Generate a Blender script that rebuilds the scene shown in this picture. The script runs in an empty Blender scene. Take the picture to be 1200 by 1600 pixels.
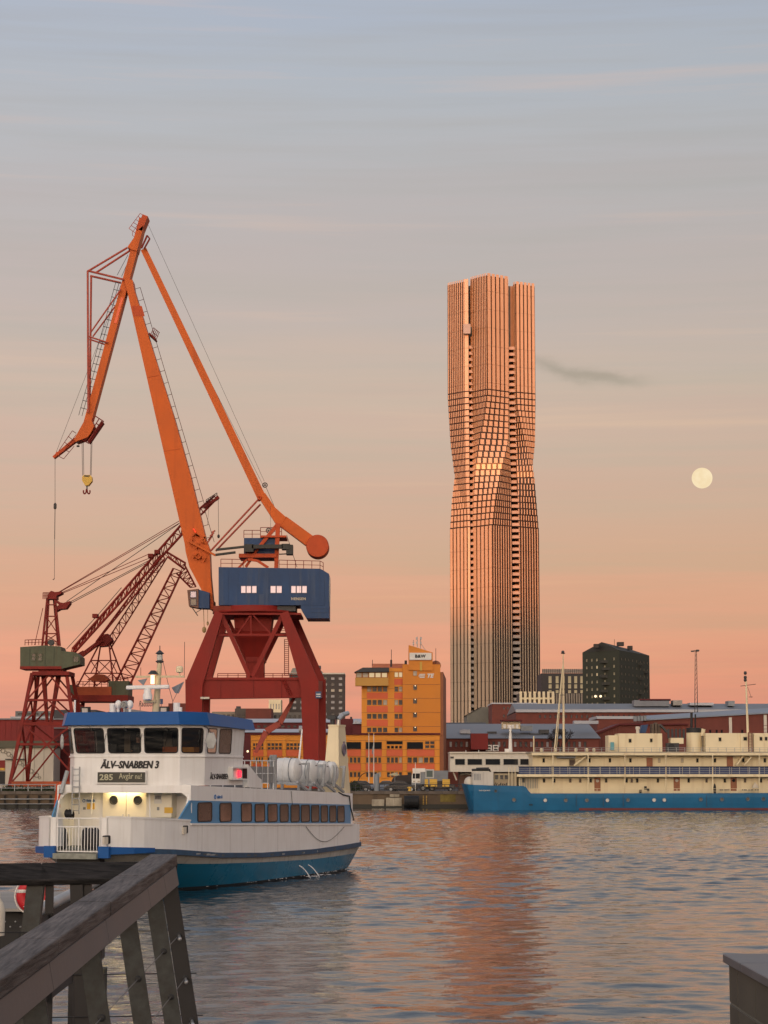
import bpy, math, random
import numpy as np
from mathutils import Vector, Matrix, noise

random.seed(7)
SC = bpy.context.scene
COL = SC.collection
V = Vector

# ---------------------------------------------------------------- camera
FPX, HCAM = 3422.0, 5.0                  # focal length for a 1200x1600 frame, eye height over the water
PITCH = math.atan((1205 - 800) / FPX)
cam_data = bpy.data.cameras.new('camera')
cam_data.sensor_fit = 'VERTICAL'; cam_data.sensor_height = 36.0
cam_data.lens = 36.0 * FPX / 1600.0
cam_data.clip_start = 0.5; cam_data.clip_end = 40000
cam = bpy.data.objects.new('camera', cam_data); COL.objects.link(cam)
cam.location = (0, 0, HCAM); cam.rotation_euler = (math.pi / 2 + PITCH, 0, 0)
SC.camera = cam

# ---------------------------------------------------------------- sky, sun, exposure
SUN_EL, SUN_AZ = math.radians(1.6), math.radians(190)   # low behind the viewer, slightly left
world = bpy.data.worlds.new('World'); SC.world = world; world.use_nodes = True
wn, wl = world.node_tree.nodes, world.node_tree.links
wn.clear()
def N(nodes, typ, **kw):
    n = nodes.new(typ)
    for k, v in kw.items(): setattr(n, k, v)
    return n
def M_(nodes, links, op, a, b=None, c=None, clamp=False):
    n = nodes.new('ShaderNodeMath'); n.operation = op; n.use_clamp = clamp
    for i, x in enumerate((a, b, c)):
        if x is None: continue
        if isinstance(x, (int, float)): n.inputs[i].default_value = x
        else: links.new(x, n.inputs[i])
    return n.outputs[0]
def srgb(r, g, b):
    f = lambda c: ((c / 255 + 0.055) / 1.055) ** 2.4 if c > 10 else c / 255 / 12.92
    return (f(r), f(g), f(b), 1)
wout = N(wn, 'ShaderNodeOutputWorld')
wtc = N(wn, 'ShaderNodeTexCoord'); wsep = N(wn, 'ShaderNodeSeparateXYZ')
wl.new(wtc.outputs['Generated'], wsep.inputs[0])
wm = lambda op, a, b=None, c=None, clamp=False: M_(wn, wl, op, a, b, c, clamp)
dx, dy, dz = wsep.outputs
el = wm('MULTIPLY', wm('ARCSINE', dz), 180 / math.pi)
# thin stretched cloud bands: noise in (azimuth, elevation), much wider than tall
az = wm('MULTIPLY', wm('ARCTAN2', dx, dy), 180 / math.pi)
def wnoise(sx, sy, detail, off):
    c = N(wn, 'ShaderNodeCombineXYZ')
    wl.new(wm('MULTIPLY', az, sx), c.inputs[0]); wl.new(wm('MULTIPLY', el, sy), c.inputs[1]); c.inputs[2].default_value = off
    n = N(wn, 'ShaderNodeTexNoise'); n.inputs['Detail'].default_value = detail; n.inputs['Roughness'].default_value = 0.55
    n.inputs['Scale'].default_value = 1.0
    wl.new(c.outputs[0], n.inputs['Vector'])
    return n.outputs['Fac']
band = wm('SUBTRACT', wnoise(0.055, 0.75, 4.0, 3.1), 0.5)
band2 = wm('SUBTRACT', wnoise(0.16, 1.6, 5.0, 9.7), 0.5)
elj = wm('ADD', el, wm('ADD', wm('MULTIPLY', band, 3.2), wm('MULTIPLY', band2, 1.8)))
ramp = N(wn, 'ShaderNodeValToRGB')
stops = [(0, (227, 145, 125)), (1.7, (214, 140, 128)), (3.4, (194, 126, 125)), (5.1, (178, 121, 119)), (6.7, (171, 123, 121)), (8.4, (170, 128, 125)), (10.1, (170, 136, 129)), (11.8, (161, 135, 135)), (13.4, (158, 136, 138)), (15.1, (156, 141, 145)), (16.7, (154, 147, 154)), (18.3, (151, 149, 160)), (20.5, (147, 149, 167)), (34, (156, 158, 172)), (60, (168, 168, 178)), (90, (168, 168, 178))]
wl.new(wm('DIVIDE', elj, 90.0, clamp=True), ramp.inputs[0])
cr = ramp.color_ramp
while len(cr.elements) > 1: cr.elements.remove(cr.elements[-1])
cr.elements[0].position = 0; cr.elements[0].color = srgb(*stops[0][1])
for e, c in stops[1:]:
    s = cr.elements.new(e / 90.0); s.color = srgb(*c)
# one small grey cloud streak drifting right of the tower
ca = wm('SUBTRACT', az, 5.35); ce = wm('SUBTRACT', wm('ADD', el, wm('MULTIPLY', wm('SUBTRACT', wnoise(0.9, 2.0, 4, 5.0), 0.5), 0.55)), 10.28)
ce = wm('ADD', ce, wm('MULTIPLY', ca, 0.20))
ce = wm('SUBTRACT', ce, wm('MULTIPLY', wm('MULTIPLY', ca, ca), 0.045))
g = wm('ADD', wm('POWER', wm('DIVIDE', ca, 1.5), 4.0), wm('POWER', wm('DIVIDE', wm('ABSOLUTE', ce), 0.17), 2.0))
wisp = wm('MULTIPLY', wm('POWER', 2.718, wm('MULTIPLY', g, -1.0)), 0.9)
mixw = N(wn, 'ShaderNodeMixRGB'); mixw.inputs[2].default_value = srgb(126, 96, 92)
wl.new(wisp, mixw.inputs[0]); wl.new(ramp.outputs[0], mixw.inputs[1])
# soft grey-mauve streaks of thin high cloud
st = wm('ADD', wm('MULTIPLY', wnoise(0.05, 1.15, 5.0, 21.0), 0.6), wm('MULTIPLY', wnoise(0.11, 2.6, 5.0, 33.0), 0.4))
stm = N(wn, 'ShaderNodeMapRange'); stm.inputs[1].default_value = 0.47; stm.inputs[2].default_value = 0.68; stm.inputs[4].default_value = 0.42; wl.new(st, stm.inputs[0])
mixs = N(wn, 'ShaderNodeMixRGB'); mixs.inputs[2].default_value = srgb(141, 128, 126); wl.new(stm.outputs[0], mixs.inputs[0]); wl.new(mixw.outputs[0], mixs.inputs[1])
st2 = N(wn, 'ShaderNodeMapRange'); st2.inputs[1].default_value = 0.44; st2.inputs[2].default_value = 0.28; st2.inputs[4].default_value = 0.30; wl.new(st, st2.inputs[0])
mixp = N(wn, 'ShaderNodeMixRGB'); mixp.inputs[2].default_value = srgb(214, 160, 131); wl.new(st2.outputs[0], mixp.inputs[0]); wl.new(mixs.outputs[0], mixp.inputs[1])
bg1 = N(wn, 'ShaderNodeBackground'); wl.new(wm('MULTIPLY', wm('SUBTRACT', 1.0, wm('MULTIPLY', wm('MAXIMUM', wm('MINIMUM', az, 25.0), -25.0), 0.006)), 0.965), bg1.inputs[1])
wl.new(mixp.outputs[0], bg1.inputs[0])
sky = N(wn, 'ShaderNodeTexSky'); sky.sky_type = 'NISHITA'; sky.sun_disc = False
sky.sun_elevation = SUN_EL; sky.sun_rotation = SUN_AZ; sky.dust_density = 1.6; sky.air_density = 1.0
bg2 = N(wn, 'ShaderNodeBackground'); bg2.inputs[1].default_value = 0.15
wl.new(sky.outputs[0], bg2.inputs[0])
# broad afterglow on the sunset side (behind the viewer), fading with height
sdot = wm('ADD', wm('MULTIPLY', dx, math.sin(SUN_AZ)), wm('MULTIPLY', dy, math.cos(SUN_AZ)))
glow = wm('MULTIPLY', wm('POWER', wm('MAXIMUM', sdot, 0.0), 2.2), wm('POWER', 2.718, wm('MULTIPLY', wm('MAXIMUM', el, 0.0), -1 / 22.0)))
bg3 = N(wn, 'ShaderNodeBackground'); bg3.inputs[0].default_value = (1.0, 0.84, 0.66, 1); wl.new(wm('MULTIPLY', glow, 5.3), bg3.inputs[1])
wadd = N(wn, 'ShaderNodeAddShader'); wadd0 = N(wn, 'ShaderNodeAddShader')
wl.new(bg1.outputs[0], wadd0.inputs[0]); wl.new(bg3.outputs[0], wadd0.inputs[1])
wl.new(wadd0.outputs[0], wadd.inputs[0]); wl.new(bg2.outputs[0], wadd.inputs[1]); wl.new(wadd.outputs[0], wout.inputs[0])

sun_data = bpy.data.lights.new('sun', 'SUN'); sun_data.energy = 5.0; sun_data.angle = math.radians(0.53)
sun_data.color = (1.0, 0.27, 0.06)
sun = bpy.data.objects.new('sun', sun_data); COL.objects.link(sun)
SUN_POS = V((math.sin(SUN_AZ) * math.cos(SUN_EL), math.cos(SUN_AZ) * math.cos(SUN_EL), math.sin(SUN_EL)))
sun.rotation_euler = (-SUN_POS).to_track_quat('-Z', 'Y').to_euler()
sun.location = SUN_POS * 500

vs = SC.view_settings
vs.view_transform = 'Standard'; vs.look = 'None'; vs.exposure = 0.0; vs.gamma = 1.0; vs.use_curve_mapping = False
SC.cycles.use_denoising = True
SC.cycles.max_bounces = 6; SC.cycles.diffuse_bounces = 2; SC.cycles.glossy_bounces = 3
SC.cycles.transmission_bounces = 4; SC.cycles.transparent_max_bounces = 6
SC.cycles.sample_clamp_indirect = 4.0

# ---------------------------------------------------------------- helpers
def at(px, py, Y):
    """world point seen at photo pixel (1200x1600) lying at depth Y"""
    a, b = (px - 600) / FPX, (800 - py) / FPX
    d = V((a, math.cos(PITCH) - b * math.sin(PITCH), math.sin(PITCH) + b * math.cos(PITCH)))
    t = Y / d.y
    return V((d.x * t, Y, HCAM + d.z * t))
def ppm(Y): return FPX / Y                # pixels per metre at depth Y

MATS = {}
def mat(name, col, rough=0.6, metal=0.0, var=0.12, scale=0.6, streak=0.0, streak_col=(0.08, 0.05, 0.035), bump=0.0, bscale=8.0,
        fine=0.0, spec=0.5, emit=None, estr=0.0, coat=0.0):
    """procedural paint / stone / metal: blotchy tone variation, vertical run marks, fine relief"""
    if name in MATS: return MATS[name]
    m = bpy.data.materials.new(name); m.use_nodes = True
    n, l = m.node_tree.nodes, m.node_tree.links
    b = n['Principled BSDF']
    b.inputs['Roughness'].default_value = rough; b.inputs['Metallic'].default_value = metal
    b.inputs['Specular IOR Level'].default_value = spec
    b.inputs['Coat Weight'].default_value = coat
    tc = n.new('ShaderNodeTexCoord')
    base = n.new('ShaderNodeRGB'); base.outputs[0].default_value = (*col, 1)
    cur = base.outputs[0]
    if var > 0:
        nz = n.new('ShaderNodeTexNoise'); nz.inputs['Scale'].default_value = scale; nz.inputs['Detail'].default_value = 6; nz.inputs['Roughness'].default_value = 0.6
        l.new(tc.outputs['Object'], nz.inputs['Vector'])
        mr = n.new('ShaderNodeMapRange'); mr.inputs[1].default_value = 0.3; mr.inputs[2].default_value = 0.7
        mr.inputs[3].default_value = 1 - var; mr.inputs[4].default_value = 1 + var
        l.new(nz.outputs['Fac'], mr.inputs[0])
        mx = n.new('ShaderNodeVectorMath'); mx.operation = 'SCALE'
        l.new(cur, mx.inputs[0]); l.new(mr.outputs[0], mx.inputs['Scale']); cur = mx.outputs[0]
        mr2 = n.new('ShaderNodeMapRange'); mr2.inputs[3].default_value = max(0.03, rough - 0.12); mr2.inputs[4].default_value = min(1, rough + 0.12)
        l.new(nz.outputs['Fac'], mr2.inputs[0]); l.new(mr2.outputs[0], b.inputs['Roughness'])
    if streak > 0:
        mp = n.new('ShaderNodeMapping'); mp.inputs['Scale'].default_value = (scale * 5, scale * 5, scale * 0.35)
        l.new(tc.outputs['Object'], mp.inputs['Vector'])
        n2 = n.new('ShaderNodeTexNoise'); n2.inputs['Scale'].default_value = 1.0; n2.inputs['Detail'].default_value = 5
        l.new(mp.outputs[0], n2.inputs['Vector'])
        mr = n.new('ShaderNodeMapRange'); mr.inputs[1].default_value = 0.52; mr.inputs[2].default_value = 0.75; mr.inputs[4].default_value = streak
        l.new(n2.outputs['Fac'], mr.inputs[0])
        mx = n.new('ShaderNodeMixRGB'); mx.inputs[2].default_value = (*streak_col, 1)
        l.new(mr.outputs[0], mx.inputs[0]); l.new(cur, mx.inputs[1]); cur = mx.outputs[0]
    l.new(cur, b.inputs['Base Color'])
    if bump > 0:
        n3 = n.new('ShaderNodeTexNoise'); n3.inputs['Scale'].default_value = bscale; n3.inputs['Detail'].default_value = 5
        l.new(tc.outputs['Object'], n3.inputs['Vector'])
        bp = n.new('ShaderNodeBump'); bp.inputs['Strength'].default_value = bump; bp.inputs['Distance'].default_value = 0.02
        l.new(n3.outputs['Fac'], bp.inputs['Height']); l.new(bp.outputs[0], b.inputs['Normal'])
    if emit:
        b.inputs['Emission Color'].default_value = (*emit, 1); b.inputs['Emission Strength'].default_value = estr
    MATS[name] = m
    return m

def tag(o, label=None, cat=None, group=None, kind=None):
    if label: o['label'] = label
    if cat: o['category'] = cat
    if group: o['group'] = group
    if kind: o['kind'] = kind
    return o
def thing(name, label, cat, loc=(0, 0, 0), rotz=0.0, group=None):
    o = bpy.data.objects.new(name, None); COL.objects.link(o)
    o.empty_display_size = 0.3
    o.location = loc; o.rotation_euler = (0, 0, rotz)
    return tag(o, label, cat, group)

BOXF = [(0, 3, 2, 1), (4, 5, 6, 7), (0, 1, 5, 4), (1, 2, 6, 5), (2, 3, 7, 6), (3, 0, 4, 7)]
class MB:
    """collects solid shapes, then links them as ONE mesh object"""
    def __init__(s, root=None):
        s.v, s.f, s.mi, s.cur = [], [], [], 0
        s.off = V(root.location) if root is not None else V((0, 0, 0))
    def add(s, vs, fs):
        o = len(s.v); s.v += [V(p) for p in vs]
        for f in fs: s.f.append(tuple(i + o for i in f)); s.mi.append(s.cur)
        return s
    def hexa(s, p): return s.add(p, BOXF)
    def box(s, x0, x1, y0, y1, z0, z1):
        x0, x1 = sorted((x0, x1)); y0, y1 = sorted((y0, y1)); z0, z1 = sorted((z0, z1))
        return s.hexa([(x0, y0, z0), (x1, y0, z0), (x1, y1, z0), (x0, y1, z0), (x0, y0, z1), (x1, y0, z1), (x1, y1, z1), (x0, y1, z1)])
    def beam(s, p, q, w, d=None, w2=None, d2=None, hint=(0, 1, 0)):
        """rectangular bar p->q; d measured along hint, w across it"""
        p, q = V(p), V(q); d = w if d is None else d; w2 = w if w2 is None else w2; d2 = d if d2 is None else d2
        ax = (q - p).normalized(); h = V(hint); h = h - ax * h.dot(ax)
        if h.length < 1e-4: h = V((1, 0, 0)) - ax * ax.x
        h.normalize(); sd = ax.cross(h)
        r = []
        for c, ww, dd in ((p, w, d), (q, w2, d2)):
            for a, b in ((-1, -1), (1, -1), (1, 1), (-1, 1)): r.append(c + sd * (a * ww / 2) + h * (b * dd / 2))
        return s.hexa(r)
    def tube(s, p, q, r, r2=None, n=6, cap=True):
        p, q = V(p), V(q); r2 = r if r2 is None else r2
        ax = (q - p).normalized(); h = V((0, 0, 1)) if abs(ax.z) < 0.9 else V((1, 0, 0))
        a = ax.cross(h).normalized(); b = ax.cross(a)
        vs = [c + (a * math.cos(t) + b * math.sin(t)) * rr for c, rr in ((p, r), (q, r2)) for t in [2 * math.pi * i / n for i in range(n)]]
        fs = [(i, (i + 1) % n, n + (i + 1) % n, n + i) for i in range(n)]
        if cap: fs += [tuple(range(n - 1, -1, -1)), tuple(range(n, 2 * n))]
        return s.add(vs, fs)
    def path(s, pts, r, n=5):
        for a, b in zip(pts, pts[1:]): s.tube(a, b, r, n=n)
        return s
    def prism(s, poly, ext):
        """outline extruded by a vector"""
        ext = V(ext); n = len(poly)
        return s.add([V(p) for p in poly] + [V(p) + ext for p in poly],
                     [tuple(range(n)), tuple(range(2 * n - 1, n - 1, -1))] + [(i, n + i, n + (i + 1) % n, (i + 1) % n) for i in range(n)])
    def ppoly(s, px, Y, depth):
        """outline given in photo pixels standing at depth Y, extruded backwards"""
        return s.prism([at(x, y, Y) for x, y in px], (0, depth, 0))
    def pbox(s, x0, y0, x1, y1, Y, depth):
        a, b = at(x0, y1, Y), at(x1, y0, Y)
        return s.box(a.x, b.x, Y, Y + depth, a.z, b.z)
    def pbeam(s, a, b, Y, wpx, depth, Y2=None, w2=None):
        Y2 = Y if Y2 is None else Y2; w2 = wpx if w2 is None else w2
        return s.beam(at(a[0], a[1], Y), at(b[0], b[1], Y2), wpx / ppm(Y), depth, w2 / ppm(Y2), depth)
    def ptube(s, a, b, Y, rpx, Y2=None, n=6):
        Y2 = Y if Y2 is None else Y2
        return s.tube(at(a[0], a[1], Y), at(b[0], b[1], Y2), rpx / ppm(Y), n=n)
    def lathe(s, c, prof, n=16, axis='Z'):
        c = V(c); vs = []
        for r, z in prof:
            for i in range(n):
                t = 2 * math.pi * i / n; x, y = r * math.cos(t), r * math.sin(t)
                vs.append(c + (V((x, y, z)) if axis == 'Z' else V((z, x, y)) if axis == 'X' else V((x, z, y))))
        fs = [(k * n + i, k * n + (i + 1) % n, (k + 1) * n + (i + 1) % n, (k + 1) * n + i) for k in range(len(prof) - 1) for i in range(n)]
        fs += [tuple(range(n - 1, -1, -1)), tuple((len(prof) - 1) * n + i for i in range(n))]
        return s.add(vs, fs)
    def ball(s, c, rx, ry=None, rz=None, n=12, m=8):
        ry = rx if ry is None else ry; rz = rx if rz is None else rz; c = V(c); vs = []
        for k in range(m + 1):
            ph = math.pi * k / m
            for i in range(n):
                t = 2 * math.pi * i / n
                vs.append(c + V((rx * math.sin(ph) * math.cos(t), ry * math.sin(ph) * math.sin(t), rz * math.cos(ph))))
        return s.add(vs, [(k * n + i, k * n + (i + 1) % n, (k + 1) * n + (i + 1) % n, (k + 1) * n + i) for k in range(m) for i in range(n)])
    def torus(s, c, R, r, axis='Y', n=20, m=8):
        c = V(c); vs = []
        for i in range(n):
            t = 2 * math.pi * i / n
            for k in range(m):
                u = 2 * math.pi * k / m; q = R + r * math.cos(u); a, b, d = q * math.cos(t), q * math.sin(t), r * math.sin(u)
                vs.append(c + (V((a, d, b)) if axis == 'Y' else V((d, a, b)) if axis == 'X' else V((a, b, d))))
        return s.add(vs, [(i * m + k, ((i + 1) % n) * m + k, ((i + 1) % n) * m + (k + 1) % m, i * m + (k + 1) % m) for i in range(n) for k in range(m)])
    def mesh(s, name, mats, smooth=False):
        me = bpy.data.meshes.new(name)
        me.from_pydata([tuple(p - s.off) for p in s.v], [], s.f)
        mats = mats if isinstance(mats, (list, tuple)) else [mats]
        for m in mats: me.materials.append(m)
        if len(mats) > 1: me.polygons.foreach_set('material_index', s.mi)
        import bmesh
        bm = bmesh.new(); bm.from_mesh(me); bmesh.ops.recalc_face_normals(bm, faces=bm.faces); bm.to_mesh(me); bm.free()
        if smooth:
            me.polygons.foreach_set('use_smooth', [True] * len(me.polygons))
            me.set_sharp_from_angle(angle=math.radians(40))
        return me
    def build(s, name, mats, parent=None, smooth=False, **kw):
        o = bpy.data.objects.new(name, s.mesh(name, mats, smooth)); COL.objects.link(o)
        o.parent = parent
        return tag(o, **kw)

def link(name, me, parent, loc=(0, 0, 0), scale=(1, 1, 1), rotz=0.0, **kw):
    o = bpy.data.objects.new(name, me); COL.objects.link(o); o.parent = parent
    o.location = loc; o.scale = scale; o.rotation_euler = (0, 0, rotz)
    return tag(o, **kw)
def bevel(o, w, seg=2):
    m = o.modifiers.new('bevel', 'BEVEL'); m.width = w; m.segments = seg; m.limit_method = 'ANGLE'; m.angle_limit = math.radians(35)
    return o

def root_loc(o):
    while o.parent is not None: o = o.parent
    return V(o.location)
_win = {}
def window_mesh(frame, glass, fr=0.09, cols=1, rows=1):
    """unit window (1 wide along x, 1 high along z, facing -y): raised frame and bars, pane set back"""
    key = (frame.name, glass.name, fr, cols, rows)
    if key not in _win:
        b = MB(); b.cur = 1
        b.box(-0.47, 0.47, 0.01, 0.05, -0.47, 0.47)
        b.cur = 0
        for x in (-0.5, 0.5 - fr): b.box(x, x + fr, -0.05, 0.05, -0.5, 0.5)
        for z in (-0.5, 0.5 - fr): b.box(-0.5 + fr, 0.5 - fr, -0.047, 0.05, z, z + fr)
        for i in range(1, cols): b.box(-0.5 + i / cols - fr / 3, -0.5 + i / cols + fr / 3, -0.03, 0.05, -0.5 + fr, 0.5 - fr)
        for i in range(1, rows): b.box(-0.5 + fr, 0.5 - fr, -0.028, 0.05, -0.5 + i / rows - fr / 3, -0.5 + i / rows + fr / 3)
        _win[key] = b.mesh('window', [frame, glass])
    return _win[key]
def pwindow(parent, x0, y0, x1, y1, Y, frame, glass, fr=0.09, cols=1, rows=1, name='window', deep=1.0, **kw):
    """window by photo pixels on a wall facing the viewer at depth Y"""
    a, b = at(x0, y1, Y), at(x1, y0, Y); c = (a + b) / 2 - root_loc(parent)
    return link(name, window_mesh(frame, glass, fr, cols, rows), parent, (c.x, c.y, c.z), (b.x - a.x, deep, b.z - a.z), **kw)
def text_mesh(txt, size, bold=0.0, shear=0.0, depth=0.01, spacing=1.0):
    c = bpy.data.curves.new('lettering', 'FONT'); c.body = txt; c.size = size; c.offset = bold; c.shear = shear; c.extrude = depth
    c.align_x = 'CENTER'; c.align_y = 'CENTER'; c.space_character = spacing; c.resolution_u = 2
    o = bpy.data.objects.new('lettering', c); COL.objects.link(o)
    me = bpy.data.meshes.new_from_object(o.evaluated_get(bpy.context.evaluated_depsgraph_get()))
    bpy.data.objects.remove(o); bpy.data.curves.remove(c)
    return me
def lettering(txt, parent, loc, width, height, m, rot=(math.pi / 2, 0, 0), heavy=0.0, **kw):
    """raised letters fitted into width x height, standing upright and facing -y (local)"""
    me = text_mesh(txt, 1.0, **kw); me.materials.clear(); me.materials.append(m)
    if heavy:            # broaden every stroke sideways: a second, shifted copy of the letters
        import bmesh
        bm = bmesh.new(); bm.from_mesh(me); g = bmesh.ops.duplicate(bm, geom=bm.verts[:] + bm.edges[:] + bm.faces[:])
        for v in g['geom']:
            if isinstance(v, bmesh.types.BMVert): v.co.x += heavy; v.co.z += 0.001
        bm.to_mesh(me); bm.free()
    xs = [v.co.x for v in me.vertices]; ys = [v.co.y for v in me.vertices]
    cx, cy = (max(xs) + min(xs)) / 2, (max(ys) + min(ys)) / 2
    sx, sy = width / (max(xs) - min(xs)), height / (max(ys) - min(ys))
    for v in me.vertices: v.co.x = (v.co.x - cx) * sx; v.co.y = (v.co.y - cy) * sy
    o = bpy.data.objects.new('lettering', me); COL.objects.link(o); o.parent = parent
    o.location = loc; o.rotation_euler = rot
    return o

# ---------------------------------------------------------------- materials
WHITE = mat('white paint', (0.82, 0.81, 0.78), 0.38, var=0.05, scale=0.9, streak=0.18, streak_col=(0.40, 0.33, 0.26), bump=0.10, bscale=1.3)
CREAM = mat('cream paint', (0.78, 0.66, 0.43), 0.5, var=0.06, streak=0.16, streak_col=(0.4, 0.28, 0.16), scale=0.5)
NAVYROOF = mat('bright blue paint', (0.012, 0.09, 0.30), 0.4, var=0.1, streak=0.12, streak_col=(0.05, 0.12, 0.25), spec=0.22)
BANDBLUE = mat('light blue band paint', (0.10, 0.27, 0.47), 0.4, var=0.07, streak=0.1, streak_col=(0.2, 0.25, 0.3), spec=0.22)
HULLBLUE = mat('teal blue hull paint', (0.014, 0.165, 0.30), 0.28, var=0.12, streak=0.25, streak_col=(0.06, 0.12, 0.15), spec=0.22)
SHIPBLUE = mat('ship hull blue paint', (0.016, 0.125, 0.26), 0.45, var=0.14, scale=0.3, streak=0.25, streak_col=(0.03, 0.07, 0.11), spec=0.22)
RUBBLUE = mat('dark blue rubbing strake', (0.03, 0.075, 0.14), 0.6, var=0.3, scale=2)
BOOT = mat('red brown antifouling', (0.13, 0.022, 0.018), 0.7, var=0.25)
BLACK = mat('black rubber', (0.012, 0.012, 0.013), 0.6, var=0.3, scale=2)
DARK = mat('dark steel', (0.035, 0.035, 0.038), 0.55, var=0.3, scale=1.5)
GALV = mat('galvanised steel', (0.36, 0.37, 0.37), 0.5, 0.3, var=0.2, scale=3)
STEEL = mat('bright steel', (0.55, 0.55, 0.54), 0.35, 0.7, var=0.1)
ORANGE = mat('crane orange paint', (0.60, 0.115, 0.016), 0.5, var=0.1, scale=0.22, streak=0.34, streak_col=(0.26, 0.045, 0.015), bump=0.05, bscale=1.0, spec=0.22)
ORANGE2 = mat('deep orange paint', (0.50, 0.075, 0.02), 0.55, var=0.15, scale=0.3, streak=0.2, streak_col=(0.2, 0.03, 0.015), spec=0.22)
TUBERED = mat('pale red tube paint', (0.42, 0.085, 0.055), 0.5, var=0.12, spec=0.22)
RED = mat('oxide red paint', (0.235, 0.019, 0.013), 0.55, var=0.14, scale=0.2, streak=0.3, streak_col=(0.10, 0.012, 0.01), bump=0.05, bscale=0.8, spec=0.22)
LATRED = mat('weathered red lattice paint', (0.20, 0.022, 0.016), 0.65, var=0.3, scale=0.5, spec=0.22)
LATORANGE = mat('faded orange red paint', (0.34, 0.075, 0.03), 0.65, var=0.3, scale=0.5, spec=0.22)
CRANEBLUE = mat('crane house blue paint', (0.028, 0.062, 0.145), 0.5, var=0.16, scale=0.35, streak=0.35, streak_col=(0.10, 0.12, 0.15), spec=0.22)
GREENCAB = mat('olive green cabin paint', (0.10, 0.11, 0.07), 0.6, var=0.2, scale=0.4, streak=0.5, streak_col=(0.10, 0.05, 0.03), spec=0.22)
YELLOW = mat('yellow paint', (0.66, 0.40, 0.05), 0.5, var=0.1, streak=0.2)
CABLE = mat('wire rope', (0.05, 0.045, 0.042), 0.6, var=0.1)
GLASS = mat('dark window glass', (0.018, 0.020, 0.024), 0.06, var=0.0, spec=0.7)
GLASS2 = mat('office window glass', (0.05, 0.048, 0.05), 0.12, var=0.3, scale=0.5, spec=0.6)
TINT = mat('bronze tinted glass', (0.085, 0.055, 0.045), 0.05, var=0.2, scale=0.7, spec=1.0)
PALEWIN = mat('pale curtained window', (0.42, 0.36, 0.28), 0.35, var=0.3, scale=0.8)
SKYPINK = mat('pinkish sky glow pane', (0.6, 0.5, 0.5), 0.2, var=0.0, emit=(0.95, 0.60, 0.60), estr=0.42)  # no lamp inside: emission stands in for pink sky in the glass
LITWARM = mat('warm lit lamp', (0.9, 0.8, 0.6), 0.3, var=0.0, emit=(1.0, 0.80, 0.45), estr=6.0)
LITMAST = mat('small warm lit lamp', (0.9, 0.8, 0.6), 0.3, var=0.0, emit=(1.0, 0.72, 0.42), estr=1.6)
LITROOM = mat('dim warm lit room window', (0.3, 0.25, 0.15), 0.3, var=0.0, emit=(1.0, 0.75, 0.42), estr=0.45)
LITRED = mat('lit red lamp', (0.8, 0.05, 0.05), 0.3, var=0.0, emit=(1.0, 0.02, 0.05), estr=2.2)
WOOD = mat('weathered grey timber', (0.15, 0.125, 0.11), 0.85, var=0.3, scale=3)
BRICK = mat('red brick', (0.155, 0.042, 0.03), 0.85, var=0.2, scale=0.25, streak=0.2, streak_col=(0.1, 0.04, 0.03))
BRICKDK = mat('dark red cladding', (0.105, 0.014, 0.016), 0.8, var=0.2, scale=0.2)
REDWALL = mat('red painted boards', (0.22, 0.017, 0.014), 0.7, var=0.12, scale=0.15)
ROOFGREY = mat('grey metal roofing', (0.17, 0.18, 0.20), 0.55, var=0.15, scale=0.12, streak=0.15, streak_col=(0.1, 0.1, 0.1))
ROOFDK = mat('dark roofing felt', (0.06, 0.06, 0.065), 0.8, var=0.2, scale=0.1)
ROOFPALE = mat('pale frosted roof', (0.42, 0.43, 0.46), 0.6, var=0.12, scale=0.1)
PLASTER = mat('off white plaster', (0.60, 0.55, 0.46), 0.8, var=0.08, scale=0.2, streak=0.15, streak_col=(0.35, 0.3, 0.25))
CONC = mat('grey concrete', (0.30, 0.28, 0.25), 0.85, var=0.25, scale=0.4, bump=0.2, bscale=3)
BRNDK = mat('dark brown facade', (0.06, 0.046, 0.042), 0.75, var=0.1)
GRNDK = mat('dark green plaster', (0.038, 0.042, 0.028), 0.85, var=0.08)
ORFRONT = mat('amber facade panels', (0.80, 0.30, 0.028), 0.6, var=0.05, scale=0.3)
ORDEEP = mat('deep amber facade', (0.70, 0.235, 0.018), 0.6, var=0.05, scale=0.3)
ORSPAN = mat('coral spandrel panels', (0.72, 0.135, 0.045), 0.6, var=0.06, scale=0.3)
BRKORANGE = mat('rust brown brick side', (0.30, 0.11, 0.05), 0.8, var=0.12, scale=0.3)
SIGNWH = mat('white sign face', (0.75, 0.72, 0.66), 0.5, var=0.04)
INK = mat('black sign paint', (0.012, 0.011, 0.012), 0.5, var=0.0)
GREYMET = mat('blue grey metal', (0.20, 0.22, 0.24), 0.5, var=0.15)

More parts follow.
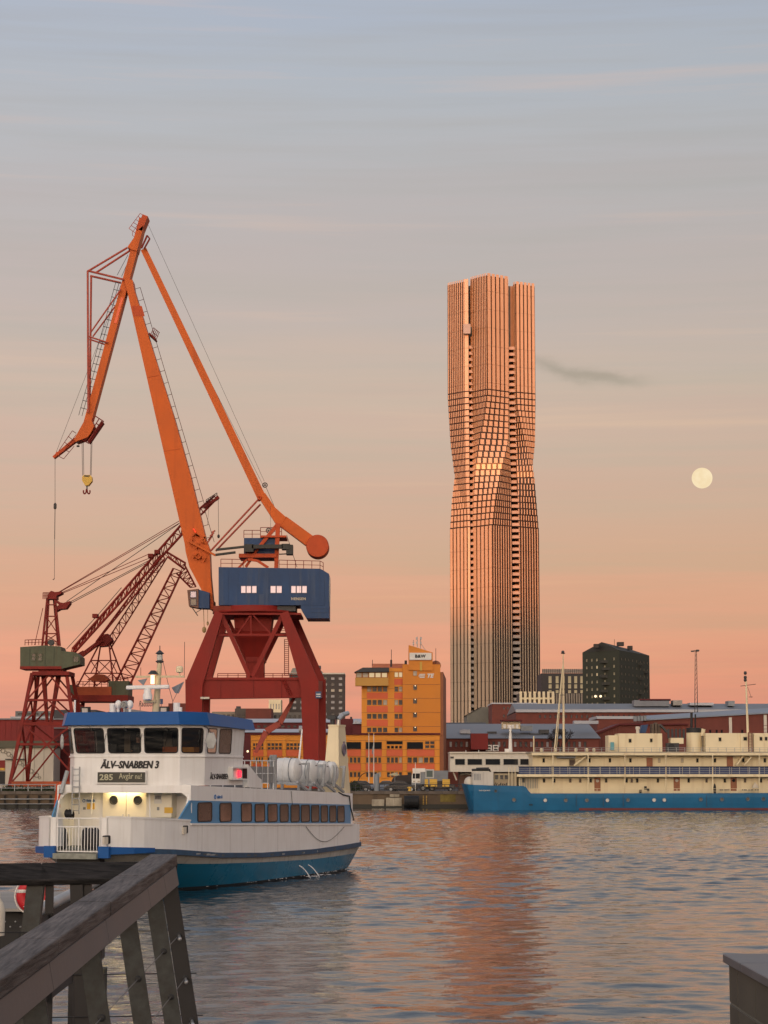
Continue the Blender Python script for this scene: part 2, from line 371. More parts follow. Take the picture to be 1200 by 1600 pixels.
# ---------------------------------------------------------------- water
def axis_coords(parts):
    out = []
    for a, b, s in parts: out += list(np.arange(a, b, s))
    out.append(parts[-1][1]); return np.array(out)
wx = axis_coords([(-2600, -300, 230), (-300, -70, 23), (-70, 70, 0.22), (70, 300, 23), (300, 2600, 230)])
wy = axis_coords([(-1900, -100, 180), (-100, 30, 10), (30, 36, 0.5), (36, 132, 0.17), (132, 300.6, 0.42)])
GX, GY = np.meshgrid(wx, wy)
rng = np.random.RandomState(3)
Z = np.zeros_like(GX)
gust = 0.5 + 0.5 * np.sin(GX * 0.075 + 1.3 * np.sin(GY * 0.045) + 0.6) * np.sin(GY * 0.06 + 0.8 * np.sin(GX * 0.05 + 2.0))
gust = 0.62 + 0.75 * np.clip(gust, 0, 1)
for i in range(64):
    lam = 0.52 * (5.5 / 0.52) ** (rng.rand() ** 1.5)
    th = math.radians(90 + rng.normal(0, 34) + 8)
    k = 2 * math.pi / lam
    slope = 0.0205 * (1.0 if lam < 2.2 else 0.5)
    ph = rng.rand() * 6.28
    arg = k * (GX * math.cos(th) + GY * math.sin(th)) + ph + 0.5 * np.sin(GX * 0.21 + i) + 0.5 * np.sin(GY * 0.13 + 2 * i)
    Z += (slope / k) * (np.sin(arg) + 0.22 * np.sin(2 * arg + 1.2))
Z *= gust
# faint wash spreading behind the ferry's stern
wk = np.exp(-(((GX + 1.0) / 3.2) ** 2 + ((GY - 113.0) / 3.5) ** 2))
Z += wk * 0.10 * np.sin(GX * 3.1 + GY * 2.4) * np.cos(GY * 1.7 - GX * 1.2)
fade = np.clip((70 - np.abs(GX)) / 4, 0, 1) * np.clip((GY - 32) / 4, 0, 1)
Z *= fade
nx, ny = len(wx), len(wy)
me = bpy.data.meshes.new('water')
co = np.stack([GX, GY, Z], -1).reshape(-1, 3).astype(np.float32)
idx = np.arange(nx * ny).reshape(ny, nx)
quads = np.stack([idx[:-1, :-1], idx[:-1, 1:], idx[1:, 1:], idx[1:, :-1]], -1).reshape(-1, 4)
me.vertices.add(len(co)); me.vertices.foreach_set('co', co.ravel())
me.loops.add(quads.size); me.loops.foreach_set('vertex_index', quads.ravel().astype(np.int32))
me.polygons.add(len(quads)); me.polygons.foreach_set('loop_start', np.arange(0, quads.size, 4, dtype=np.int32))
me.polygons.foreach_set('use_smooth', np.ones(len(quads), dtype=bool))
me.update(calc_edges=True)
WATER = bpy.data.materials.new('river water'); WATER.use_nodes = True
n, l = WATER.node_tree.nodes, WATER.node_tree.links
b = n['Principled BSDF']; b.inputs['Base Color'].default_value = (0.012, 0.022, 0.030, 1); b.inputs['Roughness'].default_value = 0.04
b.inputs['IOR'].default_value = 1.333
tc = n.new('ShaderNodeTexCoord')
def wbump(sx, sy, detail, dist, prev):
    mp = n.new('ShaderNodeMapping'); mp.inputs['Scale'].default_value = (sx, sy, 1); mp.inputs['Rotation'].default_value = (0, 0, 0.12)
    l.new(tc.outputs['Object'], mp.inputs['Vector'])
    z = n.new('ShaderNodeTexNoise'); z.inputs['Scale'].default_value = 1; z.inputs['Detail'].default_value = detail; z.inputs['Roughness'].default_value = 0.55
    l.new(mp.outputs[0], z.inputs['Vector'])
    bp = n.new('ShaderNodeBump'); bp.inputs['Strength'].default_value = 1.0; bp.inputs['Distance'].default_value = dist
    l.new(z.outputs['Fac'], bp.inputs['Height'])
    if prev: l.new(prev, bp.inputs['Normal'])
    return bp.outputs[0]
w1 = wbump(1.6, 3.2, 3, 0.018, None)
w2 = wbump(4.5, 9.0, 3, 0.0055, w1)
l.new(w2, b.inputs['Normal'])
me.materials.append(WATER)
water = bpy.data.objects.new('water', me); COL.objects.link(water); tag(water, kind='structure')

# ---------------------------------------------------------------- far shore ground, quay, unseen ridge added behind the viewer to block the low sun
GZ = 2.2
ASPH = mat('quay asphalt', (0.055, 0.052, 0.05), 0.9, var=0.25, scale=0.08)
MB().box(-2600, 2600, 300.5, 9000, 0.0, GZ).build('ground', ASPH, None, kind='structure')
BLOCK_RIDGE = mat('added unseen sun block ridge', (0.035, 0.045, 0.025), 0.95, var=0.4, scale=0.01)
hb = MB(); xs = list(range(-4200, 4201, 60)); pr = []
def ridge_h(x): return 166 + 5 * noise.noise(V((x * 0.004, 0.3, 0))) + 3 * noise.noise(V((x * 0.02, 1.3, 0)))
for x in xs:
    h = ridge_h(x)
    pr += [(x, -2700, -2), (x, -2250, h * 0.75), (x, -2000, h), (x, -1850, h * 0.55), (x, -1650, -2)]
hb.add(pr, [(5 * i + k, 5 * i + k + 1, 5 * i + k + 6, 5 * i + k + 5) for i in range(len(xs) - 1) for k in range(4)])
hb.build('sun_block_ridge', BLOCK_RIDGE, None, smooth=True, kind='structure')  # unseen, added and sized to keep shore and lower tower in shade

qw = MB()
QUAY = mat('stained quay wall', (0.12, 0.085, 0.055), 0.9, var=0.35, scale=0.25, streak=0.5, streak_col=(0.03, 0.025, 0.02), bump=0.3, bscale=2)
QUAYDK = mat('wet weed band', (0.018, 0.018, 0.012), 0.6, var=0.3, scale=0.6)
COPE = mat('coping stone', (0.13, 0.105, 0.085), 0.9, var=0.3, scale=0.5, bump=0.3, bscale=4)
quay = MB().box(-400, 400, 300.0, 300.5, 0.55, GZ - 0.3).build('quay_wall', QUAY, None, kind='structure')
MB().box(-400, 400, 299.85, 300.5, -1.2, 0.55).build('weed_band', QUAYDK, quay)
cs = MB().box(0, 1.96, 299.8, 300.9, GZ - 0.3, GZ + 0.12).mesh('coping_stone', COPE)
x = -54.0; i = 0
while x < 62:
    link('coping_stone', cs, quay, (x, random.uniform(-0.05, 0.05), random.uniform(-0.03, 0.03))); x += 2.0
plank = MB().box(-0.14, 0.14, 299.62, 299.84, -0.6, 1.75).mesh('fender_pile', mat('tarred timber', (0.02, 0.017, 0.014), 0.85, var=0.3, scale=1))
x = -53.0
while x < -22:
    link('fender_pile', plank, quay, (x, 0, 0)); x += 1.55
rail = MB().tube((-54, 299.5, 1.25), (-22, 299.5, 1.25), 0.07).tube((-54, 299.5, 0.6), (-22, 299.5, 0.6), 0.05)
rail.build('fender_rail', GALV, quay)
pw = MB()
for x0, y0, x1, y1 in ((581, 1249, 600.5, 1259.5), (603, 1246.5, 628, 1259.5), (609, 1241, 624, 1245.5)):
    o = MB().pbox(x0, y0, x1, y1, 299.78, 0.25).build('concrete_patch', mat('pale worn concrete', (0.33, 0.29, 0.22), 0.9, var=0.35, scale=1.0, streak=0.4), quay); bevel(o, 0.06)
q2 = MB()
for k in range(9): q2.torus(at(633 + k * 2.5, 1252.5, 299.3), 0.72, 0.16, axis='X', n=14, m=6)
q2.build('tyre_fender', BLACK, quay)
q3 = MB()
for k in range(6):
    for xx in (661.5, 666.5): q3.pbox(xx - 0.7, 1243.5 + k * 2.4, xx + 0.7, 1244.8 + k * 2.4, 299.7, 0.1)
q3.build('ladder_marks', YELLOW, quay)
q4 = MB().pbox(688, 1241, 712, 1253, 299.93, 0.05)
q4.build('lichen_patch', mat('yellow lichen', (0.16, 0.12, 0.03), 0.95, var=0.5, scale=1.2), quay)

# ---------------------------------------------------------------- moon
mp_ = at(1097, 747, 9000); mr_ = 16.3 / ppm(9000)
MOON = bpy.data.materials.new('moon'); MOON.use_nodes = True
n, l = MOON.node_tree.nodes, MOON.node_tree.links
b = n['Principled BSDF']; b.inputs['Base Color'].default_value = (0, 0, 0, 1); b.inputs['Roughness'].default_value = 1; b.inputs['Specular IOR Level'].default_value = 0
tc = n.new('ShaderNodeTexCoord'); nz = n.new('ShaderNodeTexNoise'); nz.inputs['Scale'].default_value = 0.024; nz.inputs['Detail'].default_value = 4
l.new(tc.outputs['Object'], nz.inputs['Vector'])
rp = n.new('ShaderNodeValToRGB'); rp.color_ramp.elements[0].position = 0.38; rp.color_ramp.elements[1].position = 0.6
rp.color_ramp.elements[0].color = srgb(245, 221, 178); rp.color_ramp.elements[1].color = srgb(250, 229, 189)
l.new(nz.outputs['Fac'], rp.inputs[0]); l.new(rp.outputs[0], b.inputs['Emission Color']); b.inputs['Emission Strength'].default_value = 1.0
mo = bpy.data.objects.new('moon', None)
mb = MB().ball((0, 0, 0), mr_, n=32, m=20); bpy.data.objects.remove(mo)
mo = mb.build('moon', MOON, None, smooth=True, label='pale yellow full moon low in the peach sky right of the tower', cat='moon'); mo.location = mp_

# ---------------------------------------------------------------- twisting tower
TY = 1080.0; TPX = 1 / ppm(TY)
PANEL = mat('pale tower cladding', (0.43, 0.325, 0.225), 0.34, 0.0, var=0.05, scale=0.05)
TGLASS = mat('tower glass', (0.030, 0.022, 0.020), 0.3, var=0.35, scale=0.12, spec=0.18)
BALC = mat('balcony concrete', (0.30, 0.26, 0.23), 0.7, var=0.15, scale=0.2)
tower = thing('skyscraper', 'very tall twisting skyscraper with pale vertical strips, its upper part glowing orange', 'skyscraper', (at(770, 1205, TY).x, TY, GZ))
TB = V(tower.location)
def keys(k, py):
    for (a, xa, da), (b, xb, db) in zip(k, k[1:]):
        if py <= b or (b, xb, db) == k[-1]:
            t = min(1, max(0, (py - a) / (b - a))); return xa + (xb - xa) * t, da + (db - da) * t
def tz_to_py(z):  # photo row of a height on the tower plane
    e = math.atan2(z - HCAM, TY) - PITCH
    return 800 - FPX * math.tan(e)
P0L = [(430, 699.5, 17), (620, 701, 17), (690, 705, 14), (745, 712, 8), (800, 731, -8), (1200, 734, -8)]
CL = [(430, 699.5, 17), (620, 701, 17), (690, 705, 14), (745, 712, 8), (780, 707, 14), (830, 703.5, 18), (1200, 706, 18)]
AL = [(430, 727, -10), (620, 728, -10), (745, 729.5, -9), (800, 731.5, -8), (1200, 734.5, -8)]
SL = [(430, 733.5, -12), (745, 735, -12), (830, 735.5, -9), (1200, 738, -9)]
P0C = [(430, 735.5, -2), (620, 737.5, -2), (745, 740, -2), (830, 740, -2), (1200, 745, -2)]
AC = [(430, 763, -32), (620, 763.5, -32), (660, 757, -32), (700, 749, -30), (740, 743, -24), (790, 740.3, -10), (830, 740, -4), (1200, 745, -4)]
BC = [(430, 796, -4), (620, 797.5, -6), (690, 797, -14), (705, 794, -20), (740, 785, -32), (780, 777, -38), (830, 770.5, -40), (1200, 774, -40)]
P3C = [(430, 796.5, -2), (690, 798, -4), (740, 800, -6), (830, 801, -17), (1200, 805, -17)]
SR = [(430, 801, 5), (620, 805.5, 5), (690, 807, 2), (745, 809, -6), (830, 810.5, -10), (1200, 814, -10)]
VR = [(430, 805.5, -4), (620, 809.5, -4), (640, 810.5, -4), (690, 822, -10), (728, 832.5, -12), (760, 837, 0), (830, 843, 14), (1200, 846.5, 14)]
RR = [(430, 837, 13), (620, 840, 13), (690, 838.5, 8), (728, 833.5, -6), (760, 838, 1), (830, 843.5, 15), (1200, 847, 15)]
WINGS = [([CL, P0L, AL, SL], [(5, .64), (9, .40), (1, .96)], 438.5), ([P0C, AC, BC, P3C], [(10, .40), (5, .64), (8, .34)], 433.5), ([SR, VR, RR], [(0, .34), (5, .64)], 440.5)]
FH = 3.08
def wing_pt(k, py, push=0.0):
    x, d = keys(k, py); p = at(x, 1000, TY + d * TPX); return V((p.x, p.y))
for chain, faces, top in WINGS:
    ztop = at(0, top, TY).z
    nfl = int((ztop - GZ) / FH)
    floors = [(GZ + i * FH, min(GZ + (i + 1) * FH, ztop) if i < nfl - 1 else ztop) for i in range(nfl)]
    core = MB(tower)
    strips, bands = {}, {}
    for z0, z1 in floors:
        py = tz_to_py((z0 + z1) / 2)
        pq = min(max(py, 612), 840)          # straight shafts above and below the twist
        # the straight shafts lean with their own keys only through the photo's perspective, so hold the plan there
        pts = [wing_pt(k, pq) for k in chain]
        xb0, xb1 = pts[0].x + 2, pts[-1].x - 2
        poly = pts + [V((xb1, TY + 30)), V((xb0, TY + 30))]
        last = z1 > ztop - 0.1
        core.prism([(p.x, p.y, z0) for p in poly], (0, 0, (z1 - z0) - (1.2 if last else 0)))
        for fi, (nc, frac) in enumerate(faces):
            a, bq = pts[fi], pts[fi + 1]; e = bq - a; L = e.length
            if L < 0.7: continue
            straight = py < 617 or py > 836
            ncol = nc if nc else max(1, round(L / 1.55))
            fr = frac if (nc or ncol > 1) else 0.9
            u = e / L; nrm = V((u.y, -u.x))
            if nrm.y > 0.0 and nrm.y > 0.2: continue
            pitch = L / ncol
            for c in range(ncol):
                s0 = a + u * (pitch * (c + 0.5 - fr / 2)); s1 = a + u * (pitch * (c + 0.5 + fr / 2))
                prot = 0.34 if fr > 0.5 else 0.11; o0, o1 = s0 + nrm * prot, s1 + nrm * prot; i0, i1 = s0 - nrm * 0.02, s1 - nrm * 0.02
                gap = 0.0 if straight else 0.62
                q = [i0, o0, o1, i1]
                if straight:
                    m_ = strips.setdefault((py < 700, fi, c), MB(tower))
                    # a fine joint every third storey
                    jz = 0.10 if int(round((z0 - GZ) / FH)) % 3 == 0 else 0.0
                    m_.hexa([(p.x, p.y, z0 + jz) for p in q] + [(p.x, p.y, z1) for p in q])
                else:
                    m_ = bands.setdefault(round(z0, 1), MB(tower))
                    m_.hexa([(p.x, p.y, z0 + 0.02) for p in q] + [(p.x, p.y, z1 - gap) for p in q])
    w = core.build('wing', TGLASS, tower)
    for m_ in strips.values(): m_.build('facade_strip', PANEL, w)
    for m_ in bands.values(): m_.build('facade_band', PANEL, w)
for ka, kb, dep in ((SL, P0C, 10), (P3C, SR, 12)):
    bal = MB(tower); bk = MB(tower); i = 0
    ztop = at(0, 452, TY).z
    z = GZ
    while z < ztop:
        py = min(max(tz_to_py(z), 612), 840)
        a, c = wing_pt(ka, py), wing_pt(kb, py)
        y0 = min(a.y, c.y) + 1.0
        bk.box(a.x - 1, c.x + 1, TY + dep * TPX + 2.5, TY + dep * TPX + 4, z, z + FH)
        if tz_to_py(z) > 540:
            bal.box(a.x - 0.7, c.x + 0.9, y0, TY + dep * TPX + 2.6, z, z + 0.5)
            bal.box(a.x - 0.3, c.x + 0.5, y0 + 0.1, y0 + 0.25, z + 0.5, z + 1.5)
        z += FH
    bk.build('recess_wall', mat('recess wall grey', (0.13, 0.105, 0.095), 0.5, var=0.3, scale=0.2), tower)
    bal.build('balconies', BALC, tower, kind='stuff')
hs = MB(tower); p = at(729, 515, TY - 18 * TPX)
hs.box(p.x - 1.6, p.x + 1.9, p.y - 2.2, p.y + 1.2, p.z - 2.4, p.z + 2.4).build('facade_hoist', GREYMET, tower)

# ---------------------------------------------------------------- ferry
# local frame: x to the viewer's right, y aft from the bow front, z up from the waterline
PHI = math.radians(17.5)
FC = V((-12.25, 88.7, 0))
ferry = thing('passenger_ferry', 'white and blue passenger ferry with lit doors and a blue wheelhouse roof', 'ferry', FC, -PHI)
cP, sP = math.cos(PHI), math.sin(PHI)
def f_ray(px, py):
    a, b = (px - 600) / FPX, (800 - py) / FPX
    d = V((a, math.cos(PITCH) - b * math.sin(PITCH), math.sin(PITCH) + b * math.cos(PITCH)))
    o = V((0, 0, HCAM)) - FC
    L = lambda p: V((p.x * cP - p.y * sP, p.x * sP + p.y * cP, p.z))
    return L(o), L(d)
def onx(px, py, x):      # point of the ferry's plane x = const seen at a pixel
    o, d = f_ray(px, py); return o + d * ((x - o.x) / d.x)
def ony(px, py, y):
    o, d = f_ray(px, py); return o + d * ((y - o.y) / d.y)
def lerp_tab(t, x):
    if x <= t[0][0]: return t[0][1]
    for (a, va), (b, vb) in zip(t, t[1:]):
        if x <= b: return va + (vb - va) * (x - a) / (b - a)
    return t[-1][1]
DECK = [(0, 0.0), (0, 1.3), (0.5, 1.95), (1.3, 2.4), (2.5, 2.75), (4.2, 3.05), (7, 3.24), (12, 3.3), (19, 3.3), (23.5, 3.25), (27.2, 3.0), (28.2, 2.5), (28.5, 0.0)]
WATL = [(3.0, 0.0), (3.0, 0.12), (3.6, 0.5), (4.6, 1.1), (5.9, 1.75), (7.6, 2.35), (9.6, 2.75), (13, 3.05), (19, 3.1), (23.2, 3.0), (26.0, 2.6), (27.0, 2.0), (27.2, 0.0)]
def hbw(y): return lerp_tab([(a, b) for a, b in DECK[1:-1]], y)
def zrub(y): return lerp_tab([(0, 1.86), (3, 1.72), (7, 1.45), (12, 1.28), (19, 1.2), (28.5, 1.3)], y)
def zblue(y): return lerp_tab([(0, 1.35), (4, 1.15), (10, 0.98), (19, 0.82), (28.5, 0.85)], y)
def sheer(y): return lerp_tab([(0, 0.12), (4, 0.0), (28.5, -0.56)], y)
def lv(i, t):            # hull surface: t = 0 waterline, 1 rubbing strake
    (yd, bd), (yw, bw) = DECK[i], WATL[i]
    tt = t ** 0.75
    return yw + (yd - yw) * t, bw + (bd - bw) * tt
lower, stripe, boot = MB(), MB(), MB()
def loft(mb, t0f, t1f, steps=3):
    """skin one band of the hull, both sides"""
    n = len(DECK); rows = []
    for s in (1, -1):
        g = []
        for i in range(n):
            r = []
            for k in range(steps + 1):
                y_d = DECK[i][0]; zr = zrub(y_d)
                z = t0f(y_d) + (t1f(y_d) - t0f(y_d)) * k / steps
                if z >= 0: y, bb = lv(i, z / zr)
                else:
                    y, bb = lv(i, 0.0); bb = max(0, bb + z * 0.35)
                r.append((s * bb, y, z))
            g.append(r)
        vs = [p for r in g for p in r]; m = steps + 1
        mb.add(vs, [(i * m + k, (i + 1) * m + k, (i + 1) * m + k + 1, i * m + k + 1) for i in range(n - 1) for k in range(steps)])
loft(boot, lambda y: -0.9, lambda y: 0.12, 2)
loft(lower, lambda y: 0.12, zblue, 3)
loft(stripe, zblue, zrub, 3)
hull = lower.build('hull', HULLBLUE, ferry, smooth=True)
boot.build('boot_top', mat('dark antifouling', (0.015, 0.02, 0.025), 0.6, var=0.3), hull, smooth=True)
stripe.build('hull_stripe', mat('off white hull stripe', (0.46, 0.44, 0.40), 0.55, var=0.12, streak=0.45, streak_col=(0.2, 0.17, 0.13), scale=1.0), hull, smooth=True)
def outline(y0, y1, step=0.6, extra=0.0):
    ys = [y0]
    for y in list(np.arange(math.ceil(y0 / step) * step, y1, step)): 
        if y > y0 + 0.05: ys.append(float(y))
    ys.append(y1); return [(hbw(y) + extra, y) for y in ys]
def wallband(mb, y0, y1, zlo, zhi, th=0.06, side=1, extra=0.0):
    """solid strip of ship's side following the plan curve"""
    o = outline(y0, y1, extra=extra)
    for (xa, ya), (xb, yb) in zip(o, o[1:]):
        mb.hexa([(side * xa, ya, zlo(ya)), (side * xb, yb, zlo(yb)), (side * (xb - th), yb, zlo(yb)), (side * (xa - th), ya, zlo(ya)),
                 (side * xa, ya, zhi(ya)), (side * xb, yb, zhi(yb)), (side * (xb - th), yb, zhi(yb)), (side * (xa - th), ya, zhi(ya))])
rub = MB()
for sd in (1, -1): wallband(rub, 0.0, 28.2, lambda y: zrub(y) - 0.11, lambda y: zrub(y) + 0.10, 0.16, sd, 0.10)
rub.box(1.0, 1.4, -0.12, 0.1, zrub(0) - 0.28, zrub(0) + 0.14); rub.box(-1.4, -1.0, -0.12, 0.1, zrub(0) - 0.28, zrub(0) + 0.14)
rub.box(-2.5, 2.5, 28.15, 28.6, zrub(28) - 0.112, zrub(28) + 0.102)
rub.build('rubbing_strake', RUBBLUE, ferry)
for sd in (1, -1):
    bowblue = MB(); wallband(bowblue, 0.0, 1.6, lambda y: zrub(y) - 0.16 + y * 0.08, lambda y: zrub(y) + 0.14, 0.10, sd, 0.16)
    bowblue.box(sd * 0.95, sd * 1.42, -0.2, -0.02, zrub(0) - 0.30, zrub(0) + 0.16)
    bowblue.build('bow_fender', NAVYROOF, ferry)
# deck, bow ramp
dk = MB()
o = outline(0.05, 28.1, extra=-0.05)
dk.prism([(x, y, 1.75) for x, y in o] + [(-x, y, 1.75) for x, y in reversed(o)], (0, 0, 0.08))
dk.build('deck', mat('deck paint', (0.09, 0.11, 0.10), 0.8, var=0.25), ferry)
MB().box(-0.95, 0.95, -0.35, 0.0, 1.52, 1.74).build('ramp_sill', mat('dirty grey sill', (0.25, 0.26, 0.22), 0.7, var=0.3, scale=3), ferry)
MB().box(-0.93, 0.93, 0.02, 0.5, 1.22, 1.50).build('ramp_shade', BLACK, ferry)  # black block stands in for the shadow between the bow fenders
# white side from strake to window band; higher bulwark at the bow
ZB0 = lambda y: 2.83 + sheer(y)          # window band bottom
ZB1 = lambda y: 3.80 + sheer(y)          # window band top
ZT = lambda y: 4.42 + sheer(y) * 1.1     # boat deck edge
side = MB()
for sd in (1, -1):
    wallband(side, 0.0, 4.3, lambda y: zrub(y) + 0.08, lambda y: 3.16 - y * 0.05, 0.07, sd)
    wallband(side, 4.3, 28.1, lambda y: zrub(y) + 0.08, ZB0, 0.07, sd)
    side.box(sd * 0.95, sd * 1.3, 0.0, 0.07, zrub(0) + 0.14, 3.16)
    side.box(sd * 0.93, sd * 1.0, 0.0, 0.5, zrub(0) + 0.14, 3.14)
side.box(-2.5, 2.5, 28.05, 28.13, 1.3, 2.3)
bul = side.build('bulwark', WHITE, ferry)
ptop = MB()
for sd in (1, -1): wallband(ptop, 0.0, 4.3, lambda y: 3.15 - y * 0.05, lambda y: 3.22 - y * 0.05, 0.14, sd, 0.03)
ptop.build('bulwark_cap', WHITE, ferry)
ledge = MB()
for sd in (1, -1): wallband(ledge, 4.3, 25.6, lambda y: ZB0(y) - 0.04, lambda y: ZB0(y) + 0.03, 0.14, sd, 0.06)
ledge.build('window_ledge', WHITE, ferry)
# freeing port with a light box, seen in the bulwark
for px, py in ((210.5, 1312.5), (290.5, 1296)):
    p = onx(px, py, 2.5 if px < 250 else 3.02)
    x = hbw(p.y)
    o = MB().box(-0.05, 0.05, -0.2, 0.2, -0.17, 0.17).build('freeing_port', BLACK, ferry); bevel(o, 0.09, 3)
    ang = math.atan2(hbw(p.y + 0.3) - hbw(p.y - 0.3), 0.6)
    o.location = (x - 0.025, p.y, p.z); o.rotation_euler = (0, 0, -ang)
    q = MB().box(-0.06, 0.06, -0.13, 0.07, -0.165, 0.13).build('fairlead', PLASTER, ferry); q.location = (x + 0.005, p.y - 0.12, p.z - 0.02); q.rotation_euler = (0, 0, -ang)
# blue window band and windows
YB = 4.75                                  # band starts aft of the open foredeck
for sd in (1, -1):
    band = MB()
    wallband(band, YB, 25.2, ZB0, ZB1, 0.06, sd)
    x = hbw(4.2)
    band.prism([(sd * hbw(3.2), 3.2, ZB0(4)), (sd * hbw(YB), YB, ZB0(YB)), (sd * hbw(YB), YB, ZB1(YB)), (sd * hbw(4.25), 4.25, ZB1(4.25))], (-sd * 0.06, 0, 0))
    band.build('window_band', BANDBLUE, ferry)
upper = MB()
for sd in (1, -1):
    wallband(upper, 4.3, 25.5, ZB1, ZT, 0.07, sd)
    wallband(upper, 25.2, 25.5, ZB0, ZB1, 0.07, sd)
upper.prism([(hbw(25.5), 25.5, 1.8), (-hbw(25.5), 25.5, 1.8), (-hbw(25.5), 25.5, ZT(25.5)), (hbw(25.5), 25.5, ZT(25.5))], (0, 0.06, 0))
up = upper.build('upper_side', WHITE, ferry)
wnd = [(307, 330), (343, 361.5), (376.5, 393), (398, 413.5), (418, 433), (437, 450.3), (454, 467.5), (470, 483.5), (486, 498.3), (501, 511.8), (514.5, 525), (527, 538)]
WFRAME = mat('black window rubber', (0.014, 0.012, 0.012), 0.5, var=0.0)
REFL = mat('reflective bronze cabin glass', (0.27, 0.20, 0.17), 0.04, 0.75, var=0.35, scale=0.9)
def rwindow(parent, pts, th, frame=WFRAME, glass=GLASS, fw=0.045, name='window', r=0.1):
    """rounded window from 4 corners (lower left, lower right, upper right, upper left) seen from outside; frame proud, pane set back"""
    p = [V(q) for q in pts]; nrm = (p[1] - p[0]).cross(p[3] - p[0]).normalized()
    def rounded(shrink):
        out = []
        c = sum(p, V((0, 0, 0))) / 4
        for i in range(4):
            a, b_, d = p[i], p[(i - 1) % 4], p[(i + 1) % 4]
            u, w_ = (b_ - a).normalized(), (d - a).normalized()
            a2 = a + (u + w_) * shrink
            rr = max(0.02, r - shrink)
            for t in (0, 0.33, 0.67, 1):
                ang = t * math.pi / 2
                out.append(a2 + u * rr * (1 - math.sin(ang)) + w_ * rr * (1 - math.cos(ang)))
        return out
    O, I = rounded(0), rounded(fw); n_ = len(O)
    f = MB(); f.add([q + nrm * th for q in O] + [q + nrm * th for q in I] + [q - nrm * 0.03 for q in O] + [q - nrm * 0.03 for q in I],
        [(i, (i + 1) % n_, n_ + (i + 1) % n_, n_ + i) for i in range(n_)] + [(i, 2 * n_ + i, 2 * n_ + (i + 1) % n_, (i + 1) % n_) for i in range(n_)]
        + [(n_ + i, n_ + (i + 1) % n_, 3 * n_ + (i + 1) % n_, 3 * n_ + i) for i in range(n_)])
    o = f.build(name, frame, parent)
    g_ = MB(); g_.add([q + nrm * th * 0.35 for q in I], [tuple(range(n_))])
    g_.build('pane', glass, o)
    return o
for i, (xa, xb) in enumerate(wnd):
    ya, yb = onx(xa, 1270, 3.28).y, onx(xb, 1270, 3.28).y
    ya, yb = onx(xa, 1270, hbw(ya)).y, onx(xb, 1270, hbw(yb)).y
    z0, z1 = ZB0((ya + yb) / 2) + 0.09, ZB1((ya + yb) / 2) - 0.06
    lean = 0.03 if i else 0.0
    rwindow(ferry, [(hbw(ya) + 0.012, ya, z0), (hbw(yb) + 0.012, yb, z0), (hbw(yb) + 0.012, yb - lean, z1), (hbw(ya) + 0.012, ya - lean, z1)], 0.025, glass=REFL if i in (1, 2, 3, 4) else TINT, r=0.14)
# cabin interior block keeps the side walls solid
inn = MB()
o = outline(6.2, 25.4, 1.5, -0.12)
inn.prism([(x, y, 1.84) for x, y in o] + [(-x, y, 1.84) for x, y in reversed(o)], (0, 0, 1.9))
inn.build('saloon', mat('dim saloon interior', (0.10, 0.085, 0.075), 0.8), ferry)
bd = MB()
o = outline(4.4, 25.5, 0.8, -0.01)
n_ = len(o)
for (xa, ya), (xb, yb) in zip(o, o[1:]):
    bd.hexa([(-xa, ya, ZT(ya) - 0.06), (xa, ya, ZT(ya) - 0.06), (xb, yb, ZT(yb) - 0.06), (-xb, yb, ZT(yb) - 0.06), (-xa, ya, ZT(ya)), (xa, ya, ZT(ya)), (xb, yb, ZT(yb)), (-xb, yb, ZT(yb))])
bd.build('boat_deck', WHITE, ferry)
# front wall of the saloon with two lit doors
FY = 5.9
fw_ = MB(); fw_.box(-hbw(FY) + 0.08, hbw(FY) - 0.08, FY, FY + 0.06, 1.83, 4.36)
FW = fw_.build('front_wall', WHITE, ferry)
def fpt(px, py, y=FY): return ony(px, py, y)
a, c = fpt(161, 1275), fpt(234, 1231)
zd0, zd1 = 1.95, c.z
mid = fpt(198, 1250).x
DOORP = mat('warm white door paint', (0.74, 0.70, 0.58), 0.45, var=0.04)
for xa, xb in ((a.x, mid - 0.012), (mid + 0.012, c.x)):
    d = MB().box(xa, xb, FY - 0.05, FY, zd0, zd1).build('door', DOORP, ferry)
    cx = fpt(178.5 if xb < mid + 0.005 else 216, 1250).x; cz = fpt(178, 1250).z
    MB().torus((cx, FY - 0.06, cz), 0.17, 0.03, 'Y').build('porthole_rim', WFRAME, d)
    MB().lathe((cx, FY - 0.055, cz), [(0.165, -0.01), (0.165, 0.0)], 20, 'Y').build('porthole', GLASS, d)
    hx = xb - 0.12 if xb < mid + 0.005 else xa + 0.12
    MB().box(hx - 0.02, hx + 0.02, FY - 0.1, FY - 0.05, cz - 0.75, cz - 0.6).build('handle', STEEL, d)
lampb = MB().box(fpt(170, 1231).x, fpt(222, 1231).x, FY - 0.30, FY - 0.12, zd1 + 0.02, zd1 + 0.09).build('door_lamp', LITWARM, ferry)
la = bpy.data.lights.new('door_lamp_light', 'AREA'); la.shape = 'RECTANGLE'; la.size = 1.4; la.size_y = 0.1; la.energy = 34; la.color = (1, 0.70, 0.30)
lo = bpy.data.objects.new('door_lamp_light', la); COL.objects.link(lo); lo.parent = lampb; lo.location = ((fpt(170, 1231).x + fpt(222, 1231).x) / 2, FY - 0.22, zd1); lo.rotation_euler = (0.18, 0, 0)
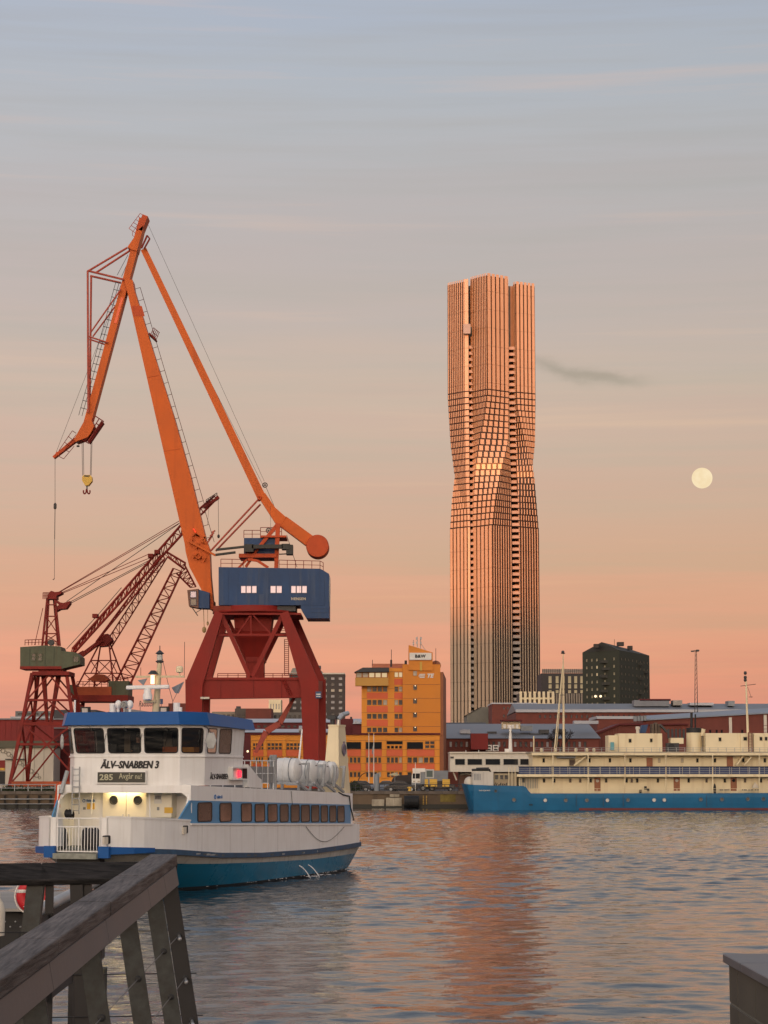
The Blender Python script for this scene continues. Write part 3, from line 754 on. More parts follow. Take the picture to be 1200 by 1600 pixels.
# cupboard, posters, yellow notices, posts
p0, p1 = fpt(236, 1277), fpt(276.5, 1232)
cb = MB().box(p0.x, p1.x, FY - 0.55, FY, p0.z, p1.z).build('cabinet', DOORP, ferry); bevel(cb, 0.02)
def plate(name, x0, y0, x1, y1, y, m, parent=ferry, th=0.02):
    a, c = ony(x0, y1, y), ony(x1, y0, y)
    return MB().box(a.x, c.x, y - th, y, a.z, c.z).build(name, m, parent)
plate('notice', 241, 1238, 253, 1255.5, FY - 0.55, mat('pale notice paper', (0.62, 0.62, 0.6), 0.6), cb)
plate('notice_print', 242.5, 1243, 251.5, 1249, FY - 0.572, mat('notice print', (0.2, 0.2, 0.22), 0.6, var=0.5, scale=30), cb)
plate('warning_plate', 257, 1261.5, 270, 1270.5, FY - 0.55, YELLOW, cb)
plate('warning_plate', 136, 1255, 141.5, 1264.5, FY, YELLOW); plate('warning_plate', 143, 1255, 148, 1264.5, FY, YELLOW)
plate('switch_plate', 245.5, 1261, 249, 1266, FY - 0.55, GREYMET, cb); plate('switch_plate', 130, 1261, 134, 1265, FY, GREYMET); plate('switch_plate', 137, 1236, 142, 1239, FY, INK)
MB().tube(ony(145, 1229, FY - 0.4), ony(142.5, 1272, FY - 0.4), 0.035, n=8).build('stanchion', WHITE, ferry)
MB().tube(ony(233, 1229, FY - 0.9), ony(234.5, 1277, FY - 0.9), 0.035, n=8).build('stanchion', WHITE, ferry)
BLUEINK = mat('blue logo paint', (0.05, 0.17, 0.42), 0.5, var=0.0)
lettering('västtrafik', ferry, fpt(142, 1250.5) + V((0, -0.03, 0)), 0.42, 0.13, BLUEINK, bold=0.01)
MB().torus(fpt(131.5, 1251) + V((0, -0.03, 0)), 0.06, 0.016, 'Y', n=14, m=5).build('logo_ring', BLUEINK, ferry)
# sloping side screens joining foredeck bulwark and overhang
for sd in (1, -1):
    s_ = MB(); s_.prism([(sd * (hbw(3.2) - 0.07), 3.3, 1.84), (sd * (hbw(6) - 0.07), 6.0, 1.84), (sd * (hbw(6) - 0.07), 6.0, 4.3), (sd * (hbw(4.5) - 0.07), 4.5, 4.3), (sd * (hbw(4.3) - 0.07), 4.3, 3.9)], (-sd * 0.06, 0, 0))
    s_.build('side_screen', WHITE, ferry)
# overhang underside front and wheelhouse block
OV = MB()
ovx = hbw(4.4) - 0.02
OV.prism([(-ovx, 4.38, 4.10), (ovx, 4.38, 4.10), (ovx, 4.38, 4.43), (-ovx, 4.38, 4.43)], (0, 0.08, 0))
for sd in (1, -1):   # curved corner brackets of the overhang
    pts = [(sd * (hbw(4.4) - 0.01), 4.39, 4.40)]
    for k in range(7):
        t = k / 6 * math.pi / 2
        pts.append((sd * (2.45 + (hbw(4.4) - 0.01 - 2.45) * math.sin(t)), 4.39, 4.12 - 0.85 * (1 - math.cos(t))))
    OV.prism(pts, (0, 0.07, 0))
OV.build('overhang', WHITE, ferry)
# wheelhouse: plan with three front facets; windows lean forward
WH = [(-3.12, 10.1), (-3.12, 5.65), (-2.42, 4.6), (2.42, 4.6), (3.12, 5.65), (3.12, 10.1)]
ZW0, ZS, ZR = 4.40, 5.62, 6.98
wb = MB()
wb.prism([(x, y, ZW0) for x, y in WH], (0, 0, ZS - ZW0))
wb.build('wheelhouse_base', WHITE, ferry)
lean = 0.22
def outw(p, k):
    x, y = p
    return (x + (0.10 * k if x > 0 else -0.10 * k), y - (lean * k if y < 5 else 0.10 * k if y < 6 else 0))
top = [outw(p, 1) for p in WH]
WWIN = {0: [(0.4, 0.9)], 1: [(0.1, 0.95)], 2: [(0.02, 0.30), (0.33, 0.64), (0.67, 0.985)], 3: [(0.05, 0.90)], 4: [(0.05, 0.28), (0.34, 0.66)], 5: [(0.2, 0.42), (0.58, 0.8)]}
WZ0, WZ1 = ZS + 0.13, ZR - 0.16
def facet_pt(i, u, z, inn=0.0):
    a, b_ = WH[i], WH[(i + 1) % 6]; at_, bt = top[i], top[(i + 1) % 6]; k = (z - ZS) / (ZR - ZS)
    x = (a[0] + (b_[0] - a[0]) * u) * (1 - k) + (at_[0] + (bt[0] - at_[0]) * u) * k
    y = (a[1] + (b_[1] - a[1]) * u) * (1 - k) + (at_[1] + (bt[1] - at_[1]) * u) * k
    e = V((b_[0] - a[0], b_[1] - a[1], 0)).normalized(); n_ = V((-e.y, e.x, 0))
    return V((x, y, z)) + n_ * inn
for i in range(6):       # wall pieces round the window openings
    wt = MB(); L = (V(WH[(i + 1) % 6]) - V(WH[i])).length; ins = 0.035
    def piece(u0, u1, z0, z1):
        wt.hexa([facet_pt(i, u0, z0), facet_pt(i, u1, z0), facet_pt(i, u1, z0, 0.06), facet_pt(i, u0, z0, 0.06), facet_pt(i, u0, z1), facet_pt(i, u1, z1), facet_pt(i, u1, z1, 0.06), facet_pt(i, u0, z1, 0.06)])
    piece(0, 1, ZS, WZ0 + ins); piece(0, 1, WZ1 - ins, ZR)
    us = [0.0] + [v for w in WWIN[i] for v in (w[0] + ins / L, w[1] - ins / L)] + [1.0]
    for u0, u1 in zip(us[::2], us[1::2]): piece(u0, u1, WZ0 + ins, WZ1 - ins)
    wt.build('wheelhouse_wall', WHITE, ferry)
MB().prism([(x * 1.015, y - 0.03, ZS - 0.03) for x, y in WH], (0, 0, 0.06)).build('sill_moulding', WHITE, ferry)
def pane_glass(name, tint, gloss):
    m = bpy.data.materials.new(name); m.use_nodes = True; n, l = m.node_tree.nodes, m.node_tree.links
    for q in list(n): n.remove(q)
    o = n.new('ShaderNodeOutputMaterial'); t = n.new('ShaderNodeBsdfTransparent'); t.inputs[0].default_value = (*tint, 1)
    g_ = n.new('ShaderNodeBsdfGlossy'); g_.inputs['Roughness'].default_value = 0.02; mx = n.new('ShaderNodeMixShader')
    fr = n.new('ShaderNodeFresnel'); fr.inputs[0].default_value = 1.45; ad = n.new('ShaderNodeMath'); ad.inputs[1].default_value = gloss; l.new(fr.outputs[0], ad.inputs[0])
    l.new(ad.outputs[0], mx.inputs[0]); l.new(t.outputs[0], mx.inputs[1]); l.new(g_.outputs[0], mx.inputs[2]); l.new(mx.outputs[0], o.inputs[0]); return m
CABGL = pane_glass('clear wheelhouse glass', (0.62, 0.62, 0.60), 0.0)
CABGL2 = pane_glass('tinted wheelhouse glass', (0.5, 0.40, 0.36), 0.03)
for i in range(6):
    for k, (u0, u1) in enumerate(WWIN[i]):
        rwindow(ferry, [facet_pt(i, u0, WZ0), facet_pt(i, u1, WZ0), facet_pt(i, u1, WZ1), facet_pt(i, u0, WZ1)], 0.02, glass=CABGL if i in (1, 2) else CABGL2 if (i, k) != (4, 1) else mat('smoky side glass', (0.13, 0.11, 0.10), 0.05, 0.3, var=0.3, scale=1.5, spec=0.8), r=0.13)
# inside the wheelhouse: lining, console, screens, chairs, cupboards
DIM = mat('dark cabin lining', (0.03, 0.027, 0.025), 0.8)
MB().prism([(x * 0.97, y * 0.97 + 0.2, ZR - 0.05) for x, y in top], (0, 0, 0.03)).build('ceiling_lining', DIM, ferry)
MB().prism([(x * 0.96, y * 0.97 + 0.2, ZS - 0.01) for x, y in WH], (0, 0, 0.03)).build('cabin_floor', DIM, ferry)
MB().box(-2.9, 2.9, 9.3, 9.4, ZS, ZR - 0.06).build('rear_partition', DIM, ferry)
MB().box(-2.2, 2.2, 5.1, 5.6, ZS, ZS + 0.16).build('console', mat('console grey', (0.06, 0.06, 0.065), 0.6), ferry)
for x, h in ((-1.55, 0.45), (-1.0, 0.4), (0.15, 0.36)): MB().box(x - 0.18, x + 0.18, 5.35, 5.45, ZS + 0.14, ZS + 0.14 + h).build('monitor', mat('monitor back', (0.02, 0.02, 0.02), 0.5), ferry)
MB().box(0.95, 1.75, 6.2, 6.9, ZS, ZS + 0.42).build('orange_locker', mat('orange locker', (0.42, 0.10, 0.02), 0.6), ferry)
MB().box(1.78, 2.35, 6.3, 6.9, ZS, ZS + 0.40).build('yellow_locker', YELLOW, ferry)
MB().box(2.2, 2.85, 7.6, 8.6, ZS, ZR - 0.2).build('red_cupboard', mat('red cupboard', (0.22, 0.035, 0.02), 0.6), ferry)
for x0, x1 in ((-2.2, -1.9), (-1.6, -1.2), (-0.3, 0.1)): MB().box(x0, x1, 9.2, 9.28, ZS, ZR - 0.25).build('cream_panel', mat('cabin cream panel', (0.40, 0.36, 0.28), 0.7), ferry)
MB().tube((-1.3, 5.6, ZS + 0.55), (-1.3, 5.9, ZS + 0.1), 0.02).torus((-1.3, 5.62, ZS + 0.3), 0.2, 0.02, 'Y', n=16, m=5).build('wheel', GALV, ferry)
MB().box(-0.41, 0.01, 6.45, 6.55, ZS, ZS + 0.62).box(-0.43, 0.03, 6.0, 6.5, ZS - 0.0, ZS + 0.06).build('helm_chair', BLACK, ferry)
# the helmsman seen behind the middle pane
def ferry_world(p): return V((FC.x + p[0] * cP + p[1] * sP, FC.y - p[0] * sP + p[1] * cP, p[2]))
person = thing('person', 'person in dark clothes sitting behind the middle wheelhouse window', 'person', ferry_world((-0.2, 6.22, ZS)), -PHI)
J = [((0, 0, 0.05), .15), ((0, 0, 0.28), .16), ((0, 0.01, 0.48), .165), ((0, 0.0, 0.60), .06), ((0, -0.01, 0.70), .075), ((0, -0.015, 0.79), .09), ((0, -0.01, 0.87), .07),
     ((0.19, 0, 0.53), .065), ((0.25, -0.10, 0.31), .05), ((0.14, -0.33, 0.24), .04), ((0.10, -0.42, 0.25), .035), ((-0.19, 0, 0.53), .065), ((-0.25, -0.10, 0.31), .05), ((-0.14, -0.33, 0.24), .04), ((-0.10, -0.42, 0.25), .035), ((0, -0.09, 0.775), .02)]
E = [(0, 1), (1, 2), (2, 3), (3, 4), (4, 5), (5, 6), (2, 7), (7, 8), (8, 9), (9, 10), (2, 11), (11, 12), (12, 13), (13, 14), (5, 15)]
pm = bpy.data.meshes.new('body'); pm.from_pydata([j[0] for j in J], E, []); po = bpy.data.objects.new('body', pm); COL.objects.link(po); po.parent = person
po.modifiers.new('skin', 'SKIN'); po.modifiers.new('sub', 'SUBSURF').levels = 2; po.modifiers['sub'].render_levels = 2
for v, (c, r) in zip(pm.skin_vertices[0].data, J): v.radius = (r, r * (0.72 if c[2] < 0.5 and abs(c[0]) < 0.01 else 1))
pm.skin_vertices[0].data[0].use_root = True
bpy.context.view_layer.update()
ev = bpy.data.meshes.new_from_object(po.evaluated_get(bpy.context.evaluated_depsgraph_get())); po.modifiers.clear(); po.data = ev; ev.name = 'body'
ev.materials.clear(); ev.materials.append(mat('dark jacket', (0.02, 0.022, 0.03), 0.9)); ev.materials.append(mat('skin', (0.42, 0.22, 0.15), 0.5))
for f in ev.polygons:
    f.use_smooth = True; f.material_index = 1 if (f.center.z > 0.60 or (f.center.y < -0.36 and f.center.z < 0.4)) else 0
MB().ball((0, 0.01, 0.83), 0.088, 0.10, 0.085, n=14, m=8).build('hair', mat('grey brown hair', (0.10, 0.08, 0.06), 0.9), person, smooth=True)
# roof with blue fascia
RF = [(-3.35, 10.9), (-3.4, 5.4), (-2.62, 4.05), (2.62, 4.05), (3.4, 5.4), (3.35, 10.9)]
rf = MB(); rz = lambda y: ZR - 0.04 + (0.0 if y < 5 else -(y - 5.0) * 0.022)
lo_ = [(x * 1.01, y - (0.05 if y < 5.2 else -0.02), rz(y)) for x, y in RF]; hi_ = [(x * 0.97, y + (0.05 if y < 5.2 else 0), rz(y) + (0.54 if y < 6 else 0.46)) for x, y in RF]
rf.add(lo_ + hi_, [(i, (i + 1) % 6, 6 + (i + 1) % 6, 6 + i) for i in range(6)] + [tuple(range(5, -1, -1)), tuple(range(6, 12))])
roof = rf.build('roof', NAVYROOF, ferry)
# name, sign, lamps, mirrors
p = ony(202, 1193.5, 4.55)
nm = lettering('ÄLV–SNABBEN 3', ferry, (p.x, 4.585, p.z), 96 / 35.5, 14.5 / 36.8, INK, bold=0.028, shear=0.22, heavy=0.045, depth=0.01)
plate('sign_frame', 150, 1203.5, 230, 1224.5, 4.58, WHITE, th=0.16)
sg = plate('destination_sign', 152.5, 1206.5, 227, 1222.5, 4.41, mat('dark display glass', (0.03, 0.03, 0.022), 0.3, var=0.0)); bevel(sg, 0.05, 3)
LED = mat('amber display text', (0.34, 0.32, 0.22), 0.5, var=0.0, emit=(0.75, 0.66, 0.38), estr=0.12)
p = ony(166, 1214.3, 4.39); lettering('285', sg, (p.x, 4.385, p.z), 22 / 35.5, 9.5 / 37, LED, bold=0.02, depth=0.004)
p = ony(197, 1213.8, 4.39); lettering('Avgår', sg, (p.x, 4.385, p.z), 23.5 / 35.5, 11.5 / 37, LED, bold=0.004, depth=0.004)
p = ony(216.3, 1212.9, 4.39); lettering('nu!', sg, (p.x, 4.385, p.z), 10.5 / 35.5, 8.2 / 37, LED, bold=0.004, depth=0.004)
for px, py in ((133.5, 1110), (256.5, 1109.5)):
    p = ony(px, py, 4.3); fl = MB().box(p.x - 0.2, p.x + 0.2, 4.25, 4.4, p.z - 0.15, p.z + 0.15).build('floodlight', BLACK, ferry)
    MB().box(p.x - 0.13, p.x + 0.13, 4.23, 4.248, p.z - 0.09, p.z + 0.09).build('lens', mat('floodlight lens', (0.5, 0.45, 0.4), 0.2, var=0.1), fl)
for px in (140, 194, 258):
    p = ony(px, 1137, 4.37); MB().beam(p, p + V((0.13, -0.02, -0.14)), 0.05, 0.04).build('wiper_motor', BLACK, ferry)
for px in (166, 222, 262):
    a = ony(px, 1146, 4.4); c = ony(px - 6, 1174, 4.5); MB().tube(a, c, 0.012, n=5).build('wiper', INK, ferry)
mr = MB(); p = V((3.52, 5.35, 6.28)); mr.lathe(p, [(0.05, -0.05), (0.24, -0.035), (0.26, 0.0), (0.24, 0.03), (0.05, 0.05)], 6, 'Y')
for v in mr.v: v.z = p.z + (v.z - p.z) * 1.5
md = mr.build('mirror', GALV, ferry); MB().path([(3.0, 5.5, 6.9), (3.3, 5.4, 6.85), (3.52, 5.35, 6.6)], 0.02).build('bracket', INK, md)
p = ony(97, 1159, 5.0); ml = MB().ball(p, 0.09, 0.05, 0.33); mo_ = ml.build('mirror', GALV, ferry, smooth=True); MB().path([p + V((0, 0, 0.3)), p + V((0.35, 0.2, 0.55)), (-3.15, 5.8, 6.75)], 0.018).build('bracket', INK, mo_)
# side name board, lamp box with red port light, slanted screen
p = onx(345, 1213, 3.13); lettering('ÄLV-SNABBEN', ferry, (3.13, p.y - 0.15, p.z + 0.02), 2.15, 0.29, INK, rot=(math.pi / 2, 0, math.pi / 2), bold=0.02, depth=0.008)
lettering('3', ferry, (3.13, p.y + 1.22, p.z), 0.17, 0.24, INK, rot=(math.pi / 2, 0, math.pi / 2), bold=0.02, depth=0.008)
q0, q1 = onx(363, 1217.5, 3.3), onx(385.5, 1199.5, 3.3)
lb = MB(); yy0, yy1 = q0.y, q1.y
lb.box(3.00, 3.34, yy0 - 0.05, yy0, q0.z, q1.z); lb.box(3.00, 3.34, yy0, yy1, q1.z - 0.03, q1.z + 0.04); lb.box(3.00, 3.34, yy0, yy1, q0.z - 0.04, q0.z + 0.02)
LBX = lb.build('lamp_box', WHITE, ferry)
MB().box(3.01, 3.04, yy0, yy1, q0.z + 0.02, q1.z - 0.03).box(3.04, 3.32, yy1 - 0.05, yy1, q0.z + 0.02, q1.z - 0.03).build('lining', BLACK, LBX)
MB().lathe((3.2, yy1 - 0.6, q0.z + 0.08), [(0.07, 0), (0.09, 0.04), (0.09, 0.26), (0.05, 0.3)], 12).build('side_light', LITRED, LBX)
rl = bpy.data.lights.new('side_light_glow', 'POINT'); rl.energy = 0.02; rl.color = (1, 0.02, 0.05); rl.shadow_soft_size = 0.1
ro = bpy.data.objects.new('side_light_glow', rl); COL.objects.link(ro); ro.parent = LBX; ro.location = (3.3, yy1 - 0.5, q0.z + 0.2)
sy = onx(386, 1215, 3.2).y
MB().prism([(3.0, sy, 4.3), (3.0, sy + 1.7, 4.25), (3.0, sy + 1.7, 4.62), (3.0, sy + 1.35, 4.72), (3.0, sy, 5.3)], (0.25, 0, 0)).build('slanted_screen', WHITE, ferry)
# boat deck: railing with grey dodger, liferafts in racks, funnel
DODG = mat('grey canvas dodger', (0.28, 0.27, 0.26), 0.85, var=0.12, scale=2, streak=0.4, streak_col=(0.16, 0.15, 0.15))
ry0, ry1 = onx(383, 1212, 3.05).y, onx(428, 1212, 3.05).y
zr0 = 4.35
rlg = MB()
for z in (zr0 + 0.55, zr0 + 1.12): rlg.tube((3.02, ry0 - 0.3, z), (3.02, ry1 + 0.2, z), 0.025)
for k in range(6): y = ry0 + (ry1 - ry0) * k / 5; rlg.tube((3.02, y, zr0 - 0.3), (3.02, y, zr0 + 1.12), 0.025)
RLG = rlg.build('railing', WHITE, ferry)
dd = MB()
for k in range(16):
    ya, yb = ry0 + (ry1 - ry0) * k / 16, ry0 + (ry1 - ry0) * (k + 1) / 16
    dd.box(2.98 + 0.02 * (k % 2), 3.02 + 0.02 * (k % 2), ya, yb, zr0 + 0.12, zr0 + 0.86)
dd.build('dodger', DODG, RLG)
rails2 = MB()
for z in (4.6, 5.0, 5.4):
    rails2.tube((-3.0, 11.5, z), (-3.0, 24.8, z - 0.2), 0.022); rails2.tube((-3.0, 24.8, z - 0.2), (0.5, 25.0, z - 0.2), 0.022)
for k in range(9): y = 11.5 + 13.3 * k / 8; rails2.tube((-3.0, y, 4.0), (-3.0, y, 5.4 - 0.2 * k / 8), 0.022)
rails2.build('railing', WHITE, ferry)
MB().box(2.8, 2.9, ry1 + 0.05, ry1 + 0.35, zr0 - 0.4, zr0 + 1.35).box(2.81, 3.1, ry1 + 0.1, ry1 + 0.25, zr0 - 0.4, zr0 + 1.4).build('rack_post', GALV, ferry)
RAFT = mat('white raft shell', (0.72, 0.71, 0.68), 0.35, var=0.05, scale=2, streak=0.15, streak_col=(0.4, 0.38, 0.35))
for k, px in enumerate((449, 475, 493, 507)):
    c = onx(px, 1206, 2.35); y = c.y; z = ZT(y) + 0.98
    r = MB().lathe((2.25, y, z), [(0.0, -0.72), (0.40, -0.70), (0.56, -0.58), (0.58, -0.05), (0.60, -0.04), (0.60, 0.04), (0.58, 0.05), (0.56, 0.60), (0.40, 0.72), (0.0, 0.75)], 20, 'X')
    ro_ = r.build('liferaft', RAFT, ferry, smooth=True)
    MB().torus((1.9, y, z), 0.585, 0.02, 'X', n=20, m=4).torus((2.6, y, z), 0.585, 0.02, 'X', n=20, m=4).build('strap', GREYMET, ro_)
    MB().box(2.96, 2.98, y - 0.13, y + 0.13, z + 0.25, z + 0.30).build('raft_label', INK, ro_)
    ck = MB()
    for dy in (0.62,):
        ck.beam((3.05, y + dy + 0.15, z - 0.75), (3.05, y + dy + 0.42, z + 0.35), 0.10, 0.12, hint=(1, 0, 0))
        ck.beam((3.05, y - 0.55, z - 0.55), (3.05, y + dy + 0.3, z - 0.95), 0.10, 0.12, hint=(1, 0, 0))
        ck.beam((3.05, y + dy + 0.42, z + 0.3), (1.8, y + dy + 0.42, z + 0.3), 0.08, 0.1, hint=(0, 0, 1))
        ck.beam((1.8, y + dy + 0.15, z - 0.9), (1.8, y + dy + 0.42, z + 0.35), 0.10, 0.12, hint=(1, 0, 0))
        ck.beam((3.05, y - 0.45, z - 0.62), (1.6, y - 0.45, z - 0.62), 0.08, 0.1, hint=(0, 0, 1))
    ck.build('raft_cradle', GALV, ferry)
fy0 = onx(529, 1190, 2.8).y
zf = ZT(23) - 0.05
fn = MB(); zt_ = 7.30
fn.add([(1.95, fy0 - 0.1, zf), (2.85, fy0 - 0.1, zf), (2.85, fy0 + 1.75, zf), (1.95, fy0 + 1.75, zf), (2.2, fy0 + 0.2, zt_), (2.72, fy0 + 0.2, zt_), (2.72, fy0 + 1.25, zt_), (2.2, fy0 + 1.25, zt_)], BOXF)
FUN = fn.build('funnel', CREAM, ferry)
MB().box(2.17, 2.75, fy0 + 0.17, fy0 + 1.28, zt_ - 0.05, zt_ + 0.04).build('funnel_rim', CREAM, FUN)
ex = MB().path([(2.5, fy0 + 0.8, 7.2), (2.5, fy0 + 0.8, 7.6), (2.62, fy0 + 1.1, 7.85), (2.75, fy0 + 1.6, 7.95)], 0.12, 10).build('exhaust_pipe', STEEL, FUN)
MB().path([(2.3, fy0 + 0.5, 7.2), (2.3, fy0 + 0.5, 7.75)], 0.12, 10).box(2.1, 2.5, fy0 + 0.3, fy0 + 0.7, 7.6, 7.8).build('exhaust_cap', DARK, FUN)
MB().torus((2.80, fy0 + 0.85, 6.1), 0.26, 0.05, 'X', n=16, m=5).box(2.77, 2.83, fy0 + 0.8, fy0 + 0.9, 5.75, 6.5).build('funnel_emblem', mat('faded blue emblem', (0.2, 0.17, 0.22), 0.6, var=0.4, scale=4), FUN)
# mast with yard, lanterns, radar scanner and dome
my = 6.6
MASTC = mat('mast buff paint', (0.62, 0.52, 0.33), 0.5, var=0.08, scale=2, streak=0.15)
b0, b1 = ony(243, 1116, my), ony(249.5, 1036, my)
mst = MB().tube(b0, b1, 0.16, 0.10, n=10); MAST = mst.build('mast', MASTC, ferry, smooth=True)
MB().beam(b0 + V((-0.45, 0, 0.55)), b0 + V((0.1, 0, 0.55)), 0.1, 0.6, hint=(0, 1, 0)).build('radar_bracket', MASTC, MAST)
MB().beam(ony(212, 1057.5, my), ony(288, 1057, my), 0.09, 0.09).build('yard', MASTC, MAST)
t_ = b1
MB().lathe(t_, [(0.10, 0), (0.18, 0.05), (0.18, 0.09), (0.11, 0.10), (0.12, 0.38), (0.2, 0.41), (0.08, 0.52), (0.02, 0.56), (0.02, 0.75)], 10).build('mast_lantern', DARK, MAST)
MB().lathe(t_, [(0.13, 0.12), (0.13, 0.36)], 10).build('lantern_lens', mat('clear lens', (0.5, 0.5, 0.46), 0.2), MAST)
p = ony(246, 1066, my) + V((-0.12, -0.25, 0)); ll = MB().box(p.x - 0.07, p.x + 0.07, p.y - 0.05, p.y + 0.05, p.z - 0.08, p.z + 0.3).build('mast_light', LITMAST, MAST)
MB().lathe(p + V((0, 0.05, 0.34)), [(0.24, 0), (0.1, 0.16)], 10).build('light_hood', DARK, MAST)
MB().lathe(ony(280.5, 1056, my), [(0.03, 0), (0.03, 0.12), (0.16, 0.16), (0.16, 0.36), (0.1, 0.42)], 10).build('speaker_horn', CREAM, MAST)
MB().tube(ony(288, 1055, my), ony(288.5, 1003, my), 0.012, n=4).tube(ony(220, 1057, my), ony(220, 1043, my), 0.012, n=4).tube(ony(236, 1057, my), ony(236, 1048, my), 0.012, n=4).build('whip_aerial', INK, MAST)
rad = MB().beam(ony(197.5, 1074.5, my - 0.5), ony(264.5, 1073, my - 0.5), 0.17, 0.16); RAD = rad.build('radar_scanner', WHITE, MAST); bevel(RAD, 0.05)
p = ony(230.5, 1090, my - 0.5); MB().lathe(p, [(0.10, -0.12), (0.2, -0.08), (0.2, 0.12), (0.16, 0.2), (0.16, 0.34), (0.08, 0.4)], 14).build('radar_motor', WHITE, MAST, smooth=True)
FLAG = mat('faded grey flag', (0.20, 0.22, 0.25), 0.9, var=0.25, scale=4)
fl = MB(); fa, fb, fc, fd = ony(287.5, 1065, my), ony(268, 1074.5, my), ony(273.5, 1083, my), ony(278.5, 1083.5, my)
fl.add([fa, fb, fc, fd, fa + V((0, .03, 0)), fb + V((0, .06, 0)), fc + V((0, .03, 0)), fd + V((0, .05, 0))], [(0, 1, 2, 3), (7, 6, 5, 4), (0, 4, 5, 1), (1, 5, 6, 2), (2, 6, 7, 3), (3, 7, 4, 0)])
fl.build('signal_flag', FLAG, MAST)
fl = MB(); fa, fb, fc = ony(230, 1060, my), ony(224, 1071, my), ony(215, 1063, my)
fl.prism([fa, fb, fc, ony(221, 1068, my)][:3], (0, 0.03, 0)); fl.build('signal_flag', FLAG, MAST)
MB().path([ony(253, 1026, my), ony(264, 1074, my), ony(270, 1096, my), ony(268, 1114, my)], 0.012, 4).path([ony(285, 1066, my), ony(270, 1096, my)], 0.01, 4).build('halyard', CABLE, MAST)
# roof gear
for x0, y0, x1, y1, m_ in ((271, 1098, 281, 1115, WHITE), (279, 1105, 284.5, 1115, WHITE), (171.5, 1099, 181, 1113, WHITE), (115.5, 1094, 118.5, 1113, WHITE)):
    a, c = ony(x0, y1, 5.6), ony(x1, y0, 5.6); MB().lathe(((a.x + c.x) / 2, 5.6, a.z), [((c.x - a.x) / 2, 0), ((c.x - a.x) / 2, c.z - a.z)], 12).build('vent_pipe', m_, ferry, smooth=True)
for px in (185, 203): 
    p = ony(px, 1101, 5.4); MB().ball(p, 0.15, 0.15, 0.19).lathe(p, [(0.05, -0.45), (0.07, -0.1)], 8).build('satellite_dome', WHITE, ferry, smooth=True)
p = ony(194.5, 1101, 5.3); SLT = MB().lathe(p, [(0.15, -0.12), (0.17, 0.12)], 14, 'Y').box(p.x - 0.04, p.x + 0.04, p.y - 0.04, p.y + 0.04, p.z - 0.45, p.z - 0.1).build('searchlight', GALV, ferry, smooth=True)
MB().lathe(p, [(0.13, -0.13), (0.05, -0.125)], 14, 'Y').build('lens', mat('searchlight lens', (0.7, 0.7, 0.7), 0.05, 0.8), SLT)
# bow gate of vertical bars
gate = MB(); gx0, gx1 = -0.93, 0.93
for z in (1.80, 3.12, 2.78): gate.tube((gx0, 0.02, z), (gx1, 0.02, z), 0.025)
for x in (gx0, 0.0, gx1): gate.tube((x, 0.02, 1.8), (x, 0.02, 3.12), 0.028)
GT = gate.build('bow_gate', WHITE, ferry)
barm = MB().tube((0, 0.02, 1.8), (0, 0.02, 2.78), 0.016, n=5).mesh('bar', WHITE)
for k in range(1, 14):
    if k != 7: link('bar', barm, GT, (gx0 + (gx1 - gx0) * k / 14, 0, 0))
# ladder by the left corner, rope coils, hose
la_, lb_ = ony(113.5, 1198, 4.25), ony(112.5, 1272, 4.3)
ld = MB(); w_ = V((0.33, 0, 0))
ld.tube(la_, lb_, 0.03).tube(la_ + w_, lb_ + w_, 0.03)
for k in range(8): q = la_.lerp(lb_, (k + 0.4) / 8); ld.tube(q, q + w_, 0.02)
ld.build('ladder', GALV, ferry)
for px in (104, 109):
    p = ony(px, 1271, 4.4); rp_ = MB()
    for k in range(4): rp_.torus(p + V((0.04 * k, 0, -0.02 * k)), 0.16, 0.03, 'X', n=12, m=5)
    rp_.build('rope_coil', INK, ferry)
for px in (134, 142, 150, 99):
    p = ony(px, 1300, 1.3); MB().ball(p + V((0, 0, -0.3)), 0.2, 0.2, 0.5).build('stowed_bag', BLACK, ferry)
# lifebuoy gangway frame standing on the port quarter, orange props at the left bow
MB().tube(ony(90, 1225, 4.5), ony(86, 1262, 4.2), 0.05).tube(ony(93.5, 1222, 4.5), ony(92, 1262, 4.2), 0.05).build('orange_prop', ORANGE2, ferry)
MB().tube(ony(105, 1205, 4.6), ony(95, 1240, 4.2), 0.09, n=8).build('davit_arm', GALV, ferry)
pp = [onx(477 + 62 * t, 1291 + 27 * math.sin(t * math.pi) * (1 - 0.25 * t) + 1 * t, 3.3) for t in [k / 14 for k in range(15)]]
pp = [V((hbw(q.y) + 0.03, q.y, q.z)) for q in pp]
MB().path(pp, 0.014, 4).build('mooring_line', WOOD, ferry)
MB().tube(onx(455, 1236, 3.32), onx(457, 1258, 3.32), 0.012, n=4).build('line', CABLE, ferry)
MB().path([onx(529, 1238, 3.26), onx(537, 1242, 3.27), onx(546, 1244, 3.2), onx(548, 1262, 3.17), onx(553, 1282, 3.15)], 0.03, 5).build('hose', INK, ferry)
p = onx(340, 1245, 3.27); lettering('västtrafik', ferry, (hbw(p.y) + 0.015, p.y + 0.35, p.z), 0.62, 0.15, BLUEINK, rot=(math.pi / 2, 0, math.pi / 2), bold=0.01)
MB().torus((hbw(p.y) + 0.01, p.y - 0.18, p.z), 0.08, 0.02, 'X', n=14, m=5).build('logo_ring', BLUEINK, ferry)
p = onx(387, 1174, 2.6); MB().ball(p, 0.05).build('stern_lamp', LITMAST, ferry)
MB().tube(onx(472, 1140, 0.5), onx(467, 1190, 0.5), 0.03, 0.05).build('ensign_staff', WHITE, ferry)
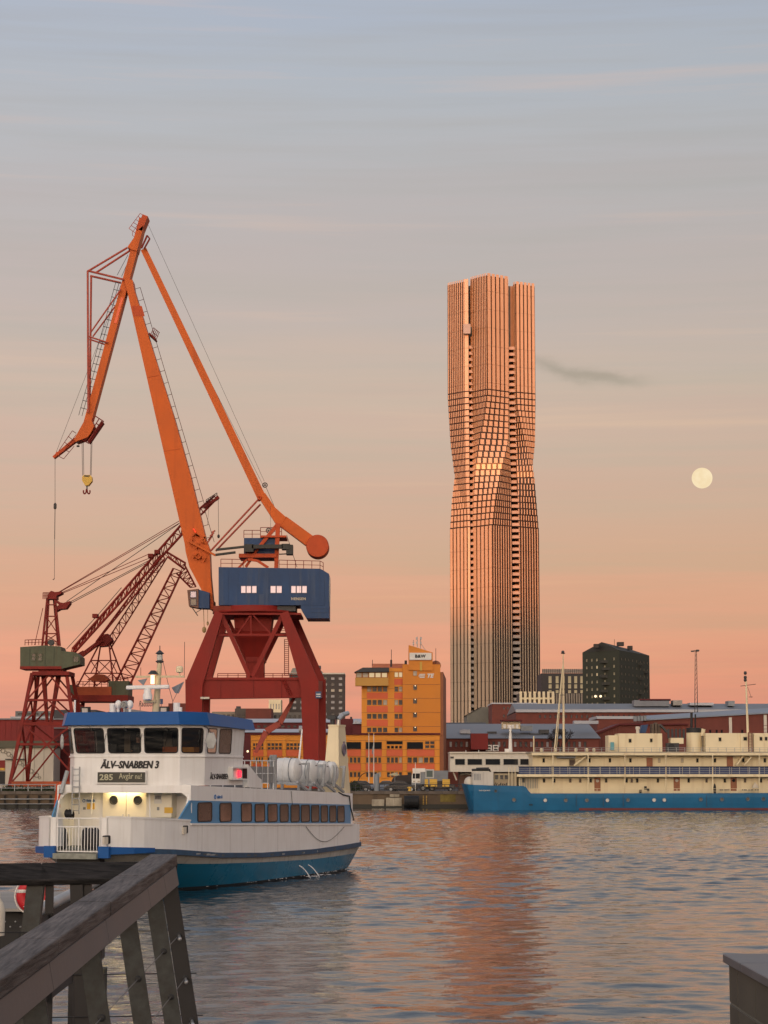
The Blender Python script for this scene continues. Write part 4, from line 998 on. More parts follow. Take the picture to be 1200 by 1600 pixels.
# cooling water jets from the hull
for xa, ya, xb, yb in ((467, 1352, 482, 1374), (481, 1351, 496, 1372)):
    a = onx(xa, ya, 3.2); pts = []
    for k in range(7):
        t = k / 6; pts.append((a.x - 0.05 + 0.55 * t, a.y + (onx(xb, yb, 3.6).y - a.y) * t, a.z * (1 - t ** 1.7) + 0.0 * t))
    MB().path(pts, 0.03, 6).build('cooling_jet', mat('spouting water', (0.7, 0.72, 0.74), 0.15, var=0.0), ferry)

SEAM = mat('faint plate seam', (0.50, 0.48, 0.45), 0.5, var=0.15)
for y in (5.4, 8.3, 11.2, 14.1, 17.0, 19.9, 22.8):
    x = hbw(y); o = MB().box(x - 0.02, x + 0.004, y - 0.012, y + 0.012, zrub(y) + 0.1, ZB0(y) - 0.05).build('plate_seam', SEAM, ferry)
SCUF = mat('fender scuff', (0.10, 0.11, 0.12), 0.8, var=0.4, scale=6)
rs_ = random.Random(12)
for k in range(16):
    y = rs_.uniform(4, 26); x = hbw(y); w = rs_.uniform(0.08, 0.5)
    o = MB().hexa([(hbw(y) + 0.1, y, zrub(y) - 0.06), (hbw(y + w) + 0.1, y + w, zrub(y) - 0.06), (hbw(y + w) + 0.09, y + w, zrub(y) - 0.06), (hbw(y) + 0.09, y, zrub(y) - 0.06), (hbw(y) + 0.108, y, zrub(y) - rs_.uniform(-0.05, 0.0)), (hbw(y + w) + 0.108, y + w, zrub(y) + 0.0), (hbw(y + w) + 0.09, y + w, zrub(y) + 0.0), (hbw(y) + 0.09, y, zrub(y) + 0.0)]).build('scuff_mark', SCUF if k % 3 else GALV, ferry)

# thin broken foam where the jets land and along the stern waterline
fo = MB(); rf_ = random.Random(21)
def fleck(x, y, r):
    k = 7; c = V((x, y, 0.07 + rf_.uniform(0, 0.03))); ph = rf_.uniform(0, 6.28)
    pts = [c + V((math.cos(ph + 6.283 * i / k) * r * rf_.uniform(0.5, 1.2), math.sin(ph + 6.283 * i / k) * r * rf_.uniform(0.5, 1.6), rf_.uniform(-0.01, 0.01))) for i in range(k)]
    fo.add(pts + [c + V((0, 0, 0.025))], [(i, (i + 1) % k, k) for i in range(k)])
for jx, jy, n_, sp in ((3.65, 17.6, 14, 0.35), (3.65, 19.3, 14, 0.35), (2.7, 27.3, 26, 0.7), (3.2, 25.5, 16, 0.8)):
    for k in range(n_): fleck(jx + rf_.gauss(0.1, sp * 0.5), jy + rf_.gauss(0, sp), rf_.uniform(0.03, 0.11))
for k in range(70): y = rf_.uniform(6, 27); fleck(lerp_tab(WATL[1:-1], y) + rf_.uniform(0.02, 0.16), y, rf_.uniform(0.02, 0.05))
fo.build('wash_foam', mat('water foam', (0.55, 0.53, 0.52), 0.7, var=0.1), ferry, kind='stuff')

# ---------------------------------------------------------------- big orange and blue level-luffing crane
YF, YA, YR = 305.0, 311.0, 318.0
crane = thing('harbour_crane', 'tall orange harbour crane with blue machine house on a red portal', 'crane', (at(395, 1205, YA).x, YA, GZ))
CM = lambda: MB(crane)
SH = 7.0   # how far (photo px) the rear frame shows to the right besides perspective
# portal: front and rear frames
def portal(Y, dx, name):
    legs = []
    for top, kn, foot, wt_, wk, wf in (((343 + dx, 957), (305 + dx, 1066), (303 + dx, 1232), 13, 27, 21), ((444 + dx, 957), (483 + dx, 1066), (487 + dx, 1232), 13, 28, 22)):
        m = CM()
        m.beam(at(top[0], top[1], Y), at(kn[0], kn[1], Y), wt_ / ppm(Y), 1.2, wk / ppm(Y), 1.9)
        m.beam(at(kn[0] + (-1 if kn[0] < 400 else 1), kn[1] - 4, Y), at(foot[0], foot[1], Y), wk / ppm(Y), 2.0, wf / ppm(Y), 1.9)
        lg = m.build('leg', RED, crane); legs.append(lg)
        b0 = at(foot[0], foot[1], Y)
        t = CM().box(b0.x - 1.6, b0.x + 1.6, Y - 0.7, Y + 0.7, GZ, b0.z + 0.3).build('bogie', DARK, lg)
    return legs
L1 = portal(YF, 0, 'front'); L2 = portal(YR, SH + 4, 'rear')
for Y, dx in ((YF - 0.2, 0), (YR + 0.2, SH + 4)):
    g_ = CM().ppoly([(299 + dx, 1062), (484 + dx, 1062), (484 + dx, 1086), (470 + dx, 1090), (320 + dx, 1092), (299 + dx, 1092)], Y, 1.6).build('girder', RED, crane)
    CM().pbox(303 + dx, 1058.5, 483 + dx, 1062.2, Y - 0.25, 2.1).build('girder_flange', RED, g_)
for side_x in (302, 486):     # side girders joining front and rear
    a, b_ = at(side_x, 1064, YF + 1), at(side_x + SH + 4, 1064, YR)
    m = CM(); m.hexa([a + V((-0.8, 0, -2.4)), a + V((0.8, 0, -2.4)), b_ + V((0.8, 0, -2.4)), b_ + V((-0.8, 0, -2.4)), a + V((-0.8, 0, 0)), a + V((0.8, 0, 0)), b_ + V((0.8, 0, 0)), b_ + V((-0.8, 0, 0))])
    m.build('side_girder', RED, crane)
for Y, dx in ((YF + 0.3, 0), (YR, SH)):
    CM().pbeam((335 + dx, 992), (452 + dx, 992), Y, 3.5 if dx == 0 else 6, 0.5).build('tie_beam', RED, crane)
    for a, b_ in (((347 + dx, 962), (391 + dx, 1060)), ((441 + dx, 962), (393 + dx, 1060))):
        CM().pbeam(a, b_, Y, 6.5 if dx == 0 else 5.5, 0.6).build('brace', RED, crane)
for a, b_ in (((392, 962), (392, 992)), ((370, 992), (391, 962)), ((425, 992), (396, 962))):
    CM().pbeam(a, b_, YF + 0.6, 2.0, 0.25).build('lattice_brace', RED, crane)
fun = CM(); 
def sq(px0, px1, py, d):
    a, b_ = at(px0, py, YA), at(px1, py, YA); return [(a.x, YA - d, a.z), (b_.x, YA - d, a.z), (b_.x, YA + d, a.z), (a.x, YA + d, a.z)]
lev = [sq(367, 427, 962, 2.7), sq(369, 424, 988, 2.6), sq(385, 413, 1027, 1.4), sq(385.5, 413, 1064, 1.4)]
for a, b_ in zip(lev, lev[1:]): fun.hexa(b_ + a)
FUNN = fun.build('king_post', RED, crane)
CM().pbox(384, 1032, 414.5, 1034, YA - 1.6, 3.2).build('post_collar', RED, FUNN)
# walkway rails on the girders and ladder
def rail_run(name, pts, Y, hpx, parent, m, every=6, r=0.045, mid=True):
    q = CM(); P = [at(x, y, Y) for x, y in pts]; h = V((0, 0, hpx / ppm(Y)))
    for a, b_ in zip(P, P[1:]):
        q.tube(a + h, b_ + h, r, n=4)
        if mid: q.tube(a + h * 0.5, b_ + h * 0.5, r * 0.8, n=4)
        k = max(1, int((b_ - a).length / (every / ppm(Y) * 2)))
        for i in range(k + 1): c = a.lerp(b_, i / k); q.tube(c, c + h, r, n=4)
    return q.build(name, m, parent)
rail_run('walkway_railing', [(340, 1058.5), (388, 1058.5)], YF + 1.4, 6, crane, RED); rail_run('walkway_railing', [(412, 1058.5), (470, 1058.5)], YF + 1.4, 6, crane, RED)
rail_run('walkway_railing', [(362, 988), (378, 988)], YF + 3, 6, crane, RED); rail_run('walkway_railing', [(425, 988), (448, 988)], YF + 3, 6, crane, RED)
def ladder(parent, a, b_, Y, w, m, step=3.0, cage=False, r=0.05, Yb=None):
    q = CM(); A, B_ = at(a[0], a[1], Y), at(b_[0], b_[1], Y if Yb is None else Yb); d = (B_ - A); side = V((1, 0, 0)) * (w / ppm(Y))
    q.tube(A, B_, r, n=4).tube(A + side, B_ + side, r, n=4)
    n_ = int(d.length * ppm(Y) / step)
    for i in range(n_ + 1): c = A.lerp(B_, i / max(1, n_)); q.tube(c, c + side, r * 0.8, n=4)
    return q.build('ladder', m, parent)
ladder(crane, (444.5, 999), (444.5, 1055), YR - 2, 6.5, RED, 3)
ladder(crane, (440, 1062), (452, 1086), YF - 0.35, 5, RED, 3)
# bent folding arm between girder and ground
arm = CM()
for a, b_, w1, w2 in (((462, 1086), (437, 1130), 4, 9), ((437, 1130), (416, 1143), 9, 10), ((416, 1143), (399, 1176), 9, 5)): arm.pbeam(a, b_, YF + 4, w1, 0.6, w2=w2)
arm.build('folding_arm', mat('dull red arm paint', (0.33, 0.05, 0.03), 0.6, var=0.15), crane)
for x0, y0, x1, y1, m_ in ((493, 1080.5, 502, 1091, mat('blue info plate', (0.03, 0.07, 0.16), 0.5)), (313, 1089, 327, 1092, PLASTER)):
    CM().pbox(x0, y0, x1, y1, YF - 1.25, 0.08).build('sign_plate', m_, crane)
CM().pbox(494, 1084, 501, 1085.4, YF - 1.28, 0.02).pbox(494, 1087.5, 501, 1088.6, YF - 1.28, 0.02).build('plate_print', SIGNWH, crane, kind='stuff')
# slewing ring and platform
ring = CM().lathe((at(397, 960, YA).x, YA, at(397, 962, YA).z), [(5.4, 0), (5.9, 0.25), (5.9, 0.5), (4.6, 0.55), (4.6, 1.2)], 24).build('slewing_ring', RED, crane, smooth=True)
CM().pbox(334, 957.5, 470, 960.5, YA - 5.4, 10.8).build('slew_platform', RED, crane)
CM().pbox(333, 946.5, 403, 956.5, YA - 3.4, 6.8).build('slew_base', mat('brown red slew base', (0.20, 0.035, 0.02), 0.6, var=0.2, spec=0.2), crane)
CM().pbox(404, 946.5, 462, 955, YA - 3.0, 6.0).build('slew_underframe', DARK, crane)
# machine house
hy0, hd = YA - 3.6, 7.2
hs = CM().ppoly([(341.5, 945.5), (341.5, 886), (500, 888.5), (507, 892), (507, 945.5)], hy0, hd)
house = hs.build('machine_house', CRANEBLUE, crane)
CM().ppoly([(507.1, 892.4), (514, 896.5), (514, 966), (479, 966), (470, 951), (470, 945.7), (507.1, 945.7)], hy0 + 0.03, hd - 0.06).build('counterweight_end', CRANEBLUE, house)
for x in (357, 372, 388, 404, 420, 436, 452, 468, 484, 499): CM().pbox(x - 0.25, 888.5, x + 0.25, 945, hy0 - 0.03, 0.05).build('panel_seam', mat('dark seam', (0.025, 0.05, 0.11), 0.6), house)
for y in (905, 951, 957): CM().pbox(486 if y > 920 else 500, y - 0.25, 507 if y < 920 else 513.5, y + 0.25, hy0 - 0.02, 0.06).build('panel_seam', MATS['dark seam'], house)
WB = mat('grey window bars', (0.10, 0.10, 0.13), 0.6, var=0.0)
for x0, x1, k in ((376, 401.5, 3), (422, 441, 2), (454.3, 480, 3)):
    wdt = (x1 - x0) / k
    for j in range(k): pwindow(house, x0 + j * wdt + 0.3, 915, x0 + (j + 1) * wdt - 0.3, 927, hy0 - 0.03, WB, SKYPINK, 0.06)
a, b_ = at(404.5, 945, hy0), at(412.5, 928.5, hy0)
CM().box(a.x, b_.x, hy0 - 0.05, hy0, a.z, b_.z).build('door', mat('door blue', (0.03, 0.06, 0.13), 0.6), house)
p = at(466.5, 935.6, hy0 - 0.03) - V(crane.location); lettering('HENSEN', house, p, 22.5 / ppm(hy0), 4.3 / ppm(hy0), mat('cream letters', (0.55, 0.47, 0.33), 0.6), bold=0.03, spacing=1.25)
e = CM(); pe = at(514, 925, YA)
for t in range(20):
    a0, a1 = t / 20 * 2 * math.pi, (t + 1) / 20 * 2 * math.pi
    e.tube((pe.x + 0.05, YA + 2.1 * math.cos(a0), pe.z + 2.1 * math.sin(a0)), (pe.x + 0.05, YA + 2.1 * math.cos(a1), pe.z + 2.1 * math.sin(a1)), 0.12, n=4)
e.build('end_emblem', PLASTER, house)
rail_run('roof_railing', [(345, 886.5), (380, 887)], hy0 + 0.3, 13, house, RED); rail_run('roof_railing', [(436, 888), (500, 889.5), (505, 892)], hy0 + 0.3, 13, house, RED)
rail_run('roof_railing', [(436, 888), (500, 889.5)], hy0 + hd - 0.3, 13, house, RED)
# A-frame on the roof, winch cabin, luffing rack
CM().pbox(381, 840.5, 430, 866, YA - 2, 4).build('winch_cabin', CRANEBLUE, crane)
rail_run('cabin_railing', [(381, 840.5), (407, 840.5)], YA - 1.9, 12, crane, RED); rail_run('cabin_railing', [(407, 837), (440, 837)], YA - 2.5, 13, crane, RED)
for Y in (YA - 2.3, YA + 2.3):
    af = CM(); af.pbeam((435, 818), (404, 856), Y, 6, 0.5, w2=5); af.pbeam((434.5, 818), (431.5, 888), Y, 7, 0.6, w2=6); af.pbeam((404, 856), (384, 886), Y, 4, 0.4)
    af.build('a_frame', ORANGE2, crane)
CM().pbox(407, 836.5, 447, 839.5, YA - 2.8, 5.6).build('a_frame_platform', ORANGE2, crane)
CM().pbox(373, 865, 432, 871, YA - 2.8, 5.6).build('rack_platform', ORANGE2, crane)
br = CM(); br.pbeam((387, 874), (402, 876), YA - 2.9, 4, 0.4).pbeam((402, 876), (419, 887), YA - 2.9, 4, 0.4).pbeam((372, 888), (386, 874), YA - 2.7, 3, 0.4).build('roof_bracket', ORANGE2, crane)
OLIVE = mat('greasy black rack', (0.028, 0.027, 0.022), 0.6, var=0.3)
rk = CM().pbeam((338, 859), (384, 854), YA - 3.4, 3, 0.8).pbeam((337, 867), (368, 863), YA - 3.4, 3, 0.8).pbeam((394, 854.5), (442, 854), YA - 3.4, 6, 1.0)
rk.pbox(382, 850, 396, 862, YA - 3.9, 2.0).pbox(440, 849.5, 453, 858, YA - 3.9, 2.0).pbox(447, 851, 457.5, 866, YA - 3.8, 1.9).pbeam((436, 866), (457, 865), YA - 3.4, 1.5, 0.4)
rk.build('luffing_rack', OLIVE, crane)
for x, y in ((414, 758), (419.5, 829)):
    q = at(x, y, YA - 1.4); w_ = CM().torus(q, 0.33, 0.07, 'Y', n=14, m=5)
    for t in range(3): ang = t * math.pi / 3; w_.tube(q + V((math.cos(ang) * 0.33, 0, math.sin(ang) * 0.33)), q - V((math.cos(ang) * 0.33, 0, math.sin(ang) * 0.33)), 0.04, n=4)
    w_.build('rope_pulley', DARK, crane)
# main boom
bm = CM().ppoly([(194, 437), (207, 437), (209, 450), (243, 561), (272, 652), (297, 741), (321.5, 842), (327.5, 858), (329, 900), (333.5, 948), (331, 952), (326.5, 951), (314, 920), (296, 886), (290, 862), (288.5, 850), (197.5, 450)], YA - 1.5, 3.0)
boom = bm.build('boom', ORANGE, crane)
CM().pbox(328.5, 938, 333.4, 952, YA - 2.2, 4.4).build('boom_heel_pin', ORANGE2, boom)
pa = CM().ppoly([(205.6, 478), (221.5, 478), (226.2, 494), (209, 494)], YA - 1.53, 0.04).build('repaint_patch', ORANGE2, boom)
MACH = CM()
rr = random.Random(5)
for k in range(16):
    x, y = rr.uniform(297, 322), rr.uniform(838, 875); MACH.pbeam((x, y), (x + rr.uniform(-9, 9), y + rr.uniform(-9, 9)), YA - 1.8, rr.uniform(0.8, 2.0), 0.4)
MACH.pbeam((296, 846), (337, 868), YA - 2.0, 3, 0.5).build('boom_machinery', ORANGE, boom)
CM().ptube((302, 826), (306, 832), YA - 1.7, 1.0).build('red_lamp', mat('dim red lamp', (0.6, 0.05, 0.02), 0.4, emit=(1, 0.06, 0.02), estr=0.8), boom)
PJNT = mat('orange plate joint', (0.36, 0.055, 0.014), 0.6, var=0.2, spec=0.2)
for y in (590, 705):
    xl, xr = 197.5 + (y - 450) * 0.2275, 209 + (y - 450) * 0.2935 - (1 if y > 700 else 0)
    CM().ppoly([(xl + 0.6, y), (xr - 0.8, y - 4), (xr - 0.7, y - 3.6), (xl + 0.7, y + 0.4)], YA - 1.53, 0.05).build('plate_joint', PJNT, boom)
RJNT = mat('red plate joint', (0.13, 0.012, 0.01), 0.6, var=0.2, spec=0.2)
for x in (345, 396, 440): CM().pbox(x - 0.4, 1063, x + 0.4, 1090, YF - 0.25, 0.06).build('plate_joint', RJNT, crane)
# caged ladder along the boom's upper side
lad = CM()
def along(t): return (213 + (333 - 213) * t, 452 + (868 - 452) * t)
def off(p, k): return (p[0] + 9.6 * k / 10, p[1] - 2.8 * k / 10)
n_ = 44
edge = [(209.5 + 0.2957 * (y - 452) - (2 if y > 800 else 0), y) for y in np.linspace(452, 850, n_)]
for i, (a, b_) in enumerate(zip(edge, edge[1:])):
    A, B_ = off(a, 10), off(b_, 10); lad.ptube(A, B_, YA - 0.9, 0.42, n=4); lad.ptube(A, B_, YA + 0.4, 0.42, n=4)
    if i % 2 == 0: lad.ptube(a, A, YA - 0.9, 0.4, n=4); lad.tube(at(A[0], A[1], YA - 0.9), at(A[0], A[1], YA + 0.4), 0.03, n=4)
lad.build('boom_ladder', mat('dark red railing', (0.10, 0.03, 0.025), 0.6), boom)
pf = CM(); pf.pbeam((234, 523), (244, 532), YA, 2.5, 2.4)
for k in range(5): pf.ptube((235 + k * 2.2, 524 + k * 1.8), (240 + k * 2.2, 512 + k * 1.8), YA - 1.3, 0.5, n=4)
pf.ptube((240, 512), (249.5, 520), YA - 1.3, 0.5, n=4).ptube((237.5, 518), (247, 526), YA - 1.3, 0.5, n=4).build('boom_platform', LATRED, boom)
pf = CM()
for k in range(4): pf.pbeam((323 + k * 2.5, 850 - k * 6), (331 + k * 1.8, 838 - k * 3), YA - 1.2, 2.0, 0.3)
pf.build('boom_step_platform', TUBERED, boom)
# jib
jb = CM().beam(at(224, 344, YA), at(137.5, 664, YA), 10.5 / ppm(YA), 2.2, 12 / ppm(YA), 2.2)
jib = jb.build('jib', ORANGE, crane)
CM().pbeam((191, 465), (180, 505), YA - 1.15, 4.2, 0.06).build('repaint_patch', mat('fresh orange paint', (0.85, 0.13, 0.04), 0.5), jib)
CM().ppoly([(199, 386), (210, 370), (217, 358), (224, 352), (221, 366), (214, 392), (206, 390)], YA - 1.4, 2.8).build('head_bracket', ORANGE, jib)
CM().pbeam((228.5, 340), (219, 363), YA, 9, 2.8).build('jib_head', ORANGE2, jib)
CM().pbeam((230, 368), (221, 388), YA - 1.5, 2.5, 0.3).pbeam((234, 373), (225, 389), YA - 1.5, 2.2, 0.3).pbeam((230, 368), (234, 373), YA - 1.5, 2, 0.3).build('head_link', LATRED, jib)
hc = CM()
P4 = [(219, 333), (233 - 14 + 0.5, 333.5)]
cage = [(219, 333.5), (201.5, 357), (213, 365), (230, 340)]
for k in range(4):
    a, b_ = cage[k], cage[(k + 1) % 4]; hc.ptube(a, b_, YA - 1.2, 0.45, n=4)
for t in (0.2, 0.4, 0.6, 0.8):
    hc.ptube((219 - 17.5 * t, 333.5 + 23.5 * t), (230 - 17 * t, 340 + 25 * t), YA - 1.2, 0.45, n=4)
hc.ptube((225, 337), (208, 361.5), YA - 1.2, 0.4, n=4).ptube((207, 361), (207, 368), YA - 1.2, 0.4, n=4).ptube((207, 368), (217, 374), YA - 1.2, 0.4, n=4)
hc.build('head_cage', TUBERED, jib)
BT = [((199, 387), (137, 424)), ((207, 389), (150, 426)), ((137, 423), (194, 437)), ((141, 431), (189, 442)), ((137, 423), (138, 645)), ((142.5, 431), (140, 645)),
      ((142, 519), (189, 452)), ((145, 526), (190, 465)), ((139, 526), (169, 535.5)), ((139.5, 530), (168, 539.5))]
for i, (a, b_) in enumerate(BT):
    CM().ptube(a, b_, YA - 1.5 + 3.0 * (i % 2), 1.7 if i < 6 else 1.3, n=8).build('brace_tube', TUBERED, jib, smooth=True)
jl = CM(); A0, A1 = (186, 442), (128, 650)
for t in np.linspace(0, 1, 19)[:-1]:
    t2 = t + 1 / 18
    for k in (0, 5):
        a = (A0[0] + (A1[0] - A0[0]) * t - k, A0[1] + (A1[1] - A0[1]) * t - k * 0.25); b_ = (A0[0] + (A1[0] - A0[0]) * t2 - k, A0[1] + (A1[1] - A0[1]) * t2 - k * 0.25)
        jl.ptube(a, b_, YA - 0.5, 0.42, n=4)
    a = (A0[0] + (A1[0] - A0[0]) * t, A0[1] + (A1[1] - A0[1]) * t); jl.ptube((a[0] - 5.5, a[1] - 1.5), (a[0] + 6, a[1] + 1.4), YA - 0.5, 0.5, n=4)
jl.ptube((200, 398), (183, 430), YA - 0.5, 0.4, n=4).ptube((205, 398), (190, 432), YA - 0.5, 0.4, n=4).build('jib_ladder', DARK, jib)
# jib foot with walkways and whip arm
CM().ppoly([(133, 655), (143, 656), (147, 666), (142, 676), (137, 683), (118, 690), (116, 686), (124, 671)], YA - 1.5, 3.0).build('jib_foot', ORANGE, jib)
CM().pbeam((119, 687), (84, 715.5), YA, 6.5, 1.2, w2=4).build('whip_arm', ORANGE2, jib)
q = at(90, 709, YA - 0.7); CM().lathe(q, [(0.28, -0.15), (0.28, 0.15)], 14, 'Y').build('sheave', ORANGE2, jib)
wk = CM()
for a, b_ in (((148, 649.5), (162, 658.5)), ((162, 658.5), (139, 693)), ((139, 693), (128, 687)), ((146, 653), (137, 682)), ((155, 654), (134, 688)), ((151, 662), (157, 666)), ((145, 672), (151, 676))):
    for Y in (YA - 1.4, YA + 1.4): wk.ptube(a, b_, Y, 0.8, n=4)
wk.pbeam((161, 660), (139, 692), YA, 2, 2.6).build('foot_walkway', LATRED, jib)
wk = CM()
for a, b_ in (((116, 697), (99.5, 717)), ((99.5, 717), (92, 713)), ((108, 706), (102, 703)), ((113, 673), (92, 704)), ((119, 679), (98, 708)), ((113, 673), (119, 677)), ((107, 682), (113, 687)), ((101, 691), (106, 695))):
    wk.ptube(a, b_, YA - 1.0, 0.5, n=4)
wk.build('arm_walkway', LATRED, jib)
for y in (691.5, 697): CM().lathe(at(122, y, YA - 1.6), [(0.1, 0.12), (0.24, 0.05), (0.2, -0.12)], 10).build('lantern', BLACK, jib)
# hook block on four falls
hb_ = CM()
for x0, x1, Y in ((128, 129, YA - 0.5), (130, 131, YA + 0.5), (144, 142.5, YA - 0.5), (142.5, 141, YA + 0.5)): hb_.tube(at(x0, 684, Y), at(x1, 743, Y), 0.035, n=4)
hb_.build('hoist_rope', CABLE, crane)
hk = CM().ppoly([(128.3, 745), (131, 742), (140.5, 742), (143.5, 745), (143.6, 751.5), (138, 758.5), (133, 758.5), (128.2, 751)], YA - 0.55, 1.1).build('hook_block', YELLOW, crane)
CM().pbox(131.5, 742.6, 140, 744.6, YA - 0.6, 1.2).pbox(134.8, 758, 136.6, 764.5, YA - 0.15, 0.3).build('block_fitting', DARK, hk)
dh = CM()
for sgn in (1, -1):
    pts = [(135.5 + sgn * 0.3, 764), (135.5 + sgn * 1.2, 770), (135.5 + sgn * 3.5, 772), (135.5 + sgn * 5.2, 769.5), (135.5 + sgn * 5.0, 766)]
    for a, b_ in zip(pts, pts[1:]): dh.ptube(a, b_, YA, 1.2, n=6)
dh.build('ramshorn_hook', LATRED, hk)
wl_ = CM().tube(at(86, 715, YA), at(86, 787, YA), 0.03, n=4).lathe(at(86, 796, YA), [(0.05, 0), (0.22, 0.15), (0.22, 0.75), (0.08, 0.95)], 10).tube(at(86, 796, YA), at(85.4, 842, YA), 0.05, n=4).tube(at(85.4, 842, YA), at(85, 903, YA), 0.03, n=4).path([at(85, 903, YA), at(84, 906, YA), at(82.5, 905, YA)], 0.05, 4)
wl_.build('whip_line', CABLE, crane)
CM().tube(at(88, 706, YA), at(189, 445, YA), 0.025, n=4).build('whip_rope', CABLE, crane)
# back tie, counterweight lever
tie = CM().beam(at(225, 391, YA), at(410, 780, YA), 9.5 / ppm(YA), 1.6, 14 / ppm(YA), 1.8).build('back_tie', ORANGE, crane)
CM().ppoly([(403.5, 776), (414, 770), (430, 793), (446.5, 807.5), (441, 818), (435, 820.5), (430, 817)], YA - 1.2, 2.4).build('lever_head', ORANGE, crane)
CM().ppoly([(434, 819), (447.5, 807), (490, 838), (478, 852)], YA - 1.1, 2.2).build('lever_arm', ORANGE, crane)
c_ = at(496.5, 855, YA); cw = CM().lathe(c_, [(1.55, -1.8), (1.62, -1.7), (1.62, 1.7), (1.55, 1.8)], 36, 'Y').build('counterweight', ORANGE2, crane, smooth=True)
CM().torus(at(405.5, 778, YA - 1.3), 0.22, 0.12, 'Y', n=12, m=5).build('pivot_pin', ORANGE2, crane)
for a, b_ in (((405, 779), (329, 861)), ((407, 788), (337, 861))): CM().ptube(a, b_, YA - 1 + (2 if a[0] > 406 else 0), 1.5, n=8).build('luffing_rod', TUBERED, crane, smooth=True)
CM().tube(at(232, 352, YA), at(413, 752, YA), 0.022, n=4).build('stay_rope', CABLE, crane); CM().tube(at(229, 400, YA), at(412, 760, YA), 0.022, n=4).build('stay_rope', CABLE, crane)
CM().tube(at(416, 762, YA - 1.2), at(428, 790, YA - 1.3), 0.03, n=4).tube(at(422, 790, YA - 1.2), at(423, 828, YA - 1.2), 0.02, n=4).tube(at(448, 836, YA - 2), at(464, 886, YA - 2), 0.035, n=4).build('guy_rope', CABLE, crane)
# driver's cab
cabb = CM().ppoly([(292.5, 922), (310, 920), (310, 950), (295, 947)], YA - 3.4, 3.0).build('driver_cab', mat('cab brown frame', (0.16, 0.07, 0.045), 0.6), crane)
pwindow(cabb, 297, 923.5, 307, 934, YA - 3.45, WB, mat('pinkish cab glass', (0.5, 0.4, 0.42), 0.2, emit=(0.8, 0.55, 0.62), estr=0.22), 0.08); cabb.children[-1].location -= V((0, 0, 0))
pwindow(cabb, 297.5, 935.5, 307, 946, YA - 3.45, WB, GLASS2, 0.08)
CM().ppoly([(310, 921), (327, 926), (327, 950.5), (310, 950)], YA - 3.2, 3.0).build('cab_gangway', CRANEBLUE, crane)
CM().pbeam((300, 949), (309, 962), YA - 3, 1.4, 0.3).pbeam((305, 958), (318, 950), YA - 3, 0.8, 0.2).build('cab_bracket', DARK, crane)
CM().tube(at(318, 951, YA - 1), at(319, 980, YA - 1), 0.04, n=4).ball(at(319, 984, YA - 1), 0.3, 0.2, 0.45).tube(at(324.5, 951, YA - 1), at(324.5, 978, YA - 1), 0.03, n=4).ball(at(324.5, 974, YA - 1), 0.15, 0.15, 0.3).build('auxiliary_hook', mat('brass hook', (0.35, 0.24, 0.10), 0.5), crane)

# ---------------------------------------------------------------- two older lattice cranes
def lattice(root, a0, a1, b0, b1, Y, depth, n, rc, rl, mats, name='lattice_boom', chord_name='chord', Y1=None):
    """four-chord lattice girder; a = lower edge, b = upper edge (photo pixels), each from foot to head"""
    Y1 = Y if Y1 is None else Y1
    c = [[at(*p, Yy + s * depth / 2 * (1 if i == 0 else 0.7)) for i, (p, Yy) in enumerate(((q[0], Y), (q[1], Y1)))] for q in ((a0, a1), (b0, b1)) for s in (-1, 1)]
    lac = MB(root)
    P = lambda k, t: c[k][0].lerp(c[k][1], t)
    for i in range(n):
        t0, t1 = i / n, (i + 1) / n
        for k, j in ((0, 2), (1, 3), (0, 1), (2, 3)):
            if i % 2: lac.tube(P(k, t0), P(j, t1), rl, n=4)
            else: lac.tube(P(j, t0), P(k, t1), rl, n=4)
            if k in (0, 1) and j > 1: lac.tube(P(k, t1), P(j, t1), rl, n=4)
    o = lac.build(name, mats[1], root)
    for k in range(4): MB(root).tube(c[k][0], c[k][1], rc, n=5).build(chord_name, mats[0], o)
    return o
LY = 322.0
lc = thing('lattice_crane', 'rust red lattice crane with an olive green cabin at the left edge', 'crane', (at(75, 1205, LY).x, LY, GZ))
LM = lambda: MB(lc)
def tower_leg(m_root, a, b_, Y0, Y1, w, mt=LATRED):
    MB(m_root).beam(at(a[0], a[1], Y0), at(b_[0], b_[1], Y1), w / ppm(Y0), w / ppm(Y0)).build('leg', mt, m_root)
feet = [((50, 1052), (14, 1232), LY - 2, LY - 5), ((104, 1052), (128, 1232), LY - 2, LY - 5), ((60, 1052), (42, 1228), LY + 3, LY + 8), ((112, 1052), (148, 1228), LY + 3, LY + 8)]
for a, b_, y0, y1 in feet: tower_leg(lc, a, b_, y0, y1, 5.0)
def legpt(k, py):
    a, b_, y0, y1 = feet[k]; t = (py - a[1]) / (b_[1] - a[1]); return at(a[0] + (b_[0] - a[0]) * t, py, y0 + (y1 - y0) * t)
for py, w in ((1054, 4.5), (1094, 3.2), (1131, 5), (1163, 3.5), (1225, 8)):
    for k, j in ((0, 1), (2, 3), (0, 2), (1, 3)): LM().beam(legpt(k, py), legpt(j, py), w / ppm(LY), 0.35).build('cross_beam', LATRED if py < 1200 else LATORANGE, lc)
for p0_, p1_ in ((1054, 1094), (1094, 1131), (1131, 1163), (1163, 1225)):
    for k, j in ((0, 1), (2, 3), (0, 2)):
        m_ = (legpt(k, p0_ if p0_ != 1131 else p1_) + legpt(j, p0_ if p0_ != 1131 else p1_)) / 2; low = p1_ if p0_ != 1131 else p0_
        b1 = LM().beam(legpt(k, low), m_, 2.3 / ppm(LY), 0.25); b1.build('diagonal_brace', LATRED, lc)
        LM().beam(legpt(j, low), m_, 2.3 / ppm(LY), 0.25).build('diagonal_brace', LATRED, lc)
